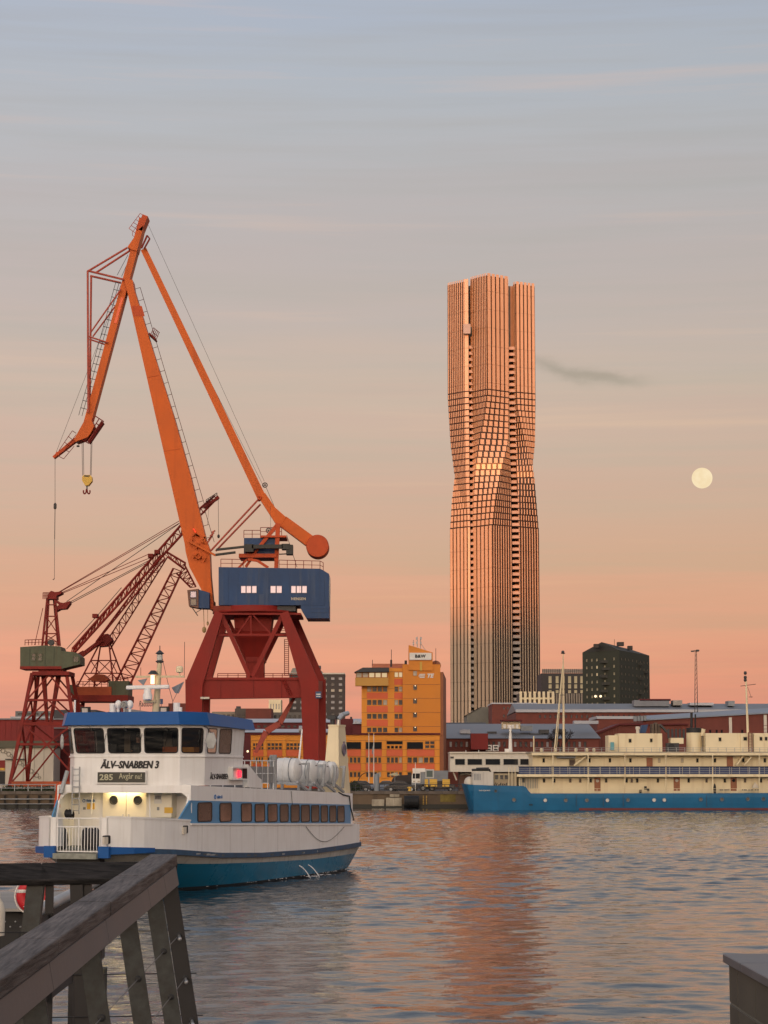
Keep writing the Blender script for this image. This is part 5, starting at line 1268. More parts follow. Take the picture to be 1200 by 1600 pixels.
for a, b_ in (((68, 1053), (74, 1130)), ((92, 1053), (79, 1130))): LM().beam(at(*a, LY), at(*b_, LY), 7 / ppm(LY), 0.9, 4 / ppm(LY), 0.6).build('king_leg', LATRED, lc)
LM().pbox(50, 1049, 108, 1055, LY - 3, 6).build('turntable', LATRED, lc); LM().pbox(60, 1043, 98, 1049, LY - 2, 4).build('slew_drum', LATRED, lc)
cab = LM().ppoly([(31.5, 1044), (31.5, 1011), (70, 1008.5), (94, 1010), (96, 1017), (117, 1019), (125, 1026), (125, 1038), (108, 1042), (96, 1045)], LY - 2.6, 5.2).build('machine_cabin', GREENCAB, lc)
LM().pbox(31, 1041, 96, 1045.5, LY - 2.7, 5.4).build('cabin_skirt', LATRED, cab)
for x0, x1 in ((49, 56), (59, 66)): pwindow(cab, x0, 1020, x1, 1033, LY - 2.65, GREENCAB, GLASS2, 0.12, 1, 2)
pwindow(cab, 114, 1025, 123, 1035, LY - 2.65, GREENCAB, GLASS2, 0.1, 2, 1)
for x in (46, 70, 84): LM().pbox(x, 1011, x + 0.8, 1044, LY - 2.66, 0.08).build('panel_seam', DARK, cab)
def lrail(root, pts, Y, hpx, mt, parent):
    q = MB(root); h = V((0, 0, hpx / ppm(Y)))
    P = [at(x, y, Y) for x, y in pts]
    for a, b_ in zip(P, P[1:]):
        q.tube(a + h, b_ + h, 0.05, n=4).tube(a + h * 0.5, b_ + h * 0.5, 0.04, n=4)
        for i in range(6): c = a.lerp(b_, i / 5); q.tube(c, c + h, 0.05, n=4)
    return q.build('railing', mt, parent)
lrail(lc, [(39, 1008.5), (66, 1007.5)], LY - 2.4, 8.5, LATRED, cab); lrail(lc, [(70, 1008.5), (92, 1010)], LY + 2.4, 7, LATRED, cab)
af = thing
for x0, x1, Y in ((66, 74, LY - 1.6), (93.5, 86, LY - 1.6), (72, 76, LY + 1.6), (91, 84, LY + 1.6)):
    LM().beam(at(x0, 1009, Y), at(x1, 934, LY + (Y - LY) * 0.5), 3.2 / ppm(LY), 0.28).build('mast_leg', LATRED, lc)
mm = LM()
for y, xa, xb in ((990, 68, 92), (963, 71, 89), (945, 73, 87)): mm.pbeam((xa, y), (xb, y), LY - 1.3, 1.8, 0.2).pbeam((xa + 3, y), (xb - 1, y), LY + 1.2, 1.5, 0.2)
for a, b_ in (((67, 1005), (90, 990)), ((92, 1005), (69, 990)), ((69, 990), (88, 963)), ((90, 990), (72, 963))): mm.pbeam(a, b_, LY - 1.4, 1.3, 0.15)
mm.build('mast_bracing', LATRED, lc)
hd = LM().ppoly([(76, 926), (80, 923), (86, 925), (96, 924), (96, 927), (88, 931), (88, 936), (73, 936)], LY - 1.2, 2.4).build('mast_head', LATRED, lc)
LM().ppoly([(86, 936), (93, 941), (99, 942), (109, 939), (109, 943), (103, 951), (93, 952), (86, 956), (85, 950), (92, 945), (86, 940)], LY - 1, 2).build('sheave_frame', LATRED, lc)
lrail(lc, [(67, 936), (76, 936)], LY - 1.2, 10, LATRED, lc)
LM().lathe(at(80, 1004, LY - 1.5), [(0.45, -0.4), (0.45, 0.4)], 12, 'Y').build('winch_drum', DARK, lc)
lattice(lc, (101, 1037), (290, 829), (113, 1014), (285, 818), LY + 0.5, 2.2, 26, 0.19, 0.075, (LATRED, LATRED))
lattice(lc, (290, 829), (338, 780), (285, 818), (335, 775), LY + 0.5, 1.6, 7, 0.16, 0.07, (LATRED, LATRED), 'boom_tip')
LM().pbeam((318, 793), (341, 778), LY, 4, 0.8).ptube((338, 776), (341, 780), LY, 3, n=8).build('tip_sheave', LATRED, lc)
lrail(lc, [(322, 786), (339, 775)], LY - 0.6, 5, DARK, lc)
LM().tube(at(341, 780, LY), at(341.5, 838, LY), 0.03, n=4).ball(at(341.5, 838, LY), 0.2, 0.2, 0.3).tube(at(327, 787, LY), at(324, 820, LY), 0.02, n=4).build('tip_rope', CABLE, lc)
for x, y in ((148, 962), (245, 862), (235, 868)): LM().pbox(x - 4, y - 3, x + 4, y + 3, LY - 0.9, 1.8).build('boom_sheave', LATRED, lc)
for a, b_ in (((92, 925), (280, 814)), ((92, 926), (281, 817)), ((94, 927), (232, 866)), ((95, 928), (236, 871)), ((104, 940), (280, 818)), ((107, 942), (240, 872)), ((108, 944), (233, 878)), ((104, 1014), (152, 962)), ((152, 962), (190, 918)), ((67, 950), (54, 1008))):
    LM().tube(at(*a, LY - 0.4), at(*b_, LY - 0.4), 0.05, n=4).build('stay_cable', LATRED if a[0] < 100 else CABLE, lc)

L2Y = 336.0
l2 = thing('lattice_crane', 'older lattice crane with twin lattice booms behind the ferry mast', 'crane', (at(160, 1205, L2Y).x, L2Y, GZ))
L2 = lambda: MB(l2)
lattice(l2, (137, 1020), (258, 872), (150, 1003), (250, 868), L2Y - 1.5, 2.6, 20, 0.13, 0.06, (LATRED, LATRED))
lattice(l2, (172, 1015), (262, 870), (166, 1003), (256, 865), L2Y + 1.5, 2.6, 18, 0.11, 0.055, (LATRED, LATRED))
lattice(l2, (204, 1068), (284, 893), (183, 1062), (271, 888), L2Y, 3.2, 17, 0.17, 0.07, (LATRED, LATRED))
lattice(l2, (262, 870), (289, 890), (258, 861), (290, 880), L2Y, 2.0, 4, 0.16, 0.07, (LATRED, LATRED), 'head_link')
lattice(l2, (276, 896), (298, 918), (288, 882), (306, 917), L2Y, 1.8, 7, 0.14, 0.06, (LATRED, LATRED), 'fly_jib')
L2().ppoly([(150, 1005), (158, 992), (168, 990), (175, 1000), (166, 1009), (155, 1010)], L2Y - 1.5, 3).build('pivot_block', LATRED, l2)
L2().pbeam((128, 1024), (160, 1000), L2Y - 1.4, 6, 1.2).pbeam((118, 1028), (132, 1020), L2Y - 1.4, 8, 1.0).build('balance_beam', LATRED, l2)
pyr = [((156, 1005), (118, 1078), -2.5), ((158, 1003), (146, 1078), 2.5), ((170, 1003), (178, 1078), -2.5), ((172, 1005), (196, 1070), 2.5)]
for a, b_, d in pyr: L2().beam(at(*a, L2Y + d * 0.4), at(*b_, L2Y + d), 2.2 / ppm(L2Y), 0.22).build('pyramid_leg', LATRED, l2)
br = L2()
for y in (1032, 1052):
    t = (y - 1004) / 74; xs_ = [156 - 38 * t, 158 - 12 * t, 170 + 8 * t, 172 + 24 * t]
    for i in range(3): br.ptube((xs_[i], y), (xs_[i + 1], y), L2Y - 1 + i, 0.9, n=4); br.ptube((xs_[i], y), (xs_[i + 1] + 2, y + 20), L2Y - 1 + i, 0.7, n=4); br.ptube((xs_[i + 1], y), (xs_[i], y + 20), L2Y - 1 + i, 0.7, n=4)
br.build('pyramid_bracing', LATRED, l2)
L2().ppoly([(136, 1062), (150, 1053), (162, 1054), (170, 1062), (160, 1066)], L2Y - 1.5, 3).build('winch_gear', LATORANGE, l2)
L2().pbox(117, 1073, 174, 1086, L2Y - 3, 6).build('slew_deck', LATORANGE, l2)
L2().pbox(169, 1064, 201, 1086, L2Y - 2.6, 5.2).build('counterweight_cabin', GREENCAB, l2)
L2().pbox(108, 1070, 118, 1086, L2Y - 2.2, 4.4).build('driver_cabin', GREENCAB, l2)
lrail(l2, [(120, 1073), (168, 1073)], L2Y - 2.9, 8, LATRED, l2); lrail(l2, [(170, 1064), (200, 1064)], L2Y - 2.5, 6, LATRED, l2)
L2().pbox(112, 1086, 200, 1096, L2Y - 4, 8).build('portal_deck', LATRED, l2)
for xa, xb, d in ((122, 104, -4), (190, 212, -4), (130, 116, 4), (184, 200, 4)):
    L2().beam(at(xa, 1095, L2Y + d), at(xb, 1232, L2Y + d * 1.5), 5.5 / ppm(L2Y), 0.5).build('leg', LATRED, l2)
for a, b_ in (((120, 1098), (205, 1160)), ((192, 1098), (108, 1160)), ((110, 1160), (206, 1160)), ((112, 1125), (200, 1125)), ((108, 1160), (160, 1232)), ((206, 1160), (158, 1232))): L2().pbeam(a, b_, L2Y - 4.4, 3.2, 0.3).build('portal_brace', LATRED, l2)

# ---------------------------------------------------------------- buildings on the far shore
def building(name, label, cat, px, Y, group=None):
    return thing(name, label, cat, (at(px, 1205, Y).x, Y, GZ), group=group)
def pblock(root, x0, ytop, x1, Y, depth, m, name='wall', ybot=None):
    a, b_ = at(x0, ytop, Y), at(x1, ytop, Y)
    z0 = GZ if ybot is None else at(x0, ybot, Y).z
    return MB(root).box(a.x, b_.x, Y, Y + depth, z0, a.z).build(name, m, root)
def cap(root, x0, ytop, x1, ybot, Y, depth, m, name='roof', over=0.3, parent=None):
    return MB(root).pbox(x0, ytop, x1, ybot, Y - over, depth + 2 * over).build(name, m, parent or root)

# orange office tower -----------------------------------------------------------
OY = 382.0
ot = building('office_tower', 'orange office tower with white sign panel and slanted roof block', 'building', 630, OY)
pblock(ot, 565, 1044, 629, OY, 16, ORFRONT)
pblock(ot, 629.05, 1038, 688, OY - 0.6, 17, ORDEEP)
rs = MB(ot); a, b_ = at(688, 1050, OY - 0.6), at(697, 1060, OY + 16.4)
rs.hexa([(a.x + 0.02, a.y + 0.02, GZ), (a.x + 0.5, a.y + 0.02, GZ), (b_.x, b_.y, GZ), (b_.x - 1.2, b_.y, GZ), (a.x + 0.02, a.y + 0.02, a.z), (a.x + 0.5, a.y + 0.02, a.z), (b_.x, b_.y, a.z - 0.5), (b_.x - 1.2, b_.y, a.z - 0.5)])
rs.build('side_wall', BRKORANGE, ot)
MB(ot).ppoly([(638.7, 1047), (638.7, 1007.8), (676, 1019.5), (676, 1048)], OY - 0.9, 5).build('sign_block', ORDEEP, ot)
sgp = MB(ot).pbox(639.9, 1020, 674.2, 1031, OY - 1.25, 0.3).build('sign_panel', SIGNWH, ot)
lettering('B&W', ot, at(657, 1025.2, OY - 1.28) - V(ot.location), 16.5 / ppm(OY), 5.2 / ppm(OY), INK, bold=0.05, spacing=1.1)
lettering('TE', ot, at(673, 1055.8, OY - 0.66) - V(ot.location), 11 / ppm(OY), 6.5 / ppm(OY), SIGNWH, bold=0.05, shear=0.25)
for k in range(3): MB(ot).ppoly([(655.5 - 1.5 * (k == 1) + k * 0.2, 1053 + k * 2.3), (664.5 - k * 0.4, 1053 + k * 2.3), (664.2 - k * 0.4, 1054.5 + k * 2.3), (655 - 1.5 * (k == 1) + k * 0.2, 1054.5 + k * 2.3)], OY - 0.7, 0.08).build('logo_bar', SIGNWH, ot)
for y in (1069.5, 1091, 1113, 1135): MB(ot).pbox(629.3, y - 0.25, 688, y + 0.25, OY - 0.64, 0.05).build('joint_line', BRKORANGE, ot)
for y in (1049.5, 1076, 1091.5, 1113.5, 1135): MB(ot).pbox(565.2, y - 0.2, 629, y + 0.2, OY - 0.03, 0.04).build('joint_line', BRKORANGE, ot)
FRM = mat('orange window frames', (0.50, 0.20, 0.04), 0.6, var=0.05)
AMB = [LITROOM, GLASS2, PALEWIN, GLASS2]
for r, (y0, y1) in enumerate(((1072.5, 1081), (1093.2, 1102), (1115, 1123.5), (1136.5, 1144.5))):
    for c in range(4): 
        x = 573 + c * 8.3; pwindow(ot, x + 0.4, y0, x + 7.4, y1, OY - 0.02, FRM, (PALEWIN if (r + c) % 4 == 0 and r < 2 else GLASS2), 0.07)
    for c in range(2):
        x = 616.3 + c * 6.6; pwindow(ot, x, y0, x + 6, y1, OY - 0.02, FRM, PALEWIN if (r + c) % 3 == 1 else GLASS2, 0.08)
    if r < 3:
        MB(ot).pbox(573, y1 + 1.2, 606, y1 + 11, OY - 0.05, 0.1).build('spandrel', ORSPAN, ot)
        MB(ot).pbox(616, y1 + 1.2, 629, y1 + 11, OY - 0.05, 0.1).build('spandrel', ORSPAN, ot)
for c in range(2): pwindow(ot, 616.3 + c * 6.6, 1050, 622.3 + c * 6.6, 1058.5, OY - 0.02, FRM, LITROOM, 0.08)
MB(ot).pbox(616, 1060.5, 629, 1070, OY - 0.05, 0.1).build('spandrel', ORSPAN, ot)
for k, y in enumerate((1048, 1070, 1091.5, 1113, 1135)):
    w_ = pwindow(ot, 645.3, y, 651.8, y + 8.3, OY - 0.63, FRM, GLASS2 if k else PALEWIN, 0.07)
    q = at(648.8, y + 1.5, OY - 0.75); MB(ot).ball(q, 0.09, n=8, m=6).build('ceiling_lamp', LITMAST, ot) if k else None
bay = MB(ot).pbox(555, 1059, 607, 1071.5, OY - 1.8, 2.6).build('bay', mat('ochre bay panels', (0.58, 0.30, 0.06), 0.6, var=0.05), ot)
MB(ot).pbox(556, 1050, 606, 1059, OY - 1.5, 2).build('bay_window_band', BRKORANGE, ot)
for k in range(5): pwindow(ot, 556.6 + k * 9.9, 1051, 565.4 + k * 9.9, 1058.6, OY - 1.53, FRM, (LITROOM if k in (2, 3, 4) else PALEWIN), 0.06)
MB(ot).ppoly([(553.5, 1050), (567, 1043), (608, 1043), (608, 1049.5)], OY - 2.2, 6).build('bay_roof', ROOFDK, ot)
MB(ot).pbox(581, 1037, 634, 1044, OY + 5, 8).build('roof_house', mat('salmon plant room', (0.45, 0.17, 0.10), 0.7), ot)
MB(ot).pbox(656, 1034, 659.5, 1048, OY - 1.0, 0.4).build('yellow_fin', YELLOW, ot)
for x, y0, y1, r in ((582, 1031, 1040, 0.06), (611.5, 1015, 1042, 0.06), (611.2, 1031, 1042, 0.2), (634, 1032, 1040, 0.25), (681, 1013, 1037, 0.05)): MB(ot).tube(at(x, y1, OY + 3), at(x, y0, OY + 3), r, n=6).build('aerial', DARK, ot)
ant = MB(ot)
for x in (652, 657): ant.tube(at(x, 1014, OY + 2), at(x, 995, OY + 2), 0.07, n=5)
for x, y in ((651, 997), (658, 997), (651.5, 1004), (657.5, 1004), (646, 1005)): ant.pbox(x - 1.1, y - 1.5, x + 1.1, y + 2.2, OY + 1.6, 0.5)
ant.tube(at(646, 1012, OY + 2), at(646, 1000, OY + 2), 0.05, n=4).tube(at(657, 1005, OY + 2), at(665, 1016, OY + 2), 0.04, n=4).build('antenna_mast', GALV, ot)
MB(ot).ball(at(681, 1040, OY + 4), 0.9).pbox(677, 1038, 687, 1050, OY + 3.5, 4).build('roof_dome', BRKORANGE, ot)
# low wing
WY = 377.0
ow = building('office_wing', 'long low orange office wing with pilasters and rows of windows', 'building', 540, WY)
pblock(ow, 392, 1147.5, 687, WY, 20, ORFRONT)
pblock(ow, 687.02, 1150, 693, WY + 0.05, 19.8, BRKORANGE, 'side_wall')
cap(ow, 391, 1145.3, 688, 1148.2, WY, 20, BRICKDK)
bays = [(395, 412), (417.5, 441), (447, 470), (476, 498), (503, 529), (539.7, 564), (571.5, 596.5), (604, 629), (636, 679)]
for i, (x0, x1) in enumerate(bays):
    MB(ow).pbox(x0, 1171, x1, 1181.5, WY - 0.06, 0.1).build('spandrel', ORSPAN, ow)
    MB(ow).pbox(x0, 1192.8, x1, 1204, WY - 0.06, 0.1).build('spandrel', ORSPAN, ow)
    k = 4 if i < 8 else 5
    for r, (y0, y1) in enumerate(((1183, 1192.3), (1206, 1214.5))):
        w_ = (x1 - x0) / k
        for c in range(k): pwindow(ow, x0 + c * w_ + 0.5, y0, x0 + (c + 1) * w_ - 0.9, y1, WY - 0.02, FRM, GLASS2 if (c + i + r) % 5 else PALEWIN, 0.08)
    if i in (5, 6) or i == 8: pwindow(ow, x0, 1159.5, x0 + (x1 - x0 if i < 8 else 25), 1170.3, WY - 0.02, BLACK, GLASS, 0.04, name='dark_window')
    elif i == 7:
        pwindow(ow, x0, 1158, x1, 1163, WY - 0.02, BLACK, GLASS, 0.04, name='dark_window')
        for c in range(4): pwindow(ow, x0 + c * 6.3 + 0.5, 1165, x0 + c * 6.3 + 5.4, 1169.8, WY - 0.02, FRM, GLASS, 0.08)
    else:
        for r in range(2):
            for c in range(4): pwindow(ow, x0 + c * (x1 - x0) / 4 + 0.5, 1161 + r * 6, x0 + (c + 1) * (x1 - x0) / 4 - 0.5, 1166 + r * 6, WY - 0.02, FRM, GLASS2, 0.09)
    if i == 8:
        for r in range(2):
            for c in range(2): pwindow(ow, 664 + c * 8, 1158 + r * 6.2, 671 + c * 8, 1163 + r * 6.2, WY - 0.02, FRM, GLASS2, 0.09)
for x in (414, 444, 473, 500, 534, 567.5, 600, 632, 683): MB(ow).pbox(x - 2.6, 1150, x + 2.6, 1216, WY - 0.18, 0.15).build('pilaster', ORFRONT, ow)
for y in (1157, 1171, 1182, 1193, 1205): MB(ow).pbox(392.5, y - 0.2, 687, y + 0.2, WY - 0.2, 0.01).build('joint_line', BRKORANGE, ow)
MB(ow).pbox(537, 1224, 690, 1231, WY - 0.4, 0.3).build('plinth', ROOFDK, ow)
MB(ow).pbox(664, 1160 + 44, 700, 1229, WY - 6, 5.5).build('entrance_annex', GREYMET, ow)
MB(ow).ptube((467, 1140), (476, 1140), WY + 8, 6, n=12).build('roof_vent', GALV, ow)
# brown high-rise and neighbours in the gap behind the crane
def slab(label, x0, ytop, x1, Y, depth, m, rows, cols, wx0, wx1, wy0, wdy, wh, ww, wm, fr=DARK, name='apartment_building', cat='building', bot=None):
    b0 = building(name, label, cat, (x0 + x1) / 2, Y); pblock(b0, x0, ytop, x1, Y, depth, m)
    for r in range(rows):
        for c in range(cols):
            x = wx0 + (wx1 - wx0) * (c / max(1, cols - 1)); y = wy0 + r * wdy
            g_ = wm[(r * 7 + c * 3 + (r * c) % 5) % len(wm)]
            pwindow(b0, x - ww / 2, y, x + ww / 2, y + wh, Y - 0.02, fr, g_, 0.08)
    return b0
GREYWIN = mat('sky grey window', (0.26, 0.25, 0.26), 0.2, var=0.2, scale=0.4)
hr = slab('dark brown high-rise with grey windows behind the red crane portal', 452, 1053, 538, 700, 18, BRNDK, 9, 7, 460, 532, 1058, 9.2, 4.6, 6.4, [GREYWIN, GREYWIN, GLASS2, GREYWIN, PALEWIN])
MB(hr).ppoly([(453, 1053), (457, 1044), (480, 1042), (498, 1044), (506, 1052)], 704, 10).build('roof_mass', mat('grey roof cladding', (0.20, 0.19, 0.17), 0.7), hr)
MB(hr).pbox(492, 1040, 501, 1045, 706, 5).build('lift_house', ROOFDK, hr); cap(hr, 451.5, 1051.3, 538.5, 1053.4, 700, 18, PLASTER, 'parapet')
slab('small cream rooftop block left of the brown high-rise', 420, 1093, 439, 690, 10, CREAM, 1, 4, 423, 436, 1099, 10, 10, 1.8, [GREYWIN], fr=CREAM)
slab('low grey-brown block with arched windows below the high-rise', 424, 1113, 474, 660, 12, mat('taupe facade', (0.13, 0.115, 0.10), 0.8), 1, 6, 430, 468, 1117, 6, 7, 4, [GLASS2])
slab('red brick block on the skyline inside the crane portal', 384, 1107, 424, 640, 12, BRICK, 0, 0, 0, 0, 0, 0, 0, 0, [])
b_ = slab('dark flat-roofed block with vents inside the crane portal', 367, 1107, 385, 650, 12, mat('dark taupe', (0.09, 0.075, 0.065), 0.8), 1, 2, 372, 380, 1117, 5, 4, 5, [GLASS2]); MB(b_).pbox(369, 1103.5, 375, 1107.5, 652, 4).build('roof_box', ROOFDK, b_)
slab('beige terrace with square windows inside the crane portal', 331, 1112, 368, 660, 12, mat('grey beige facade', (0.25, 0.21, 0.16), 0.8), 1, 5, 336, 364, 1116.5, 5, 4.5, 4.5, [GLASS2])
def shed(label, x0, y0, x1, y1, ybot, Y, depth, wall, roof, ridge=None, name='warehouse', overhang=0.5):
    """long shed: wall under a shallow pitched roof whose near slope faces the viewer (y0 ridge row, y1 eave row)"""
    b0 = building(name, label, 'warehouse', (x0 + x1) / 2, Y)
    a, b_ = at(x0, y1, Y), at(x1, y1, Y); rz_ = at(x0, y0, Y + depth / 2).z
    MB(b0).box(a.x, b_.x, Y, Y + depth, GZ, a.z).build('wall', wall, b0)
    r_ = MB(b0); r_.prism([(a.x - 0.3, Y - overhang, a.z + 0.02), (a.x - 0.3, Y + depth / 2, rz_), (a.x - 0.3, Y + depth + overhang, a.z + 0.02)], (b_.x - a.x + 0.6, 0, 0)).build('roof', roof, b0)
    return b0
s1 = shed('long dark red warehouse with a pale roof behind the crane leg', 340, 1123, 575, 1129, 1140, 560, 40, BRICKDK, ROOFPALE)
s2 = shed('nearer dark red warehouse with a pale roof strip behind the orange wing', 345, 1139, 585, 1144.5, 1160, 480, 30, BRICKDK, ROOFPALE)
for k in range(24): pwindow(s1, 345 + k * 9.4, 1133, 351 + k * 9.4, 1137, 559.97, BRICKDK, GLASS2, 0.08)
b0 = building('plant_house', 'dark red block with a vent left of the orange tower', 'building', 544, 470); pblock(b0, 520, 1123, 551, 470, 10, BRICKDK); MB(b0).pbox(547, 1120, 550, 1124, 472, 3).build('vent', DARK, b0)
b0 = building('gable_house', 'small pale-roofed house between red block and orange tower', 'building', 558, 460); pblock(b0, 551, 1131, 566, 460, 9, BRICKDK); MB(b0).ppoly([(550.5, 1131), (556, 1125), (566, 1131)], 459.5, 10).build('roof', ROOFPALE, b0)

# left shore sheds --------------------------------------------------------------
b0 = building('warehouse', 'red boarded warehouse at the left edge behind the lattice crane', 'warehouse', 40, 380); pblock(b0, -60, 1124, 112, 380, 30, REDWALL)
cap(b0, -62, 1122.3, 113, 1124.5, 380, 30, ROOFGREY)
for x in range(-55, 110, 9): MB(b0).pbox(x, 1125, x + 0.5, 1160, 379.94, 0.05).build('batten', REDWALL, b0)
b0 = building('quay_shed', 'cream shed with olive fascia and painted chain by the left quay', 'shed', 40, 345); pblock(b0, -50, 1166, 84, 345, 14, PLASTER)
MB(b0).pbox(-51, 1157.5, 85, 1168.5, 344.6, 14.6).build('fascia', mat('olive fascia', (0.11, 0.105, 0.07), 0.7), b0)
for x in (-40, -20, 18, 36, 53, 68): MB(b0).pbox(x, 1169, x + 0.5, 1226, 344.93, 0.06).build('panel_joint', mat('panel joint', (0.35, 0.32, 0.27), 0.8), b0)
MB(b0).pbox(-30, 1188, 8, 1204, 344.9, 0.3).build('shop_sign', REDWALL, b0); MB(b0).pbox(0, 1200, 7.5, 1203.5, 344.85, 0.1).build('sign_print', YELLOW, b0)
MB(b0).pbox(-30, 1205, 8, 1227, 344.93, 0.3).build('gate_opening', BLACK, b0); MB(b0).pbox(8, 1185.5, 38, 1187, 344.5, 0.6).build('canopy', DARK, b0)
CHN = mat('painted chain grey', (0.30, 0.27, 0.22), 0.85, var=0.1)
for k in range(15):
    x, y = 0 + k * 4.4, 1171 + 42 * (k / 14) ** 1.15 + (2 if k > 4 else 0)
    q = at(x, y, 344.94); o = MB(b0).torus(q, 0.32 if k % 2 else 0.2, 0.06, 'Y', n=12, m=4).build('painted_chain_link', CHN, b0)
b0 = building('boarded_hall', 'dark red hall behind the right leg of the left lattice crane', 'warehouse', 106, 352); pblock(b0, 84.2, 1138, 300, 352, 12, BRICKDK)
for x in range(90, 290, 8): MB(b0).pbox(x, 1140, x + 0.6, 1226, 351.95, 0.05).build('batten', BRICKDK, b0)
cap(b0, 84, 1136.6, 301, 1138.3, 352, 12, ROOFGREY)
b0 = building('roof_range', 'grey flat-roofed hall with pale parapet behind the red warehouse', 'building', 60, 520); pblock(b0, 24, 1111, 106, 520, 20, mat('grey green cladding', (0.15, 0.15, 0.15), 0.7)); cap(b0, 16, 1119.5, 108, 1124.5, 512, 5, ROOFPALE, 'parapet')
for k in range(6): pwindow(b0, 28 + k * 12, 1114, 36 + k * 12, 1117, 519.97, DARK, GLASS2, 0.06)
b0 = building('roof_range', 'dark gabled hall roof left of the ferry mast', 'building', 180, 470); pblock(b0, 84, 1109, 150, 470, 16, ROOFDK); MB(b0).ppoly([(150, 1118), (190, 1106), (240, 1113), (240, 1122), (150, 1122)], 468, 16).build('roof', ROOFGREY, b0); pblock(b0, 150, 1120, 240, 470, 16, BRICKDK)
b0 = building('brick_house', 'red brown block behind the ferry mast', 'building', 278, 440); pblock(b0, 263, 1099, 294, 440, 10, BRICK)
sg_ = building('rooftop_sign', 'dark script rooftop sign left of the ferry mast', 'sign', 230, 470)
lettering('Radisson', sg_, at(229, 1099.5, 470) - V(sg_.location), 24 / ppm(470), 9 / ppm(470), INK, bold=0.01, shear=0.3, depth=0.05)
MB(sg_).pbox(250, 1092, 254.5, 1100, 470, 0.3).build('blue_panel', mat('blue sign panel', (0.02, 0.05, 0.14), 0.5), sg_); MB(sg_).tube(at(219, 1104, 470.2), at(219, 1116, 470.2), 0.06, n=4).tube(at(239, 1104, 470.2), at(239, 1116, 470.2), 0.06, n=4).tube(at(252, 1100, 470.2), at(252, 1116, 470.2), 0.06, n=4).build('sign_posts', DARK, sg_)

# right shore cluster -----------------------------------------------------------
b0 = building('gable_hall', 'grey green gabled hall at the foot of the skyscraper', 'building', 749, 620); pblock(b0, 730, 1117, 768.5, 620, 26, mat('grey green render', (0.17, 0.17, 0.145), 0.8))
MB(b0).ppoly([(730, 1117), (752, 1105), (768.5, 1104), (768.5, 1117)], 620.02, 25.9).build('gable', MATS['grey green render'], b0)
MB(b0).prism([at(729.5, 1117, 619.6), at(752, 1104.4, 619.6), at(752, 1103.6, 619.6), at(728.5, 1117, 619.6)], (0, 27, 0)).build('roof_edge', ROOFDK, b0)
bf = building('brick_factory', 'red brick factory block with small square windows by the skyscraper', 'building', 803, 600); pblock(bf, 768.6, 1099.5, 838, 600, 24, BRICK); cap(bf, 768, 1098, 839, 1100, 600, 24, ROOFPALE)
for r in range(2):
    for c in range(8): pwindow(bf, 786 + c * 6, 1104 + r * 12, 789 + c * 6, 1109 + r * 12, 599.97, BRICK, GLASS2, 0.1)
cb = building('comb_building', 'cream block with vertical piers beside the skyscraper foot', 'building', 838, 680); pblock(cb, 812, 1083, 866, 680, 16, mat('dark recess wall', (0.10, 0.075, 0.06), 0.8))
for k in range(8): MB(cb).pbox(812 + k * 7.2, 1080.5 if k % 1 == 0 else 1083, 815.6 + k * 7.2, 1108, 679.4, 0.6).build('pier', CREAM, cb)
for y in (1086.5, 1095.5): MB(cb).pbox(812, y + 3.4, 866, y + 6.2, 679.6, 0.3).build('spandrel_band', CREAM, cb)
gb = building('grid_building', 'black framed block with tall beige panels left of the dark green building', 'building', 880, 720); pblock(gb, 846, 1052, 912, 720, 20, mat('black brown frame', (0.035, 0.028, 0.028), 0.7))
for k, x in enumerate((857, 868, 877.5, 887.5, 897, 906.5)):
    for y0, y1 in ((1056, 1068), (1069, 1076), (1078, 1083)): pwindow(gb, x, y0, x + 5, y1, 719.97, DARK, mat('beige lit panel', (0.42, 0.36, 0.22), 0.5, var=0.2, scale=0.3), 0.05, 1, 1, name='panel')
MB(gb).pbox(847, 1045.5, 911, 1051.5, 721, 0.2).build('roof_screen', mat('pale screen', (0.34, 0.28, 0.24), 0.8), gb)
for k in range(22): MB(gb).pbox(848 + k * 2.9, 1045, 848.6 + k * 2.9, 1052, 720.7, 0.2).build('screen_slat', DARK, gb)
for k in range(12): MB(gb).pbox(865 + k * 3.9, 1083.5, 867.2 + k * 3.9, 1104, 719.4, 0.5).build('fin', mat('taupe fin', (0.24, 0.20, 0.16), 0.8), gb)
# dark green corner building
A_, C_, D_ = at(910, 1020, 612), at(967.5, 1011, 600), at(1014.5, 1023, 628)
gd = thing('apartment_building', 'dark green apartment block with balconies and small lit windows on the right skyline', 'building', (C_.x, C_.y, GZ))
E_ = A_ + (D_ - C_)
zt = at(967, 1016, 600).z
MB(gd).prism([(p.x, p.y, GZ) for p in (A_, C_, D_, E_)], (0, 0, zt - GZ)).build('wall', GRNDK, gd)
pk = at(940, 1003.2, 606); rdg0, rdg1 = V((pk.x, pk.y, pk.z)), V((pk.x, pk.y, pk.z)) + (D_ - C_)
rm = MB(gd); e0, e1, e2, e3 = [V((p.x, p.y, zt + 0.02)) for p in (A_, C_, D_, E_)]
rm.add([e0, e1, e2, e3, rdg0, rdg1], [(0, 1, 4), (1, 2, 5, 4), (2, 3, 5), (3, 0, 4, 5), (3, 2, 1, 0)]); rm.build('roof', mat('dark tiled roof', (0.035, 0.034, 0.028), 0.8), gd)
for px, py, d in ((932, 1006, 604), (970, 1003, 612), (985, 1009, 618)): MB(gd).pbox(px - 3.5 if d != 612 else px - 5, py, px + 3.5 if d != 612 else px + 5, py + 6, d, 2.5).build('chimney', mat('chimney brown', (0.05, 0.04, 0.035), 0.8), gd)
MB(gd).tube(at(960, 1010, 606), at(960, 999, 606), 0.06, n=4).build('aerial', DARK, gd)
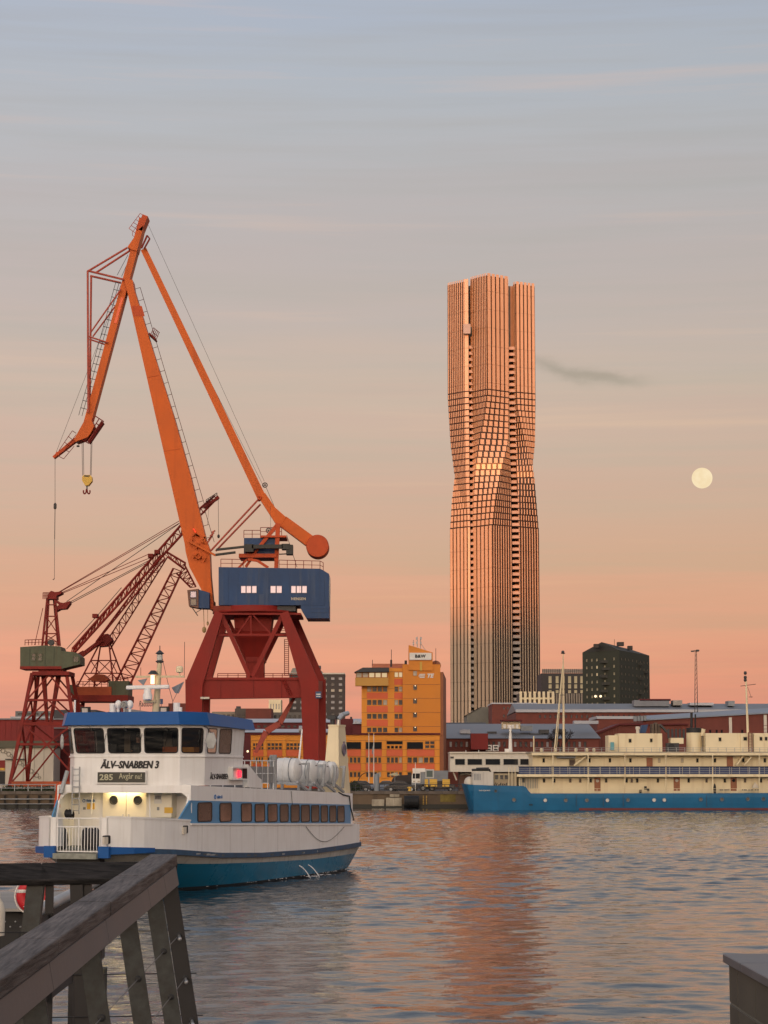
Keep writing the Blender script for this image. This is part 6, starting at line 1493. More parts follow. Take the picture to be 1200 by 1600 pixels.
def face_window(root, p, q, u, z, w, h, frame, glass, name='window', cols=1):
    c = p.lerp(q, u); ang = math.atan2((q - p).y, (q - p).x); n_ = V((math.sin(ang), -math.cos(ang), 0)) * 0.02
    o = link(name, window_mesh(frame, glass, 0.1, cols), root, V((c.x, c.y, z)) + n_ - V(root.location), (w, 1, h), rotz=ang); return o
WINP = mat('pale reflecting window', (0.40, 0.36, 0.24), 0.25, var=0.2, scale=0.5)
for r in range(8):
    z = at(967, 1029 + r * 11.6, 600).z
    for u in (0.12, 0.26, 0.40, 0.61, 0.86): face_window(gd, V((A_.x, A_.y, 0)), V((C_.x, C_.y, 0)), u, z, 0.72, 0.95, GRNDK, WINP if not (r in (1, 2) and u == 0.40) else LITROOM, cols=2)
    for u in (0.07, 0.19, 0.30, 0.43, 0.56, 0.69, 0.81, 0.93): face_window(gd, V((C_.x, C_.y, 0)), V((D_.x, D_.y, 0)), u, z, 0.8, 0.85, GRNDK, mat('grey green window', (0.16, 0.15, 0.11), 0.3, var=0.2))
    if r < 7:
        c = V((A_.x, A_.y, 0)).lerp(V((C_.x, C_.y, 0)), 0.58 + 0.05 * (r % 2)); MB(gd).box(c.x - 1.1, c.x + 1.1, c.y - 1.3, c.y + 0.2, z - 1.0, z - 0.2).build('balcony', mat('balcony dark', (0.03, 0.03, 0.024), 0.7), gd)
        c = V((C_.x, C_.y, 0)).lerp(V((D_.x, D_.y, 0)), 0.66 + 0.2 * (r % 2)); MB(gd).box(c.x - 1.3, c.x + 0.9, c.y - 1.2, c.y + 0.3, z - 1.0, z - 0.35).build('balcony', MATS['balcony dark'], gd)
for px, py in ((930.5, 1088), (938.5, 1088)): MB(gd).ball(at(px, py, 598.5), 0.33, n=10, m=8).build('street_floodlight', LITMAST, gd)
# long brick warehouses in front of them
lw = building('brick_warehouse', 'long red brick warehouse with a row of slot windows under a grey roof', 'warehouse', 1010, 540)
a, b_ = at(806, 1113, 540), at(1290, 1112, 540)
MB(lw).box(a.x, b_.x, 540, 580, GZ, a.z).build('wall', BRICK, lw)
MB(lw).pbox(806, 1108.5, 1290, 1112.8, 539.4, 1.2).build('eaves', ROOFPALE, lw)
r_ = MB(lw); r_.prism([(a.x, 540.6, a.z + 0.3), (a.x, 556, at(0, 1099.5, 556).z), (a.x, 580, a.z + 0.2)], (b_.x - a.x, 0, 0)).build('roof', ROOFGREY, lw)
for k in range(44): pwindow(lw, 842 + k * 8.2, 1116.5, 845.2 + k * 8.2, 1122.5, 539.97, BRICKDK, GLASS2, 0.1)
for x0, y0, x1, y1, m_ in ((991, 1094, 1046, 1103.5, ROOFGREY), (1000, 1092, 1048, 1095, BRICKDK), (1052, 1094, 1066, 1102, CONC), (1138, 1095, 1148, 1103, GREYMET), (1078, 1098, 1115, 1102, ROOFPALE)): MB(lw).pbox(x0, y0, x1, y1, 548, 5).build('roof_unit', m_, lw)
lw2 = building('brick_warehouse', 'lower red brick hall with sloping blue grey roof behind the ship funnel', 'warehouse', 1110, 470)
A0, A1 = at(1005, 1126, 470), at(1290, 1110, 470)
MB(lw2).prism([(A0.x, 470, GZ), (A1.x, 470, GZ), (A1.x, 470, A1.z), (A0.x, 470, A0.z)], (0, 26, 0)).build('wall', BRICK, lw2)
B0, B1 = at(1005, 1118, 470), at(1290, 1100.5, 470)
MB(lw2).add([A0 + V((0, -0.5, 0)), A1 + V((0, -0.5, 0)), V((B1.x, 486, B1.z)), V((B0.x, 486, B0.z)), A0 + V((0, -0.5, 0.25)), A1 + V((0, -0.5, 0.25)), V((B1.x, 486, B1.z + 0.25)), V((B0.x, 486, B0.z + 0.25))], BOXF).build('roof', mat('blue grey roof', (0.20, 0.23, 0.28), 0.5, var=0.12, scale=0.1), lw2)
MB(lw2).pbox(1139.5, 1121, 1143.5, 1148, 469.7, 0.4).build('pilaster', PLASTER, lw2); MB(lw2).pbox(1194, 1117, 1198, 1148, 469.7, 0.4).build('pilaster', PLASTER, lw2)
for x in (1108, 1118, 1126, 1158, 1166): pwindow(lw2, x, 1140, x + 3.5, 1146, 469.97, BRICKDK, GLASS, 0.1)
for k in range(4): MB(lw2).pbox(991 + k * 5, 1119 - k * 0.3, 995 + k * 5, 1127 - k * 0.4, 468.5, 1.5).build('roof_light', GREYMET, lw2)
lw3 = building('brick_hall', 'red hall with a pale roof strip behind the moored ship', 'warehouse', 962, 500); pblock(lw3, 933, 1123, 1004, 500, 18, BRICK); cap(lw3, 932, 1119, 1004, 1123.3, 500, 18, ROOFPALE)
lw4 = building('striped_gable', 'brick gable with pale vertical piers behind the ship superstructure', 'building', 1000, 420)
MB(lw4).ppoly([(922, 1180), (922, 1147), (968, 1131.5), (1075, 1131.5), (1075, 1180)], 420, 14).build('wall', BRICK, lw4)
MB(lw4).ppoly([(920, 1149.5), (968, 1130.5), (1076, 1130.5), (1076, 1132.5), (968, 1133), (921, 1151.5)], 419.4, 15).build('roof_edge', BRICKDK, lw4)
for k in range(11): MB(lw4).pbox(925 + k * 4.2, 1150 - k * 1.35, 926.2 + k * 4.2, 1178, 419.9, 0.15).build('pier', mat('brick pier', (0.16, 0.05, 0.035), 0.8), lw4)
for k in range(5): MB(lw4).pbox(1043 + k * 6, 1139, 1046 + k * 6, 1154, 419.85, 0.15).build('opening', DARK, lw4)
# near grey roofs with clutter
gr = shed('wide grey metal roof over low brick workshops right of the orange office', 696, 1131, 936, 1154, 1176, 400, 46, BRICK, ROOFGREY)
gr.children
for k in range(26): pwindow(gr, 702 + k * 8.4, 1158, 706.5 + k * 8.4, 1168, 399.97, BRICKDK, GLASS2 if k % 3 else GREYWIN, 0.1)
rng2 = random.Random(11)
for x0, y0, x1, y1, m_ in ((784.5, 1127, 813, 1139, CREAM), (814, 1134, 832, 1142, GREYMET), (762, 1143, 776, 1149, DARK), (843, 1140, 858, 1146, DARK), (866, 1139, 884, 1145, ROOFDK), (719, 1140, 735, 1146, ROOFPALE), (828, 1146, 846, 1154, ROOFDK), (897, 1126, 935, 1131, ROOFPALE)):
    MB(gr).pbox(x0, y0, x1, y1, 404 + rng2.uniform(0, 3), 3).build('roof_unit', m_, gr)
MB(gr).pbox(783, 1124.5, 816, 1127, 404, 3.4).build('sign_cap', BRICKDK, gr)
for k in range(4): MB(gr).pbox(786.5 + k * 6.5, 1132, 790.5 + k * 6.5, 1138, 403.6, 0.15).build('white_letter_block', SIGNWH, gr)
MB(gr).pbox(736, 1146, 762.5, 1171, 396, 4).build('red_annex', REDWALL, gr)
for x in (759.5, 770): 
    u_ = MB(gr).pbox(x, 1164, x + 9, 1173.5, 397, 1.2).build('air_conditioner', SIGNWH, gr); MB(gr).pbox(x + 2, 1165.5, x + 7.4, 1168, 396.9, 0.1).pbox(x + 2, 1170, x + 7.4, 1172.4, 396.9, 0.1).build('grille', DARK, u_)
dr = shed('dark low roofs in front of the grey gabled hall', 699, 1129, 760, 1138, 1150, 455, 20, ROOFDK, ROOFDK, name='low_shed')
# floodlight mast
fm = building('floodlight_mast', 'slim twin-legged floodlight mast standing over the brick warehouses', 'lamp post', 1088, 520)
q = MB(fm)
for d in (-1, 1): q.tube(at(1088 + d * 2.6, 1140, 520), at(1087.3 + d * 1.0, 1018, 520), 0.11, 0.07, n=5)
for k in range(16): t = k / 16; q.tube(at(1088 - 2.6 + 1.5 * t, 1140 - 122 * t, 520), at(1088 + 2.6 - 1.5 * (t + 0.06), 1140 - 122 * (t + 0.06), 520), 0.03, n=4)
q.build('pole', DARK, fm); MB(fm).pbeam((1080, 1017.5), (1092.5, 1016.5), 520, 1.6, 0.8).pbox(1080, 1016.5, 1084, 1018.5, 519.5, 0.6).pbox(1088, 1015, 1092, 1018, 519.5, 0.6).build('lamp_head', DARK, fm)
# leafless tree
tr = building('bare_tree', 'dark leafless tree between grey roofs and the ship masts', 'tree', 876, 392)
TRK = mat('dark bark', (0.035, 0.025, 0.022), 0.9, var=0.2)
MB(tr).tube(at(876, 1229, 392), at(876, 1168, 392), 0.3, 0.22, n=7).build('trunk', TRK, tr)
tw = MB(tr); rt = random.Random(4)
def grow(p, d, L, r, lev):
    q = p + d * L; tw.tube(p, q, r, r * 0.7, n=4 if lev > 1 else 5, cap=False)
    if lev == 5: return
    for k in range(3 if lev < 3 else 3):
        nd = (d + V((rt.uniform(-1, 1), rt.uniform(-1, 1), rt.uniform(-0.5, 0.75))) * 0.75).normalized()
        grow(p.lerp(q, rt.uniform(0.6, 1.0)), nd, L * rt.uniform(0.62, 0.85), r * 0.62, lev + 1)
for k in range(4): grow(at(876, 1170, 392), V((rt.uniform(-0.9, 0.9), rt.uniform(-0.5, 0.5), 0.8)).normalized(), 1.5, 0.13, 1)
tw.build('crown', TRK, tr)

# ---------------------------------------------------------------- moored houseboat ship
SY = 285.0; SD = 11.0
ship = thing('moored_ship', 'long moored ship with blue hull and cream two-deck superstructure', 'ship', (at(960, 1205, SY).x, SY, 0))
SM = lambda: MB(ship)
hz0 = -1.2
def ship_hull():
    """loft: rounded stern at the left, straight side running out of the frame to the right"""
    st = [(724, 1.0, 1225), (725.5, 3.2, 1225), (730, 4.8, 1225.5), (740, 5.4, 1226.3), (770, 5.5, 1227.4), (818, 5.5, 1228.3), (822, 5.5, 1230), (826, 5.5, 1236), (830, 5.5, 1240), (900, 5.5, 1240), (1000, 5.5, 1239.7), (1120, 5.5, 1239.5), (1230, 5.5, 1239), (1300, 5.0, 1236), (1350, 3.0, 1233), (1372, 0.4, 1231)]
    vs, n_ = [], 5
    for px, hbm, yt in st:
        top = at(px, yt, SY); zt_ = top.z; cy = SY + 5.5
        for k, (f, z) in enumerate(((0.80, hz0), (0.96, 0.0), (0.985, zt_ * 0.4), (1.0, zt_ * 0.75), (1.0, zt_))):
            rake = (1 - z / max(zt_, .1)) * 0.9 if px < 740 else 0
            vs.append((top.x + rake, cy - hbm * f, z))
        for k, (f, z) in enumerate(((1.0, zt_), (1.0, zt_ * 0.75), (0.985, zt_ * 0.4), (0.96, 0.0), (0.80, hz0))):
            rake = (1 - z / max(zt_, .1)) * 0.9 if px < 740 else 0
            vs.append((top.x + rake, cy + hbm * f, z))
    m = 10; fs = []
    for i in range(len(st) - 1):
        for k in range(m - 1): fs.append((i * m + k, (i + 1) * m + k, (i + 1) * m + k + 1, i * m + k + 1))
        fs.append((i * m + 9, (i + 1) * m + 9, (i + 1) * m, i * m))
    fs.append(tuple(range(10))); fs.append(tuple((len(st) - 1) * m + k for k in range(9, -1, -1)))
    return vs, fs
h_ = SM(); h_.add(*ship_hull()); hullo = h_.build('hull', SHIPBLUE, ship)
SM().pbox(905, 1262.6, 1330, 1266.5, SY + 0.06, 0.4).build('boot_stripe', BOOT, hullo)
SM().pbox(735, 1227.5, 905, 1228.5, SY - 0.02, 0.2) if False else None
for x in (900.5, 943, 974, 1104): SM().pbox(x - 0.3, 1242, x + 0.3, 1260, SY - 0.04, 0.1).build('plate_seam', mat('hull seam', (0.012, 0.06, 0.13), 0.5), hullo)
RIM = mat('porthole rim blue', (0.03, 0.11, 0.21), 0.5); PGL = mat('pale porthole cover', (0.55, 0.52, 0.46), 0.4)
for i, (x, y, pale) in enumerate(((774.5, 1236, 0), (803, 1249.7, 0), (852, 1250.5, 1), (884, 1250.5, 0), (917, 1250.5, 0), (949, 1250.5, 1), (981, 1250, 0), (1022, 1250, 1), (1038, 1250, 1), (1095, 1249, 0), (1128, 1249, 0), (1168.5, 1248.5, 0), (1193, 1248.5, 0))):
    q = at(x, y, SY - 0.02); r = 0.2 if x < 780 else 0.26
    po = SM().torus(q, r, 0.05, 'Y', n=16, m=5).build('porthole', RIM, hullo); SM().lathe(q, [(r, -0.02), (r, 0.03)], 16, 'Y').build('porthole_glass', PGL if pale else GLASS, po)
lettering('GÖTEBORG', ship, at(757, 1235, SY - 0.02) - V(ship.location), 17.5 / ppm(SY), 1.9 / ppm(SY), SIGNWH, bold=0.02)
for x in (828, 831): SM().pbox(x - 1, 1256.5, x + 1, 1258.5, SY - 0.03, 0.1).build('scupper', BLACK, hullo)
# main deck house (lower), promenade, upper deck house, roof deck
SHC = mat('cream ship paint', (0.75, 0.645, 0.42), 0.5, var=0.05, scale=0.25, streak=0.38, streak_col=(0.40, 0.24, 0.11))
RAILB = mat('railing cloth blue', (0.028, 0.05, 0.14), 0.6, var=0.1)
def deck(y, x0, x1, yt, yb, d0, dep, m, name): return SM().pbox(x0, yt, x1, yb, SY + d0, dep).build(name, m, ship)
deck(0, 829, 1330, 1239.6, 1241.5, 0.05, 10.8, GREYMET, 'main_deck')
deck(0, 811, 1325, 1213.5, 1241, 1.7, 7.6, SHC, 'lower_deckhouse')
deck(0, 808, 1325, 1209.8, 1213.8, 0.1, 10.8, SHC, 'promenade_deck')
deck(0, 832, 1325, 1179, 1210, 1.8, 7.4, SHC, 'upper_deckhouse')
deck(0, 831, 1325, 1176.5, 1180.2, 0.2, 10.6, SHC, 'roof_deck')
deck(0, 829, 1325, 1174.5, 1176.6, 0.3, 10.4, mat('grey deck edge', (0.35, 0.31, 0.24), 0.7, var=0.15), 'deck_edge')
# blue promenade rail: cloth panels, white bars, stanchions carrying the decks above
x = 810.5
while x < 1320:
    SM().pbox(x + 0.3, 1198.5, x + 25.2, 1209.5, SY + 0.22, 0.05).build('rail_cloth', RAILB, ship); x += 25.6
for y in (1201, 1204, 1207): SM().pbox(810, y - 0.2, 1325, y + 0.2, SY + 0.12, 0.06).build('rail_bar', GALV, ship)
SM().pbox(810, 1197.4, 1325, 1198.6, SY + 0.08, 0.16).build('rail_cap', mat('dark rail cap', (0.03, 0.035, 0.06), 0.6), ship)
for x in np.arange(828, 1320, 15.6): SM().pbox(x - 0.3, 1198, x + 0.3, 1210, SY + 0.15, 0.06).build('rail_post', GALV, ship)
for x in (864, 919, 976.5, 1040.5, 1113.5, 1186.5, 1258): SM().tube(at(x, 1240, SY + 0.25), at(x, 1178, SY + 0.25), 0.085, n=6).build('stanchion', SHC, ship)
# lower hand rails
for y in (1232.3, 1236): SM().pbox(822, y - 0.25, 1325, y + 0.25, SY + 0.12, 0.05).build('deck_rail', SHC, ship)
for x in np.arange(829, 1320, 10.4): SM().pbox(x - 0.3, 1232, x + 0.3, 1240, SY + 0.12, 0.06).build('deck_rail_post', SHC, ship)
for y in (1168.5, 1171.5): SM().pbox(836, y - 0.25, 1325, y + 0.25, SY + 0.4, 0.05).build('roof_rail', GALV, ship)
for x in np.arange(836, 1320, 13): SM().pbox(x - 0.3, 1168, x + 0.3, 1175, SY + 0.4, 0.06).build('roof_rail_post', GALV, ship)
# small square windows and doors
SWF = mat('ship window frame', (0.40, 0.33, 0.20), 0.6)
for x in (818, 850, 866, 891, 906.5, 923, 947, 979, 987, 995.5, 1028, 1076, 1104, 1132.5, 1164, 1189, 1215, 1240):
    pwindow(ship, x - 2, 1215.7, x + 2, 1223.3, SY + 1.68, SWF, GLASS if (int(x) % 3) else TINT, 0.12)
for x in (849.5, 921, 953, 985, 1030, 1066, 1089.5, 1117, 1161.5, 1195, 1225): pwindow(ship, x - 2, 1184.2, x + 2, 1191.8, SY + 1.78, SWF, GLASS if int(x) % 2 else PALEWIN, 0.12)
TEAK = mat('varnished door', (0.26, 0.085, 0.03), 0.45, var=0.2, scale=2)
for x, y0, y1, d in ((933.5, 1215, 1236.5, 1.7), (1057.5, 1214.5, 1236, 1.7), (1146.5, 1214.5, 1236, 1.7), (1015, 1184, 1199, 1.8), (1140.5, 1182, 1199, 1.8), (1230, 1214.5, 1236, 1.7)):
    o = SM().pbox(x - 4.7, y0, x + 4.7, y1, SY + d - 0.06, 0.08).build('door', TEAK, ship)
    if y0 > 1200: q = at(x, y0 + 5, SY + d - 0.09); SM().torus(q, 0.17, 0.04, 'Y', n=12, m=4).lathe(q, [(0.15, -0.01), (0.15, 0.02)], 12, 'Y').build('door_light', GLASS if x > 1100 else PGL, o)
# slatted bulkhead at the fore end of the house, stairs, railings
for k in range(11): SM().pbox(813 + k * 2.6, 1216, 813.6 + k * 2.6, 1232, SY + 1.4, 0.06).build('slat', GREYMET, ship)
for x0, y0, x1, y1 in ((897, 1196, 917, 1180), (1150, 1240 - 44, 1160, 1182), (1162, 1196, 1174, 1182)): SM().pbeam((x0, y0), (x1, y1), SY + 1.2, 2.2, 0.7).build('stair', SHC, ship)
pwindow(ship, 889, 1186, 899, 1197, SY + 1.7, SWF, TINT, 0.08)
SM().pbox(870, 1182, 899, 1184.5, SY + 0.9, 1).build('awning', GREYMET, ship)
# deckhouses on the roof, funnel, cowls
def dhouse(x0, yt, x1, d0, dep, name='roof_house', m=SHC): return SM().pbox(x0, yt, x1, 1175, SY + d0, dep).build(name, m, ship)
dhouse(967, 1146, 1034.5, 2.2, 5); dhouse(1103, 1145.5, 1157.5, 2.2, 5); dhouse(1158, 1145.5, 1176, 1.9, 5.4); dhouse(1178, 1145.5, 1240, 2.2, 5); dhouse(951, 1149, 966, 2.6, 4.2)
for x, y, w_ in ((984.5, 1154, 4.8), (1017.5, 1153.5, 4.5), (1125, 1152, 4.6), (1164.5, 1151, 6.6), (1189, 1151, 4.5), (1197, 1151, 4.2)): pwindow(ship, x - w_ / 2, y, x + w_ / 2, y + 6.6, SY + (1.88 if 1158 < x < 1176 else 2.18), SWF, GLASS, 0.12)
q = at(1084, 1175, SY + 5); fn = SM(); rr_ = 12.2 / ppm(SY + 5)
fn.lathe((q.x, SY + 4.5, q.z - 0.1), [(rr_ * 1.06, 0), (rr_, 0.8), (rr_ * 0.97, at(0, 1143.5, SY + 4.5).z - q.z)], 24); FN = fn.build('funnel', SHC, ship, smooth=True)
zt_ = at(0, 1143.5, SY + 4.5).z; SM().lathe((q.x, SY + 4.5, zt_ - 0.12), [(rr_ * 0.99, 0), (rr_ * 0.98, 0.62), (rr_ * 0.8, 0.64)], 24).build('funnel_top', BLACK, FN, smooth=True)
for x, yt, w_ in ((1080.5, 1113.5, 2.0), (1086.5, 1116, 1.3)): SM().tube(at(x, 1140, SY + 4.5), at(x, yt, SY + 4.5), w_ / ppm(SY), n=10).build('exhaust_stack', BLACK, FN)
SM().tube(at(1097, 1150, SY + 4), at(1099, 1139, SY + 4), 0.28, n=10).build('side_vent', SHC, FN)
ac = SM().pbox(1042.5, 1161, 1061, 1176, SY + 1.5, 1.6).build('fan_unit', DARK, ship); SM().torus(at(1049.5, 1167, SY + 1.45), 0.36, 0.06, 'Y', n=18, m=5).lathe(at(1049.5, 1167, SY + 1.46), [(0.34, -0.02), (0.34, 0.02)], 18, 'Y').build('fan_mouth', BLACK, ac)
SM().lathe(at(996.5, 1147, SY + 3), [(0.22, 0), (0.22, 0.6), (0.3, 0.62), (0.3, 0.95), (0.12, 1.0)], 12).build('ventilator', PLASTER, ship, smooth=True)
SM().ppoly([(1000, 1145), (1003, 1133), (1013, 1132), (1009, 1145)], SY + 4, 1.5).build('blue_hopper', CRANEBLUE, ship)
for k in range(3): SM().pbox(1018 + k * 5.2, 1131 - (k == 1) * 2, 1022 + k * 5.2, 1146, SY + 4.5, 1.6).build('duct', mat('rusty duct', (0.10, 0.07, 0.05), 0.7, var=0.3), ship)
SM().pbeam((1032, 1133), (1042, 1144), SY + 4, 3, 1).build('duct_elbow', DARK, ship)
SM().pbox(1048, 1153, 1068, 1162, SY + 3, 2).build('locker', SHC, ship); SM().pbox(954, 1159.5, 959.5, 1172, SY + 1.8, 0.4).build('blue_door', mat('turquoise door', (0.10, 0.30, 0.34), 0.5), ship)
for k, x in enumerate((846, 868, 900, 917, 928)): SM().lathe(at(x, 1175, SY + 1), [(0.12, 0), (0.2, 0.12), (0.2, 0.4), (0.1, 0.5)], 10).build('mushroom_vent', SHC, ship)
# tripod mast near the fore end and slim signal mast aft
tm = SM(); tm.tube(at(881, 1176, SY + 3), at(880, 1040, SY + 3), 0.16, 0.11, n=8).tube(at(880, 1040, SY + 3), at(880, 1020, SY + 3), 0.10, 0.07, n=6).tube(at(866, 1176, SY + 2), at(879, 1041, SY + 3), 0.09, 0.06, n=6).tube(at(869, 1176, SY + 5), at(879.5, 1041, SY + 3), 0.06, 0.05, n=6)
TM = tm.build('tripod_mast', SHC, ship, smooth=True); SM().ball(at(879.5, 1019, SY + 3), 0.22).pbeam((876.5, 1021), (883, 1021), SY + 3, 1.2, 0.2).pbeam((873, 1086), (882, 1086), SY + 3, 1, 0.3).build('mast_lamp', DARK, TM)
sm2 = SM().tube(at(1168.5, 1146, SY + 4), at(1165.5, 1060, SY + 4), 0.16, 0.10, n=8); S2 = sm2.build('signal_mast', SHC, ship, smooth=True)
SM().ptube((1157, 1072, ), (1181, 1069), SY + 4, 0.5).ptube((1168, 1073), (1174, 1090), SY + 4, 0.3).ptube((1170, 1089), (1176, 1089), SY + 4, 0.5).build('signal_yard', DARK, S2)
for y in (1052, 1059, 1063): SM().lathe(at(1164.5, y, SY + 4), [(0.12, -0.2), (0.22, 0), (0.16, 0.25)], 8).build('signal_lamp', DARK, S2)
ld = SM()
for k in range(12): ld.pbox(1170, 1146 + k * 2.4, 1175, 1146.5 + k * 2.4, SY + 1.7, 0.05)
ld.pbox(1169.5, 1144, 1170.2, 1176, SY + 1.7, 0.06).pbox(1174.8, 1144, 1175.5, 1176, SY + 1.7, 0.06).build('ladder', BRICK, ship)
for y in (1133.5, 1139, 1144): SM().pbox(1174, y - 0.3, 1240, y + 0.3, SY + 2.3, 0.05).build('bridge_rail', BRICK, ship)
# fore deck: engine box, white tarpaulin, windlass pipe, cabin with windows
eb = SM().pbox(738.5, 1206, 771, 1229, SY + 1.6, 4).build('engine_box', mat('grey white box', (0.52, 0.49, 0.43), 0.6, var=0.1, streak=0.3), ship)
for k in range(5): SM().pbox(741 + k * 2.2, 1209, 742 + k * 2.2, 1219, SY + 1.56, 0.06).build('louvre', GREYMET, eb)
tp = SM().ball(at(733.5, 1223.5, SY + 3.5), 0.72, 1.2, 0.85, n=14, m=8).build('tarpaulin', PLASTER, ship, smooth=True)
SM().ptube((737, 1203), (766, 1203), SY + 3, 1.8, n=8).ptube((744, 1202), (764, 1201.5), SY + 3, 2.6, n=8).ptube((763, 1202), (767, 1206), SY + 3, 1.5, n=6).build('deck_gun_pipe', BLACK, ship)
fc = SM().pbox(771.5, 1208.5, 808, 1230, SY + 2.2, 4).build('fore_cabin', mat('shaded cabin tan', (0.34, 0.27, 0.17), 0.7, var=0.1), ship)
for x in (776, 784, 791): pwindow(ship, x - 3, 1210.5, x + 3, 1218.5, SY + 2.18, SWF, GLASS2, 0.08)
for x in (795, 800, 805): SM().tube(at(x, 1229, SY + 0.6), at(x, 1198, SY + 0.6), 0.05, n=5).build('ladder_rail', SHC, ship)
SM().tube(at(834, 1176, SY + 1), at(834, 1150, SY + 1), 0.08, n=6).build('staff', SHC, ship)
for k in range(7): SM().ptube((772 + k * 3, 1229 - (k % 2) * 1.5), (774 + k * 3, 1223 + (k % 3)), SY + 0.8, 0.8).build('deck_fitting', BLACK, ship)
for x, y in ((1001, 1236.5), (1009, 1231), (1013, 1234), (1117, 1232)): SM().pbox(x - 1.6, y - 2.5, x + 1.6, y + 2.8, SY + 0.6, 0.5).build('deck_gear', BLACK, ship)
SM().lathe(at(1117, 1240, SY + 0.7), [(0.15, 0), (0.2, 0.6), (0.14, 1.0), (0.05, 1.3)], 8).build('fire_hydrant', BLACK, ship)
SM().ppoly([(1175, 1231), (1180, 1222), (1186, 1231)], SY + 0.9, 0.2).build('sign_board', PLASTER, ship)
for x in (1125, 1133, 1160, 1170, 1180): SM().pbox(x, 1233.5, x + 7, 1235, SY + 0.8, 0.4).build('bench', WOOD, ship)

# ---------------------------------------------------------------- white waterside restaurant behind the ship's bow
rs = building('restaurant_pavilion', 'white flat-roofed pavilion with a band of dark windows behind the ship bow', 'building', 768, 306)
MB(rs).pbox(703.5, 1176, 834, 1206, 306, 9).build('upper_storey', mat('pavilion white', (0.60, 0.56, 0.48), 0.5, var=0.05, streak=0.15), rs)
MB(rs).pbox(703, 1174.8, 835, 1177, 305.7, 9.6).build('roof_edge', PLASTER, rs)
for x0, x1 in ((710.5, 727), (729.3, 754.2), (757.5, 782.5), (785.5, 810.5), (812, 832)): pwindow(rs, x0, 1185.5, x1, 1195.5, 305.97, mat('pavilion frame', (0.5, 0.47, 0.4), 0.6), GLASS, 0.05, name='ribbon_window')
MB(rs).pbox(718, 1206, 834, 1238, 309, 6).build('lower_storey', mat('pavilion base', (0.16, 0.09, 0.07), 0.8), rs)
MB(rs).pbox(719, 1208, 750, 1211, 308.9, 0.2).build('white_band', PLASTER, rs)
MB(rs).pbeam((708, 1206), (713.5, 1219), 307, 2, 0.3).build('prop', PLASTER, rs)
MB(rs).tube(at(797.5, 1176, 310), at(797.5, 1133, 310), 0.3, 0.16, n=10).build('flue', SIGNWH, rs, smooth=True)
MB(rs).tube(at(728, 1176, 308), at(728, 1172, 308), 0.05, n=4).tube(at(748, 1176, 308), at(748, 1172, 308), 0.05, n=4).pbox(789, 1170, 795.5, 1175.5, 308, 1).build('roof_fitting', SIGNWH, rs)
for dx_ in (-22, -14, 14, 26, 36): MB(rs).tube(at(797.5, 1140, 310), at(797.5 + dx_, 1175.5, 308), 0.018, n=4).build('guy_wire', CABLE, rs)
MB(rs).pbox(703.8, 1182, 709, 1185, 305.9, 0.3).build('lamp_box', DARK, rs)

# ---------------------------------------------------------------- things on the quay
def qthing(name, label, cat, px, Y, group=None): return thing(name, label, cat, (at(px, 1205, Y).x, Y, GZ), group=group)
QY = 306.0
# white truck
tk = qthing('truck', 'small white box truck with dark windscreen parked on the quay', 'truck', 655, QY)
TKM = lambda: MB(tk)
TKM().ppoly([(643.5, 1226), (643.5, 1212), (645.5, 1206), (657, 1206), (657, 1226)], QY, 2.2).build('cab', SIGNWH, tk)
TKM().pbox(645, 1200.5, 664.5, 1206.2, QY - 0.03, 2.3).build('wind_deflector', SIGNWH, tk)
TKM().pbox(657.2, 1204, 664.5, 1227, QY + 0.1, 2.0).build('cab_rear', GREYMET, tk)
pwindow(tk, 644.8, 1208.5, 656, 1216.5, QY - 0.02, DARK, GLASS, 0.05, name='windscreen')
bx_ = TKM().pbox(664.8, 1202, 678, 1216, QY - 0.1, 2.4).build('box_body', mat('pale container frame', (0.45, 0.47, 0.46), 0.5), tk); pwindow(tk, 666, 1203.5, 676.5, 1214.5, QY - 0.12, GALV, mat('green container door', (0.06, 0.09, 0.085), 0.5), 0.05, name='container_door')
for x in (645.5, 652.5): TKM().pbox(x, 1220, x + 3.5, 1222, QY - 0.05, 0.06).build('headlight', PALEWIN, tk)
TKM().pbox(643.3, 1223, 657.2, 1226.5, QY - 0.08, 0.2).build('bumper', GREYMET, tk)
for x in (647, 661, 675):
    q = at(x, 1226.5, QY); w_ = TKM().lathe((q.x, QY + 0.15, GZ + 0.47), [(0.44, -0.15), (0.47, -0.1), (0.47, 0.12), (0.44, 0.15)], 18, 'Y').build('wheel', BLACK, tk); TKM().lathe((q.x, QY + 0.0, GZ + 0.47), [(0.22, -0.02), (0.2, 0.02)], 12, 'Y').build('hub', GALV, w_)
# yellow crates
for x0, x1, w in ((663.7, 668.8, 'narrow yellow steel crate beside the white truck'), (671.5, 683, 'wide yellow steel crate in the middle of the quay row'), (691.5, 703, 'rightmost yellow steel crate standing near the ship bow')):
    t = qthing('crate', w, 'crate', (x0 + x1) / 2, QY - 1.5, 'yellow crates on the quay')
    o = MB(t).pbox(x0, 1218, x1, 1229.2, QY - 1.5, 0.9).build('box', YELLOW, t); MB(t).pbox(x0 - 0.2, 1217.4, x1 + 0.2, 1218.4, QY - 1.55, 1.0).build('lid', YELLOW, t)
    MB(t).pbox(x0 + 0.2, 1223, x1 - 0.2, 1223.5, QY - 1.53, 0.04).build('seam', mat('dark yellow seam', (0.25, 0.14, 0.02), 0.6), t)
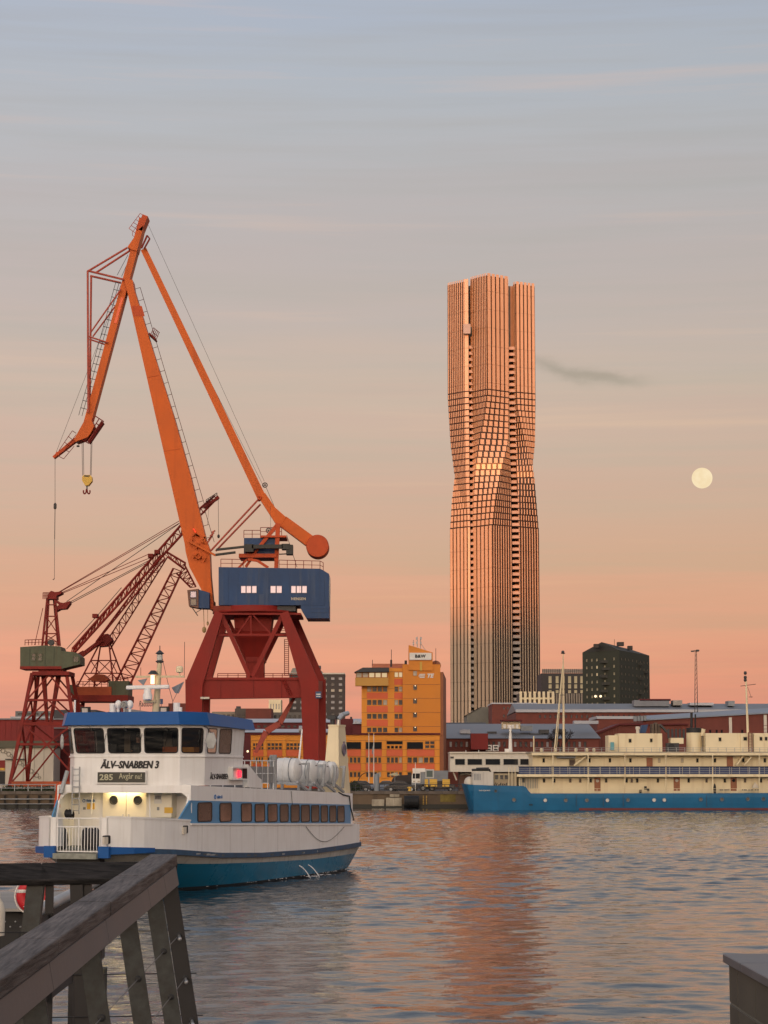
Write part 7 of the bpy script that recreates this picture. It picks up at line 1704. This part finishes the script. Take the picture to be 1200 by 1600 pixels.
# mooring post, yellow bollard, parasol, flagpoles, arched frame, railing
t = qthing('mooring_post', 'thick grey steel mooring post at the quay edge', 'bollard', 588.5, 301.2); MB(t).lathe((at(588.5, 1236, 301.2).x, 301.2, GZ), [(0.37, 0), (0.37, 2.3), (0.34, 2.4), (0.0, 2.42)], 18).build('post', GREYMET, t, smooth=True); MB(t).pbox(588, 1208, 592, 1211, 301, 0.3).build('lug', GREYMET, t)
t = qthing('bollard', 'squat yellow bollard above the tyre fender', 'bollard', 640, 300.9); q = at(640, 1236, 300.9); MB(t).lathe((q.x, 300.75, GZ + 0.1), [(0.28, 0), (0.2, 0.12), (0.18, 0.35), (0.33, 0.42), (0.33, 0.55), (0.1, 0.6)], 14).build('head', YELLOW, t, smooth=True); MB(t).lathe((q.x, 300.75, GZ + 0.05), [(0.4, 0), (0.4, 0.08)], 14).build('base_plate', YELLOW, t)
t = qthing('parasol', 'closed-in pale yellow flat parasol on the quay terrace', 'parasol', 617, 309); MB(t).tube(at(617, 1230, 309), at(617, 1210, 309), 0.05, n=6).build('pole', GALV, t); MB(t).lathe(at(616, 1211.5, 309), [(0.82, 0), (0.8, 0.06), (0.2, 0.3), (0.03, 0.36)], 12).build('canopy', mat('pale yellow canvas', (0.52, 0.44, 0.24), 0.8), t); MB(t).lathe((at(617, 1230, 309).x, 309, GZ), [(0.3, 0), (0.3, 0.1)], 10).build('foot', CONC, t)
for i, (x, lb) in enumerate(((576.3, 'left white flagpole on the quay in front of the orange wing'), (584, 'right white flagpole with a limp flag in front of the orange wing'))):
    t = qthing('flagpole', lb, 'flagpole', x, 312, 'white flagpoles'); MB(t).tube((at(x, 1226, 312).x, 312, GZ), at(x, 1147, 312), 0.07, 0.045, n=7).build('pole', SIGNWH, t, smooth=True); MB(t).ball(at(x, 1146.5, 312), 0.09).build('finial', YELLOW, t)
    if i: 
        fg = MB(t); fg.ppoly([(583.6, 1160), (583, 1164), (581.3, 1171), (581, 1177), (582.3, 1179), (583.6, 1172)], 311.95, 0.05); fg.build('flag', GREYMET, t)
t = qthing('flagpole', 'short white pole in front of the white truck', 'flagpole', 649, 303, 'white flagpoles'); MB(t).tube((at(649, 1228, 303).x, 303, GZ), at(649, 1191, 303), 0.05, 0.04, n=6).build('pole', SIGNWH, t, smooth=True); MB(t).lathe((at(649, 1228, 303).x, 303, GZ), [(0.2, 0), (0.2, 0.1)], 8).build('base', CONC, t)
t = qthing('arched_frame', 'arched greenhouse-like tent frame behind the mooring post', 'tent frame', 575, 315)
for Y in (315, 317.5, 320):
    pts = [(at(575 + 16 * math.cos(a), 1222 - 17 * math.sin(a), 315).x, Y, at(575, 1224 - 17 * math.sin(a), 315).z) for a in np.linspace(math.pi, 0, 11)]
    MB(t).path(pts, 0.05, 5).build('hoop', DARK, t)
for a in np.linspace(0.5, math.pi - 0.5, 5): p = at(575 + 16 * math.cos(a), 1224 - 17 * math.sin(a), 315); MB(t).tube(p, p + V((0, 5, 0)), 0.035, n=4).build('purlin', DARK, t)
hall = qthing('canvas_hall', 'dark rounded canvas hall left of the white truck', 'tent', 628, 318)
pl = [(612, 1230), (612, 1220), (616, 1214), (624, 1211.5), (640, 1211), (646, 1214), (646, 1230)]; MB(hall).ppoly(pl, 318, 10).build('canopy', mat('dark canvas', (0.045, 0.035, 0.032), 0.8, var=0.2), hall)
MB(hall).pbox(629, 1221, 641, 1229.5, 317.9, 0.1).build('opening', BLACK, hall)
qr = qthing('quay_railing', 'dark railing along the quay edge below the parked cars', 'railing', 600, 301.6)
for z in (0.55, 1.05): MB(qr).tube((at(548, 1230, 301.6).x, 301.6, GZ + z), (at(638, 1230, 301.6).x, 301.6, GZ + z), 0.045, n=5).build('rail', DARK, qr)
for x in np.arange(548, 640, 7.5): MB(qr).tube((at(x, 1230, 301.6).x, 301.6, GZ), (at(x, 1230, 301.6).x, 301.6, GZ + 1.1), 0.05, n=5).build('post', DARK, qr)
qr = qthing('quay_railing', 'dark railing along the quay edge below the yellow crates', 'railing', 685, 301.6)
for z in (0.5, 1.0): MB(qr).tube((at(650, 1230, 301.6).x, 301.6, GZ + z), (at(724, 1230, 301.6).x, 301.6, GZ + z), 0.045, n=5).build('rail', DARK, qr)
for x in np.arange(650, 725, 7.5): MB(qr).tube((at(x, 1230, 301.6).x, 301.6, GZ), (at(x, 1230, 301.6).x, 301.6, GZ + 1.05), 0.05, n=5).build('post', DARK, qr)
qr = qthing('quay_railing', 'dark railing along the quay edge below the lattice crane', 'railing', 50, 301.6)
for z in (0.5, 1.0): MB(qr).tube((at(-40, 1230, 301.6).x, 301.6, GZ + z), (at(110, 1230, 301.6).x, 301.6, GZ + z), 0.05, n=5).build('rail', GALV, qr)
for x in np.arange(-40, 112, 21): MB(qr).tube((at(x, 1230, 301.6).x, 301.6, GZ), (at(x, 1230, 301.6).x, 301.6, GZ + 1.05), 0.06, n=5).build('post', GALV, qr)
# parked cars
def car(px, Y, col, label, flip=1, L=4.3):
    x0 = at(px, 1228, Y).x; t = thing('parked_car', label, 'car', (x0, Y, GZ), group='cars parked on the quay')
    m = MB(); s = L / 4.3
    body = [(-2.1, 0.28), (-2.15, 0.62), (-2.0, 0.86), (-0.95, 0.95), (0.9, 0.98), (1.95, 0.88), (2.12, 0.6), (2.1, 0.28)]
    m.prism([(x * s * flip, -0.85, z) for x, z in body], (0, 1.7, 0)); o = m.build('body', mat('car paint ' + label[:24], col, 0.3, var=0.05, coat=0.5), t); bevel(o, 0.08)
    c = MB().prism([(x * s * flip, -0.74, z) for x, z in ((-0.95, 0.955), (-0.35, 1.42), (0.75, 1.44), (1.55, 0.975))], (0, 1.48, 0)).build('cabin', GLASS2, t); bevel(c, 0.06)
    MB().prism([(x * s * flip, -0.70, z) for x, z in ((-0.36, 1.425), (-0.33, 1.47), (0.74, 1.49), (0.78, 1.44))], (0, 1.4, 0)).build('roof', MATS['car paint ' + label[:24]], t)
    wm_ = MB().lathe((0, 0, 0), [(0.28, -0.11), (0.32, -0.08), (0.32, 0.08), (0.28, 0.11)], 18, 'Y').mesh('wheel', BLACK); hm = MB().lathe((0, 0, 0), [(0.2, -0.125), (0.17, -0.11)], 12, 'Y').mesh('hub', GALV)
    for xx in (-1.3, 1.35):
        for yy in (-0.78, 0.78): link('wheel', wm_, t, (xx * s * flip, yy, 0.32)); link('hub', hm, t, (xx * s * flip, yy, 0.32))
    MB().box(-2.17 * s, -2.1 * s, -0.7, -0.4, 0.6, 0.75).build('headlight', PALEWIN, t); MB().box(-2.17 * s, -2.1 * s, 0.4, 0.7, 0.6, 0.75).build('headlight', PALEWIN, t)
    return t
car(556, 305.5, (0.02, 0.02, 0.022), 'black car parked at the left end of the quay row')
car(569, 307.5, (0.10, 0.10, 0.11), 'dark grey car behind the black car near the mooring post', -1)
car(601, 306, (0.16, 0.20, 0.27), 'blue grey car parked right of the mooring post')
car(627, 304.5, (0.025, 0.022, 0.022), 'black car parked in front of the dark canvas hall', -1, 4.6)
car(688, 309, (0.08, 0.07, 0.065), 'brown grey car parked behind the yellow crates')
# low shrubs by the left quay edge
LEAF = mat('dark shrub leaves', (0.035, 0.05, 0.02), 0.8, var=0.4, scale=1.5)
def shrub(px, Y, w, h, label, seed):
    t = thing('shrub', label, 'shrub', (at(px, 1230, Y).x, Y, GZ), group='shrubs on the quay edge'); r = random.Random(seed); m = MB()
    for k in range(420):
        a, e_ = r.uniform(0, 6.28), r.uniform(0, 1) ** 0.5; c = V((math.cos(a) * e_ * w, math.sin(a) * e_ * 0.7, h * r.uniform(0.1, 1) * (1 - 0.55 * e_ * e_)))
        u = V((r.uniform(-1, 1), r.uniform(-1, 1), r.uniform(-1, 1))).normalized() * 0.14; w_ = u.cross(V((r.uniform(-1, 1), r.uniform(-1, 1), r.uniform(-1, 1)))).normalized() * 0.07
        m.add([c - u, c + w_, c + u, c - w_], [(0, 1, 2, 3)])
    m.build('foliage', LEAF, t); st = MB()
    for k in range(6): a = k; st.tube((0.1 * math.cos(a), 0.1 * math.sin(a), 0), (w * 0.5 * math.cos(a), 0.3 * math.sin(a), h * 0.7), 0.03, n=4)
    st.build('stems', TRK, t)
for i, (px, w, h, lb) in enumerate(((12, 1.2, 0.9, 'low shrub at the far left of the quay'), (30, 1.6, 0.9, 'wide shrub under the left lattice crane leg'), (52, 1.3, 0.7, 'shrub in the middle under the orange crane beam'), (70, 1.5, 0.8, 'rightmost shrub beside the ferry bow'), (553, 1.2, 1.6, 'tall dark shrub at the right end of the ferry stern'))):
    shrub(px, 303.4 if i < 4 else 304, w, h, lb, i)
t = qthing('debris_pile', 'heap of dark timber and scrap under the lattice crane', 'scrap heap', 60, 306); r = random.Random(8); m = MB(t)
for k in range(40): p = V((at(r.uniform(45, 95), 1230, 306).x, 306 + r.uniform(-0.8, 0.8), GZ + r.uniform(0.1, 0.7))); m.beam(p, p + V((r.uniform(-1, 1), r.uniform(-0.5, 0.5), r.uniform(-0.3, 0.3))), 0.12, 0.1)
m.build('scrap_timber', DARK, t, kind='stuff')

# ---------------------------------------------------------------- the pier the viewer stands on
PIERW = mat('pier planks', (0.12, 0.105, 0.095), 0.85, var=0.3, scale=2)
MB().box(-1.05, 1.6, -9, 13.0, 3.0, 3.26).build('pier', PIERW, None, kind='structure')
def wood_mat(name, c0, c1, sx, sy, sz, bumpd=0.012, rough=0.85, warp=0.6):
    m = bpy.data.materials.new(name); m.use_nodes = True; n, l = m.node_tree.nodes, m.node_tree.links; b = n['Principled BSDF']
    tc = n.new('ShaderNodeTexCoord'); mp = n.new('ShaderNodeMapping'); mp.inputs['Scale'].default_value = (sx, sy, sz); l.new(tc.outputs['Object'], mp.inputs['Vector'])
    nz = n.new('ShaderNodeTexNoise'); nz.inputs['Scale'].default_value = 1; nz.inputs['Detail'].default_value = 8; nz.inputs['Roughness'].default_value = 0.65; nz.inputs['Distortion'].default_value = warp; l.new(mp.outputs[0], nz.inputs['Vector'])
    r = n.new('ShaderNodeValToRGB'); r.color_ramp.elements[0].position = 0.35; r.color_ramp.elements[1].position = 0.68; r.color_ramp.elements[0].color = (*c0, 1); r.color_ramp.elements[1].color = (*c1, 1); l.new(nz.outputs['Fac'], r.inputs[0])
    n2 = n.new('ShaderNodeTexNoise'); n2.inputs['Scale'].default_value = 2.5; n2.inputs['Detail'].default_value = 5; l.new(tc.outputs['Object'], n2.inputs['Vector'])
    mr = n.new('ShaderNodeMapRange'); mr.inputs[1].default_value = 0.3; mr.inputs[2].default_value = 0.7; mr.inputs[3].default_value = 0.65; mr.inputs[4].default_value = 1.25; l.new(n2.outputs['Fac'], mr.inputs[0])
    sc = n.new('ShaderNodeVectorMath'); sc.operation = 'SCALE'; l.new(r.outputs[0], sc.inputs[0]); l.new(mr.outputs[0], sc.inputs['Scale']); l.new(sc.outputs[0], b.inputs['Base Color'])
    bp = n.new('ShaderNodeBump'); bp.inputs['Distance'].default_value = bumpd; bp.inputs['Strength'].default_value = 0.9; l.new(nz.outputs['Fac'], bp.inputs['Height']); l.new(bp.outputs[0], b.inputs['Normal'])
    b.inputs['Roughness'].default_value = rough; b.inputs['Specular IOR Level'].default_value = 0.3
    return m
CAPW = wood_mat('weathered handrail timber', (0.022, 0.016, 0.014), (0.16, 0.135, 0.122), 70, 3.0, 70, bumpd=0.006, rough=0.6, warp=0.25)
CAPD = wood_mat('wet black handrail timber', (0.004, 0.004, 0.004), (0.034, 0.030, 0.029), 5, 60, 60, bumpd=0.006, warp=0.3)
BANDM = mat('mauve grey steel band', (0.100, 0.090, 0.088), 0.55, 0.0, var=0.12, scale=1.6, streak=0.25, streak_col=(0.09, 0.075, 0.07), bump=0.06, bscale=30)
POSTM = mat('mottled galvanised post', (0.030, 0.033, 0.032), 0.5, 0.2, var=0.6, scale=16, bump=0.05, bscale=40)
POSTD = mat('dark steel post', (0.014, 0.013, 0.014), 0.55, 0.2, var=0.35, scale=8)
R0, R1 = V((-1.375, 3.2, 4.095)), V((-1.268, 13.0, 4.450))        # handrail axis, near end to far corner (underside of the cap)
def rp(y): return R0.lerp(R1, (y - R0.y) / (R1.y - R0.y))
rail_ = thing('pier_railing', 'weathered timber-topped pier railing running away at lower left', 'railing', (R1.x, 8.0, 3.26))
RM = lambda: MB(rail_)
joints = [3.2, 5.6, 7.05, 8.6, 10.1, 11.5, 13.0]
rw = random.Random(2)
for ya, yb in zip(joints, joints[1:]):       # cap boards
    a, b_ = rp(ya + 0.006), rp(yb - 0.006); w0, w1, h0 = -0.105, 0.058, rw.uniform(0.062, 0.07); j = rw.uniform(-0.004, 0.004)
    o = RM().hexa([a + V((w0, 0, 0)), a + V((w1 + j, 0, 0)), b_ + V((w1 + j, 0, 0)), b_ + V((w0, 0, 0)), a + V((w0, 0, h0)), a + V((w1 + j, 0, h0)), b_ + V((w1 + j, 0, h0)), b_ + V((w0, 0, h0))]).build('cap_board', CAPW, rail_); bevel(o, 0.008, 2)
for ya, yb in zip([3.2, 5.2, 6.9, 8.45, 10.0, 11.6, 12.35], [5.2, 6.9, 8.45, 10.0, 11.6, 12.35, 13.0]):   # steel band under the cap
    a, b_ = rp(ya + 0.004), rp(yb - 0.004); t0, t1, hh = 0.030, 0.048, 0.112
    o = RM().hexa([a + V((t0 + 0.02, 0, -hh)), a + V((t1 + 0.02, 0, -hh)), b_ + V((t1 + 0.02, 0, -hh)), b_ + V((t0 + 0.02, 0, -hh)), a + V((t0, 0, -0.004)), a + V((t1, 0, -0.004)), b_ + V((t1, 0, -0.004)), b_ + V((t0, 0, -0.004))]).build('steel_band', BANDM, rail_); bevel(o, 0.003, 1)
LEAN = 0.165
WIREZ = (0.40, 0.645, 0.885)
for y, m_ in ((4.3, POSTM), (5.6, POSTM), (6.9, POSTM), (8.3, POSTM), (9.75, POSTM), (11.05, POSTM), (12.2, POSTM), (12.98, POSTD)):
    t = rp(y); H_ = t.z - 3.2; w_ = 0.094; x0 = t.x - 0.052
    o = RM().hexa([(x0 + LEAN * H_, y - 0.006, 3.2), (x0 + w_ + LEAN * H_, y - 0.006, 3.2), (x0 + w_ + LEAN * H_, y + 0.006, 3.2), (x0 + LEAN * H_, y + 0.006, 3.2), (x0, y - 0.006, t.z - 0.003), (x0 + w_, y - 0.006, t.z - 0.003), (x0 + w_, y + 0.006, t.z - 0.003), (x0, y + 0.006, t.z - 0.003)]).build('post', m_, rail_); bevel(o, 0.002, 1)
    RM().box(x0 + LEAN * H_ - 0.05, x0 + LEAN * H_ + w_ + 0.05, y - 0.06, y + 0.06, 3.262, 3.275).build('base_plate', m_, o)
    for dz in WIREZ:
        c = V((t.x + LEAN * dz + 0.005, y, t.z - dz)); RM().lathe(c, [(0.010, -0.018), (0.017, -0.014), (0.017, 0.014), (0.010, 0.018)], 12, 'Y').build('grommet', BLACK, o)
for dz in WIREZ:
    a, b_ = rp(3.2), rp(13.0); off_ = V((LEAN * dz + 0.005, 0, -dz)); RM().tube(a + off_, b_ + off_ + V((0, 0.05, 0)), 0.0024, n=6).build('wire', mat('dull wire', (0.16, 0.155, 0.15), 0.5, 0.4), rail_)
    c = b_ + off_; tb = RM().tube(c + V((0.012, -0.11, -0.012)), c + V((0.0, -0.01, 0)), 0.0075, n=8).lathe(c + V((0.014, -0.12, -0.014)), [(0.004, -0.02), (0.011, -0.012), (0.011, 0.012), (0.004, 0.02)], 8, 'Y').build('turnbuckle', STEEL, rail_)
# far cross railing, level, dark wet timber tilted towards the viewer
C0, C1 = V((-1.22, 13.12, 4.475)), V((-4.2, 12.75, 4.452))
back = thing('cross_railing', 'level dark timber railing crossing behind the near handrail', 'railing', (-2.2, 13.0, 3.26))
BM_ = lambda: MB(back)
d_ = (C1 - C0).normalized(); up = V((0, -0.40, -0.09)); wv = V((0, -0.095, -0.103)); th = V((0, 0.02, -0.022))
wv = V((0, -0.12, -0.098)); th = V((0, 0.015, -0.034))
cuts = [0.0, 0.80, 2.1, 3.0]; Lc = (C1 - C0).length
for a, b_ in zip(cuts, cuts[1:]):
    sk = 0.10 if a == 0.0 else 0.0; sk0 = 0.10 if a > 0 else 0.0
    p, q = C0 + d_ * (a + 0.003), C0 + d_ * (min(b_, Lc) - 0.003); wv_ = wv
    o = BM_().hexa([p + wv_ - d_ * sk0 + th, p + th, q + th, q + wv_ - d_ * sk * 0 + th, p + wv_ - d_ * sk0, p, q, q + wv_]).build('cap_board', CAPD, back); bevel(o, 0.008, 2)
for px, lean_, w_ in ((56, -0.10, 0.10), (119, 0.06, 0.075), (-60, -0.1, 0.10)):
    a = at(px, 1384, 12.96); H_ = a.z - 3.2
    o = BM_().hexa([(a.x - w_ / 2 + lean_ * H_, 12.95, 3.2), (a.x + w_ / 2 + lean_ * H_, 12.95, 3.2), (a.x + w_ / 2 + lean_ * H_, 13.02, 3.2), (a.x - w_ / 2 + lean_ * H_, 13.02, 3.2), (a.x - w_ / 2, 12.95, a.z + 0.03), (a.x + w_ / 2, 12.95, a.z + 0.03), (a.x + w_ / 2, 13.02, a.z + 0.03), (a.x - w_ / 2, 13.02, a.z + 0.03)]).build('post', POSTM if px == 56 else POSTD, back)
    BM_().box(a.x - w_ / 2 - 0.05 + lean_ * H_ * 0.5, a.x + w_ * 0.5 + 0.05 + lean_ * H_ * 0.5, 13.03, 13.06, 3.2, a.z) if False else None
    BM_().box(a.x + w_ / 2 + 0.004, a.x + w_ / 2 + 0.05, 12.97, 13.0, a.z - 0.16, a.z + 0.02).build('bracket', POSTD, o)
for dz in WIREZ:
    BM_().tube((-1.2 + LEAN * dz, 13.0, 4.475 - dz), (-4.0, 12.7, 4.475 - dz - 0.01), 0.0035, n=6).build('wire', POSTD, back)
MB(back).box(-4.4, -1.06, 12.6, 13.05, 3.02, 3.22).build('walkway_edge', WOOD, back)
# gangway, pontoon, lifebuoy case and piles seen through the railings
gw = thing('gangway', 'grey steel gangway with tube handrail sloping down behind the railing', 'gangway', (at(100, 1400, 18).x, 18, 2.2))
G_ = lambda: MB(gw)
a, b_ = at(165, 1370, 21), at(58, 1424, 17)
G_().tube(a, b_, 0.045, n=10).build('handrail', GALV, gw, smooth=True)
G_().hexa([b_ + V((0, 0, -0.75)), a + V((0, 0, -0.75)), a + V((0, 0.03, -0.75)), b_ + V((0, 0.03, -0.75)), b_ + V((0, 0, -0.07)), a + V((0, 0, -0.07)), a + V((0, 0.03, -0.07)), b_ + V((0, 0.03, -0.07))]).build('side_panel', mat('brown grey panel', (0.045, 0.04, 0.036), 0.7, var=0.25, scale=4), gw)
for t_ in (0.12, 0.5, 0.85): c = a.lerp(b_, t_); G_().box(c.x - 0.04, c.x + 0.04, c.y - 0.03, c.y - 0.005, c.z - 1.6, c.z + 0.02).build('stanchion', POSTD, gw)
G_().hexa([b_ + V((-0.3, 0.1, -0.95)), a + V((-0.3, 0.1, -0.95)), a + V((-0.3, 1.3, -0.95)), b_ + V((-0.3, 1.3, -0.95)), b_ + V((-0.3, 0.1, -0.85)), a + V((-0.3, 0.1, -0.85)), a + V((-0.3, 1.3, -0.85)), b_ + V((-0.3, 1.3, -0.85))]).build('tread_deck', WOOD, gw)
pt = thing('pontoon_boat', 'black hull side with pale rim moored below the cross railing', 'boat', (at(-20, 1450, 30).x, 30, 0))
hp = [(-150, 1432), (39, 1427), (52, 1424), (60, 1430), (48, 1500), (44, 1600), (-150, 1600)]
hb2 = MB(pt); A_ = [at(x, y, 30) for x, y in hp]
zz = lambda x, y: at(x, y, 30)
top = zz(0, 1430).z; L_, R_ = zz(-150, 1430).x, zz(46, 1430).x
hb2.add([(L_, 30, -0.4), (R_ - 0.5, 30.3, -0.4), (R_ - 0.5, 33.5, -0.4), (L_, 33.5, -0.4), (L_, 29.9, top), (R_, 30.1, top + 0.05), (R_, 33.9, top + 0.05), (L_, 33.9, top)], BOXF).build('hull', BLACK, pt)
MB(pt).box(L_, R_ + 0.05, 29.82, 34.0, top + 0.06, top + 0.10).build('rim', CONC, pt)
MB(pt).box(L_, R_ - 1.0, 30.6, 33.4, top + 0.05, top + 0.09).build('deck', DARK, pt)
for k in range(4): MB(pt).ball(at(8 + k * 8, 1440 + (k % 2) * 8, 29.95), 0.012, n=8, m=5).build('rivet', GALV, pt)
lf = thing('lifebuoy', 'red and white lifebuoy hanging on a pale post behind the cross railing', 'lifebuoy', (at(36, 1400, 24).x, 24, 2.0))
c = at(52, 1400, 24); tor = MB(lf)
LRED = mat('lifebuoy red', (0.50, 0.012, 0.02), 0.5, var=0.08)
o = MB(lf).torus(c, 0.125, 0.062, 'Y', n=28, m=10).build('ring', LRED, lf, smooth=True)
for a0 in (0.9, 2.6, 4.2, 5.7):
    q = MB(lf)
    for k in range(3):
        a1 = a0 + k * 0.1; q.torus(c + V((math.cos(a1) * 0.125, 0, math.sin(a1) * 0.125)), 0.066, 0.006, 'Z', n=10, m=4)
    q.build('white_band', SIGNWH, o)
MB(lf).torus(c, 0.20, 0.008, 'Y', n=24, m=5).build('grab_line', SIGNWH, o)
MB(lf).box(c.x - 0.03, c.x + 0.03, 24.08, 24.14, 1.2, c.z + 0.3).build('post', PLASTER, lf)
bt = thing('mooring_buoy', 'pale bottle-shaped fender at the left edge under the railing', 'fender', (at(2, 1420, 23).x, 23, 3.2)); q = at(-3, 1425, 23)
MB(bt).lathe(q, [(0.0, -0.25), (0.07, -0.24), (0.075, 0.02), (0.05, 0.10), (0.02, 0.14), (0.02, 0.2)], 14).build('body', PLASTER, bt, smooth=True); MB(bt).tube(q + V((0, 0, 0.2)), q + V((0, 0, 0.5)), 0.008, n=5).build('rope', CABLE, bt)
for i, (px, w_, Y, lb) in enumerate(((126, 0.085, 15.0, 'square dark timber pile just behind the railing posts'), (150, 0.16, 17.5, 'mossy broader pile standing right of the dark pile'))):
    t = thing('timber_pile', lb, 'pile', (at(px, 1560, Y).x, Y, -1), group='piles below the pier'); c = at(px, 1508 if i == 0 else 1512, Y)
    o = MB(t).box(c.x - w_ / 2, c.x + w_ / 2, Y - w_ / 2, Y + w_ / 2, -1, c.z).build('shaft', POSTD if i == 0 else mat('mossy timber', (0.05, 0.05, 0.035), 0.9, var=0.4, scale=4), t); bevel(o, 0.01)
    MB(t).lathe((c.x, Y - w_ / 2, c.z - 0.16), [(0.012, -0.012), (0.012, 0.002)], 8, 'Y').build('bolt', STEEL, t)
pd = thing('floating_pontoon', 'pale planked pontoon deck on the water below the railing', 'pontoon', (-3.6, 26, 0.2))
for k in range(10): o = MB(pd).box(-5.6, -2.9, 22.0 + k * 0.62, 22.58 + k * 0.62, 0.62, 0.70).build('plank', WOOD, pd)
MB(pd).box(-5.6, -2.9, 22.0, 28.2, -0.3, 0.6).build('float', CONC, pd)
# low clad parapet at the lower right corner
pr = thing('parapet', 'low dark clad parapet with a thin metal top at lower right', 'parapet', (1.3, 7.0, 3.26))
PX = 1.235; ztop = 4.318
PCAP = mat('blue grey capping', (0.10, 0.105, 0.115), 0.45, 0.2, var=0.3, scale=5, bump=0.05, bscale=30)
PPAN = mat('olive grey cladding panel', (0.072, 0.064, 0.045), 0.7, var=0.22, scale=3.0, streak=0.3, streak_col=(0.05, 0.055, 0.035), bump=0.08, bscale=60)
PJ = mat('pale joint', (0.15, 0.145, 0.12), 0.8, var=0.2)
MB(pr).box(PX + 0.004, 1.75, 3.0, 7.982, 3.262, ztop - 0.004).build('core', PJ, pr)
ys = [7.98, 7.79, 7.42, 7.05, 6.68, 6.31, 5.94, 5.57, 5.2, 4.6]
for i, (yb, ya) in enumerate(zip(ys, ys[1:])):
    for z1, z0 in ((ztop - 0.004, 4.18), (4.176, 3.82), (3.816, 3.46), (3.456, 3.27)):
        o = MB(pr).box(PX, PX + 0.02, ya + 0.003, yb - 0.003, z0 + 0.002, z1 - 0.002).build('panel', PPAN, pr); bevel(o, 0.002, 1)
for k, (ya, yb) in enumerate(((7.62, 8.0), (7.0, 7.616), (6.2, 6.996), (4.0, 6.196))):
    o = MB(pr).box(PX - 0.018, 1.78, ya, yb, ztop, ztop + 0.031).build('capping', PCAP, pr); bevel(o, 0.003, 1)
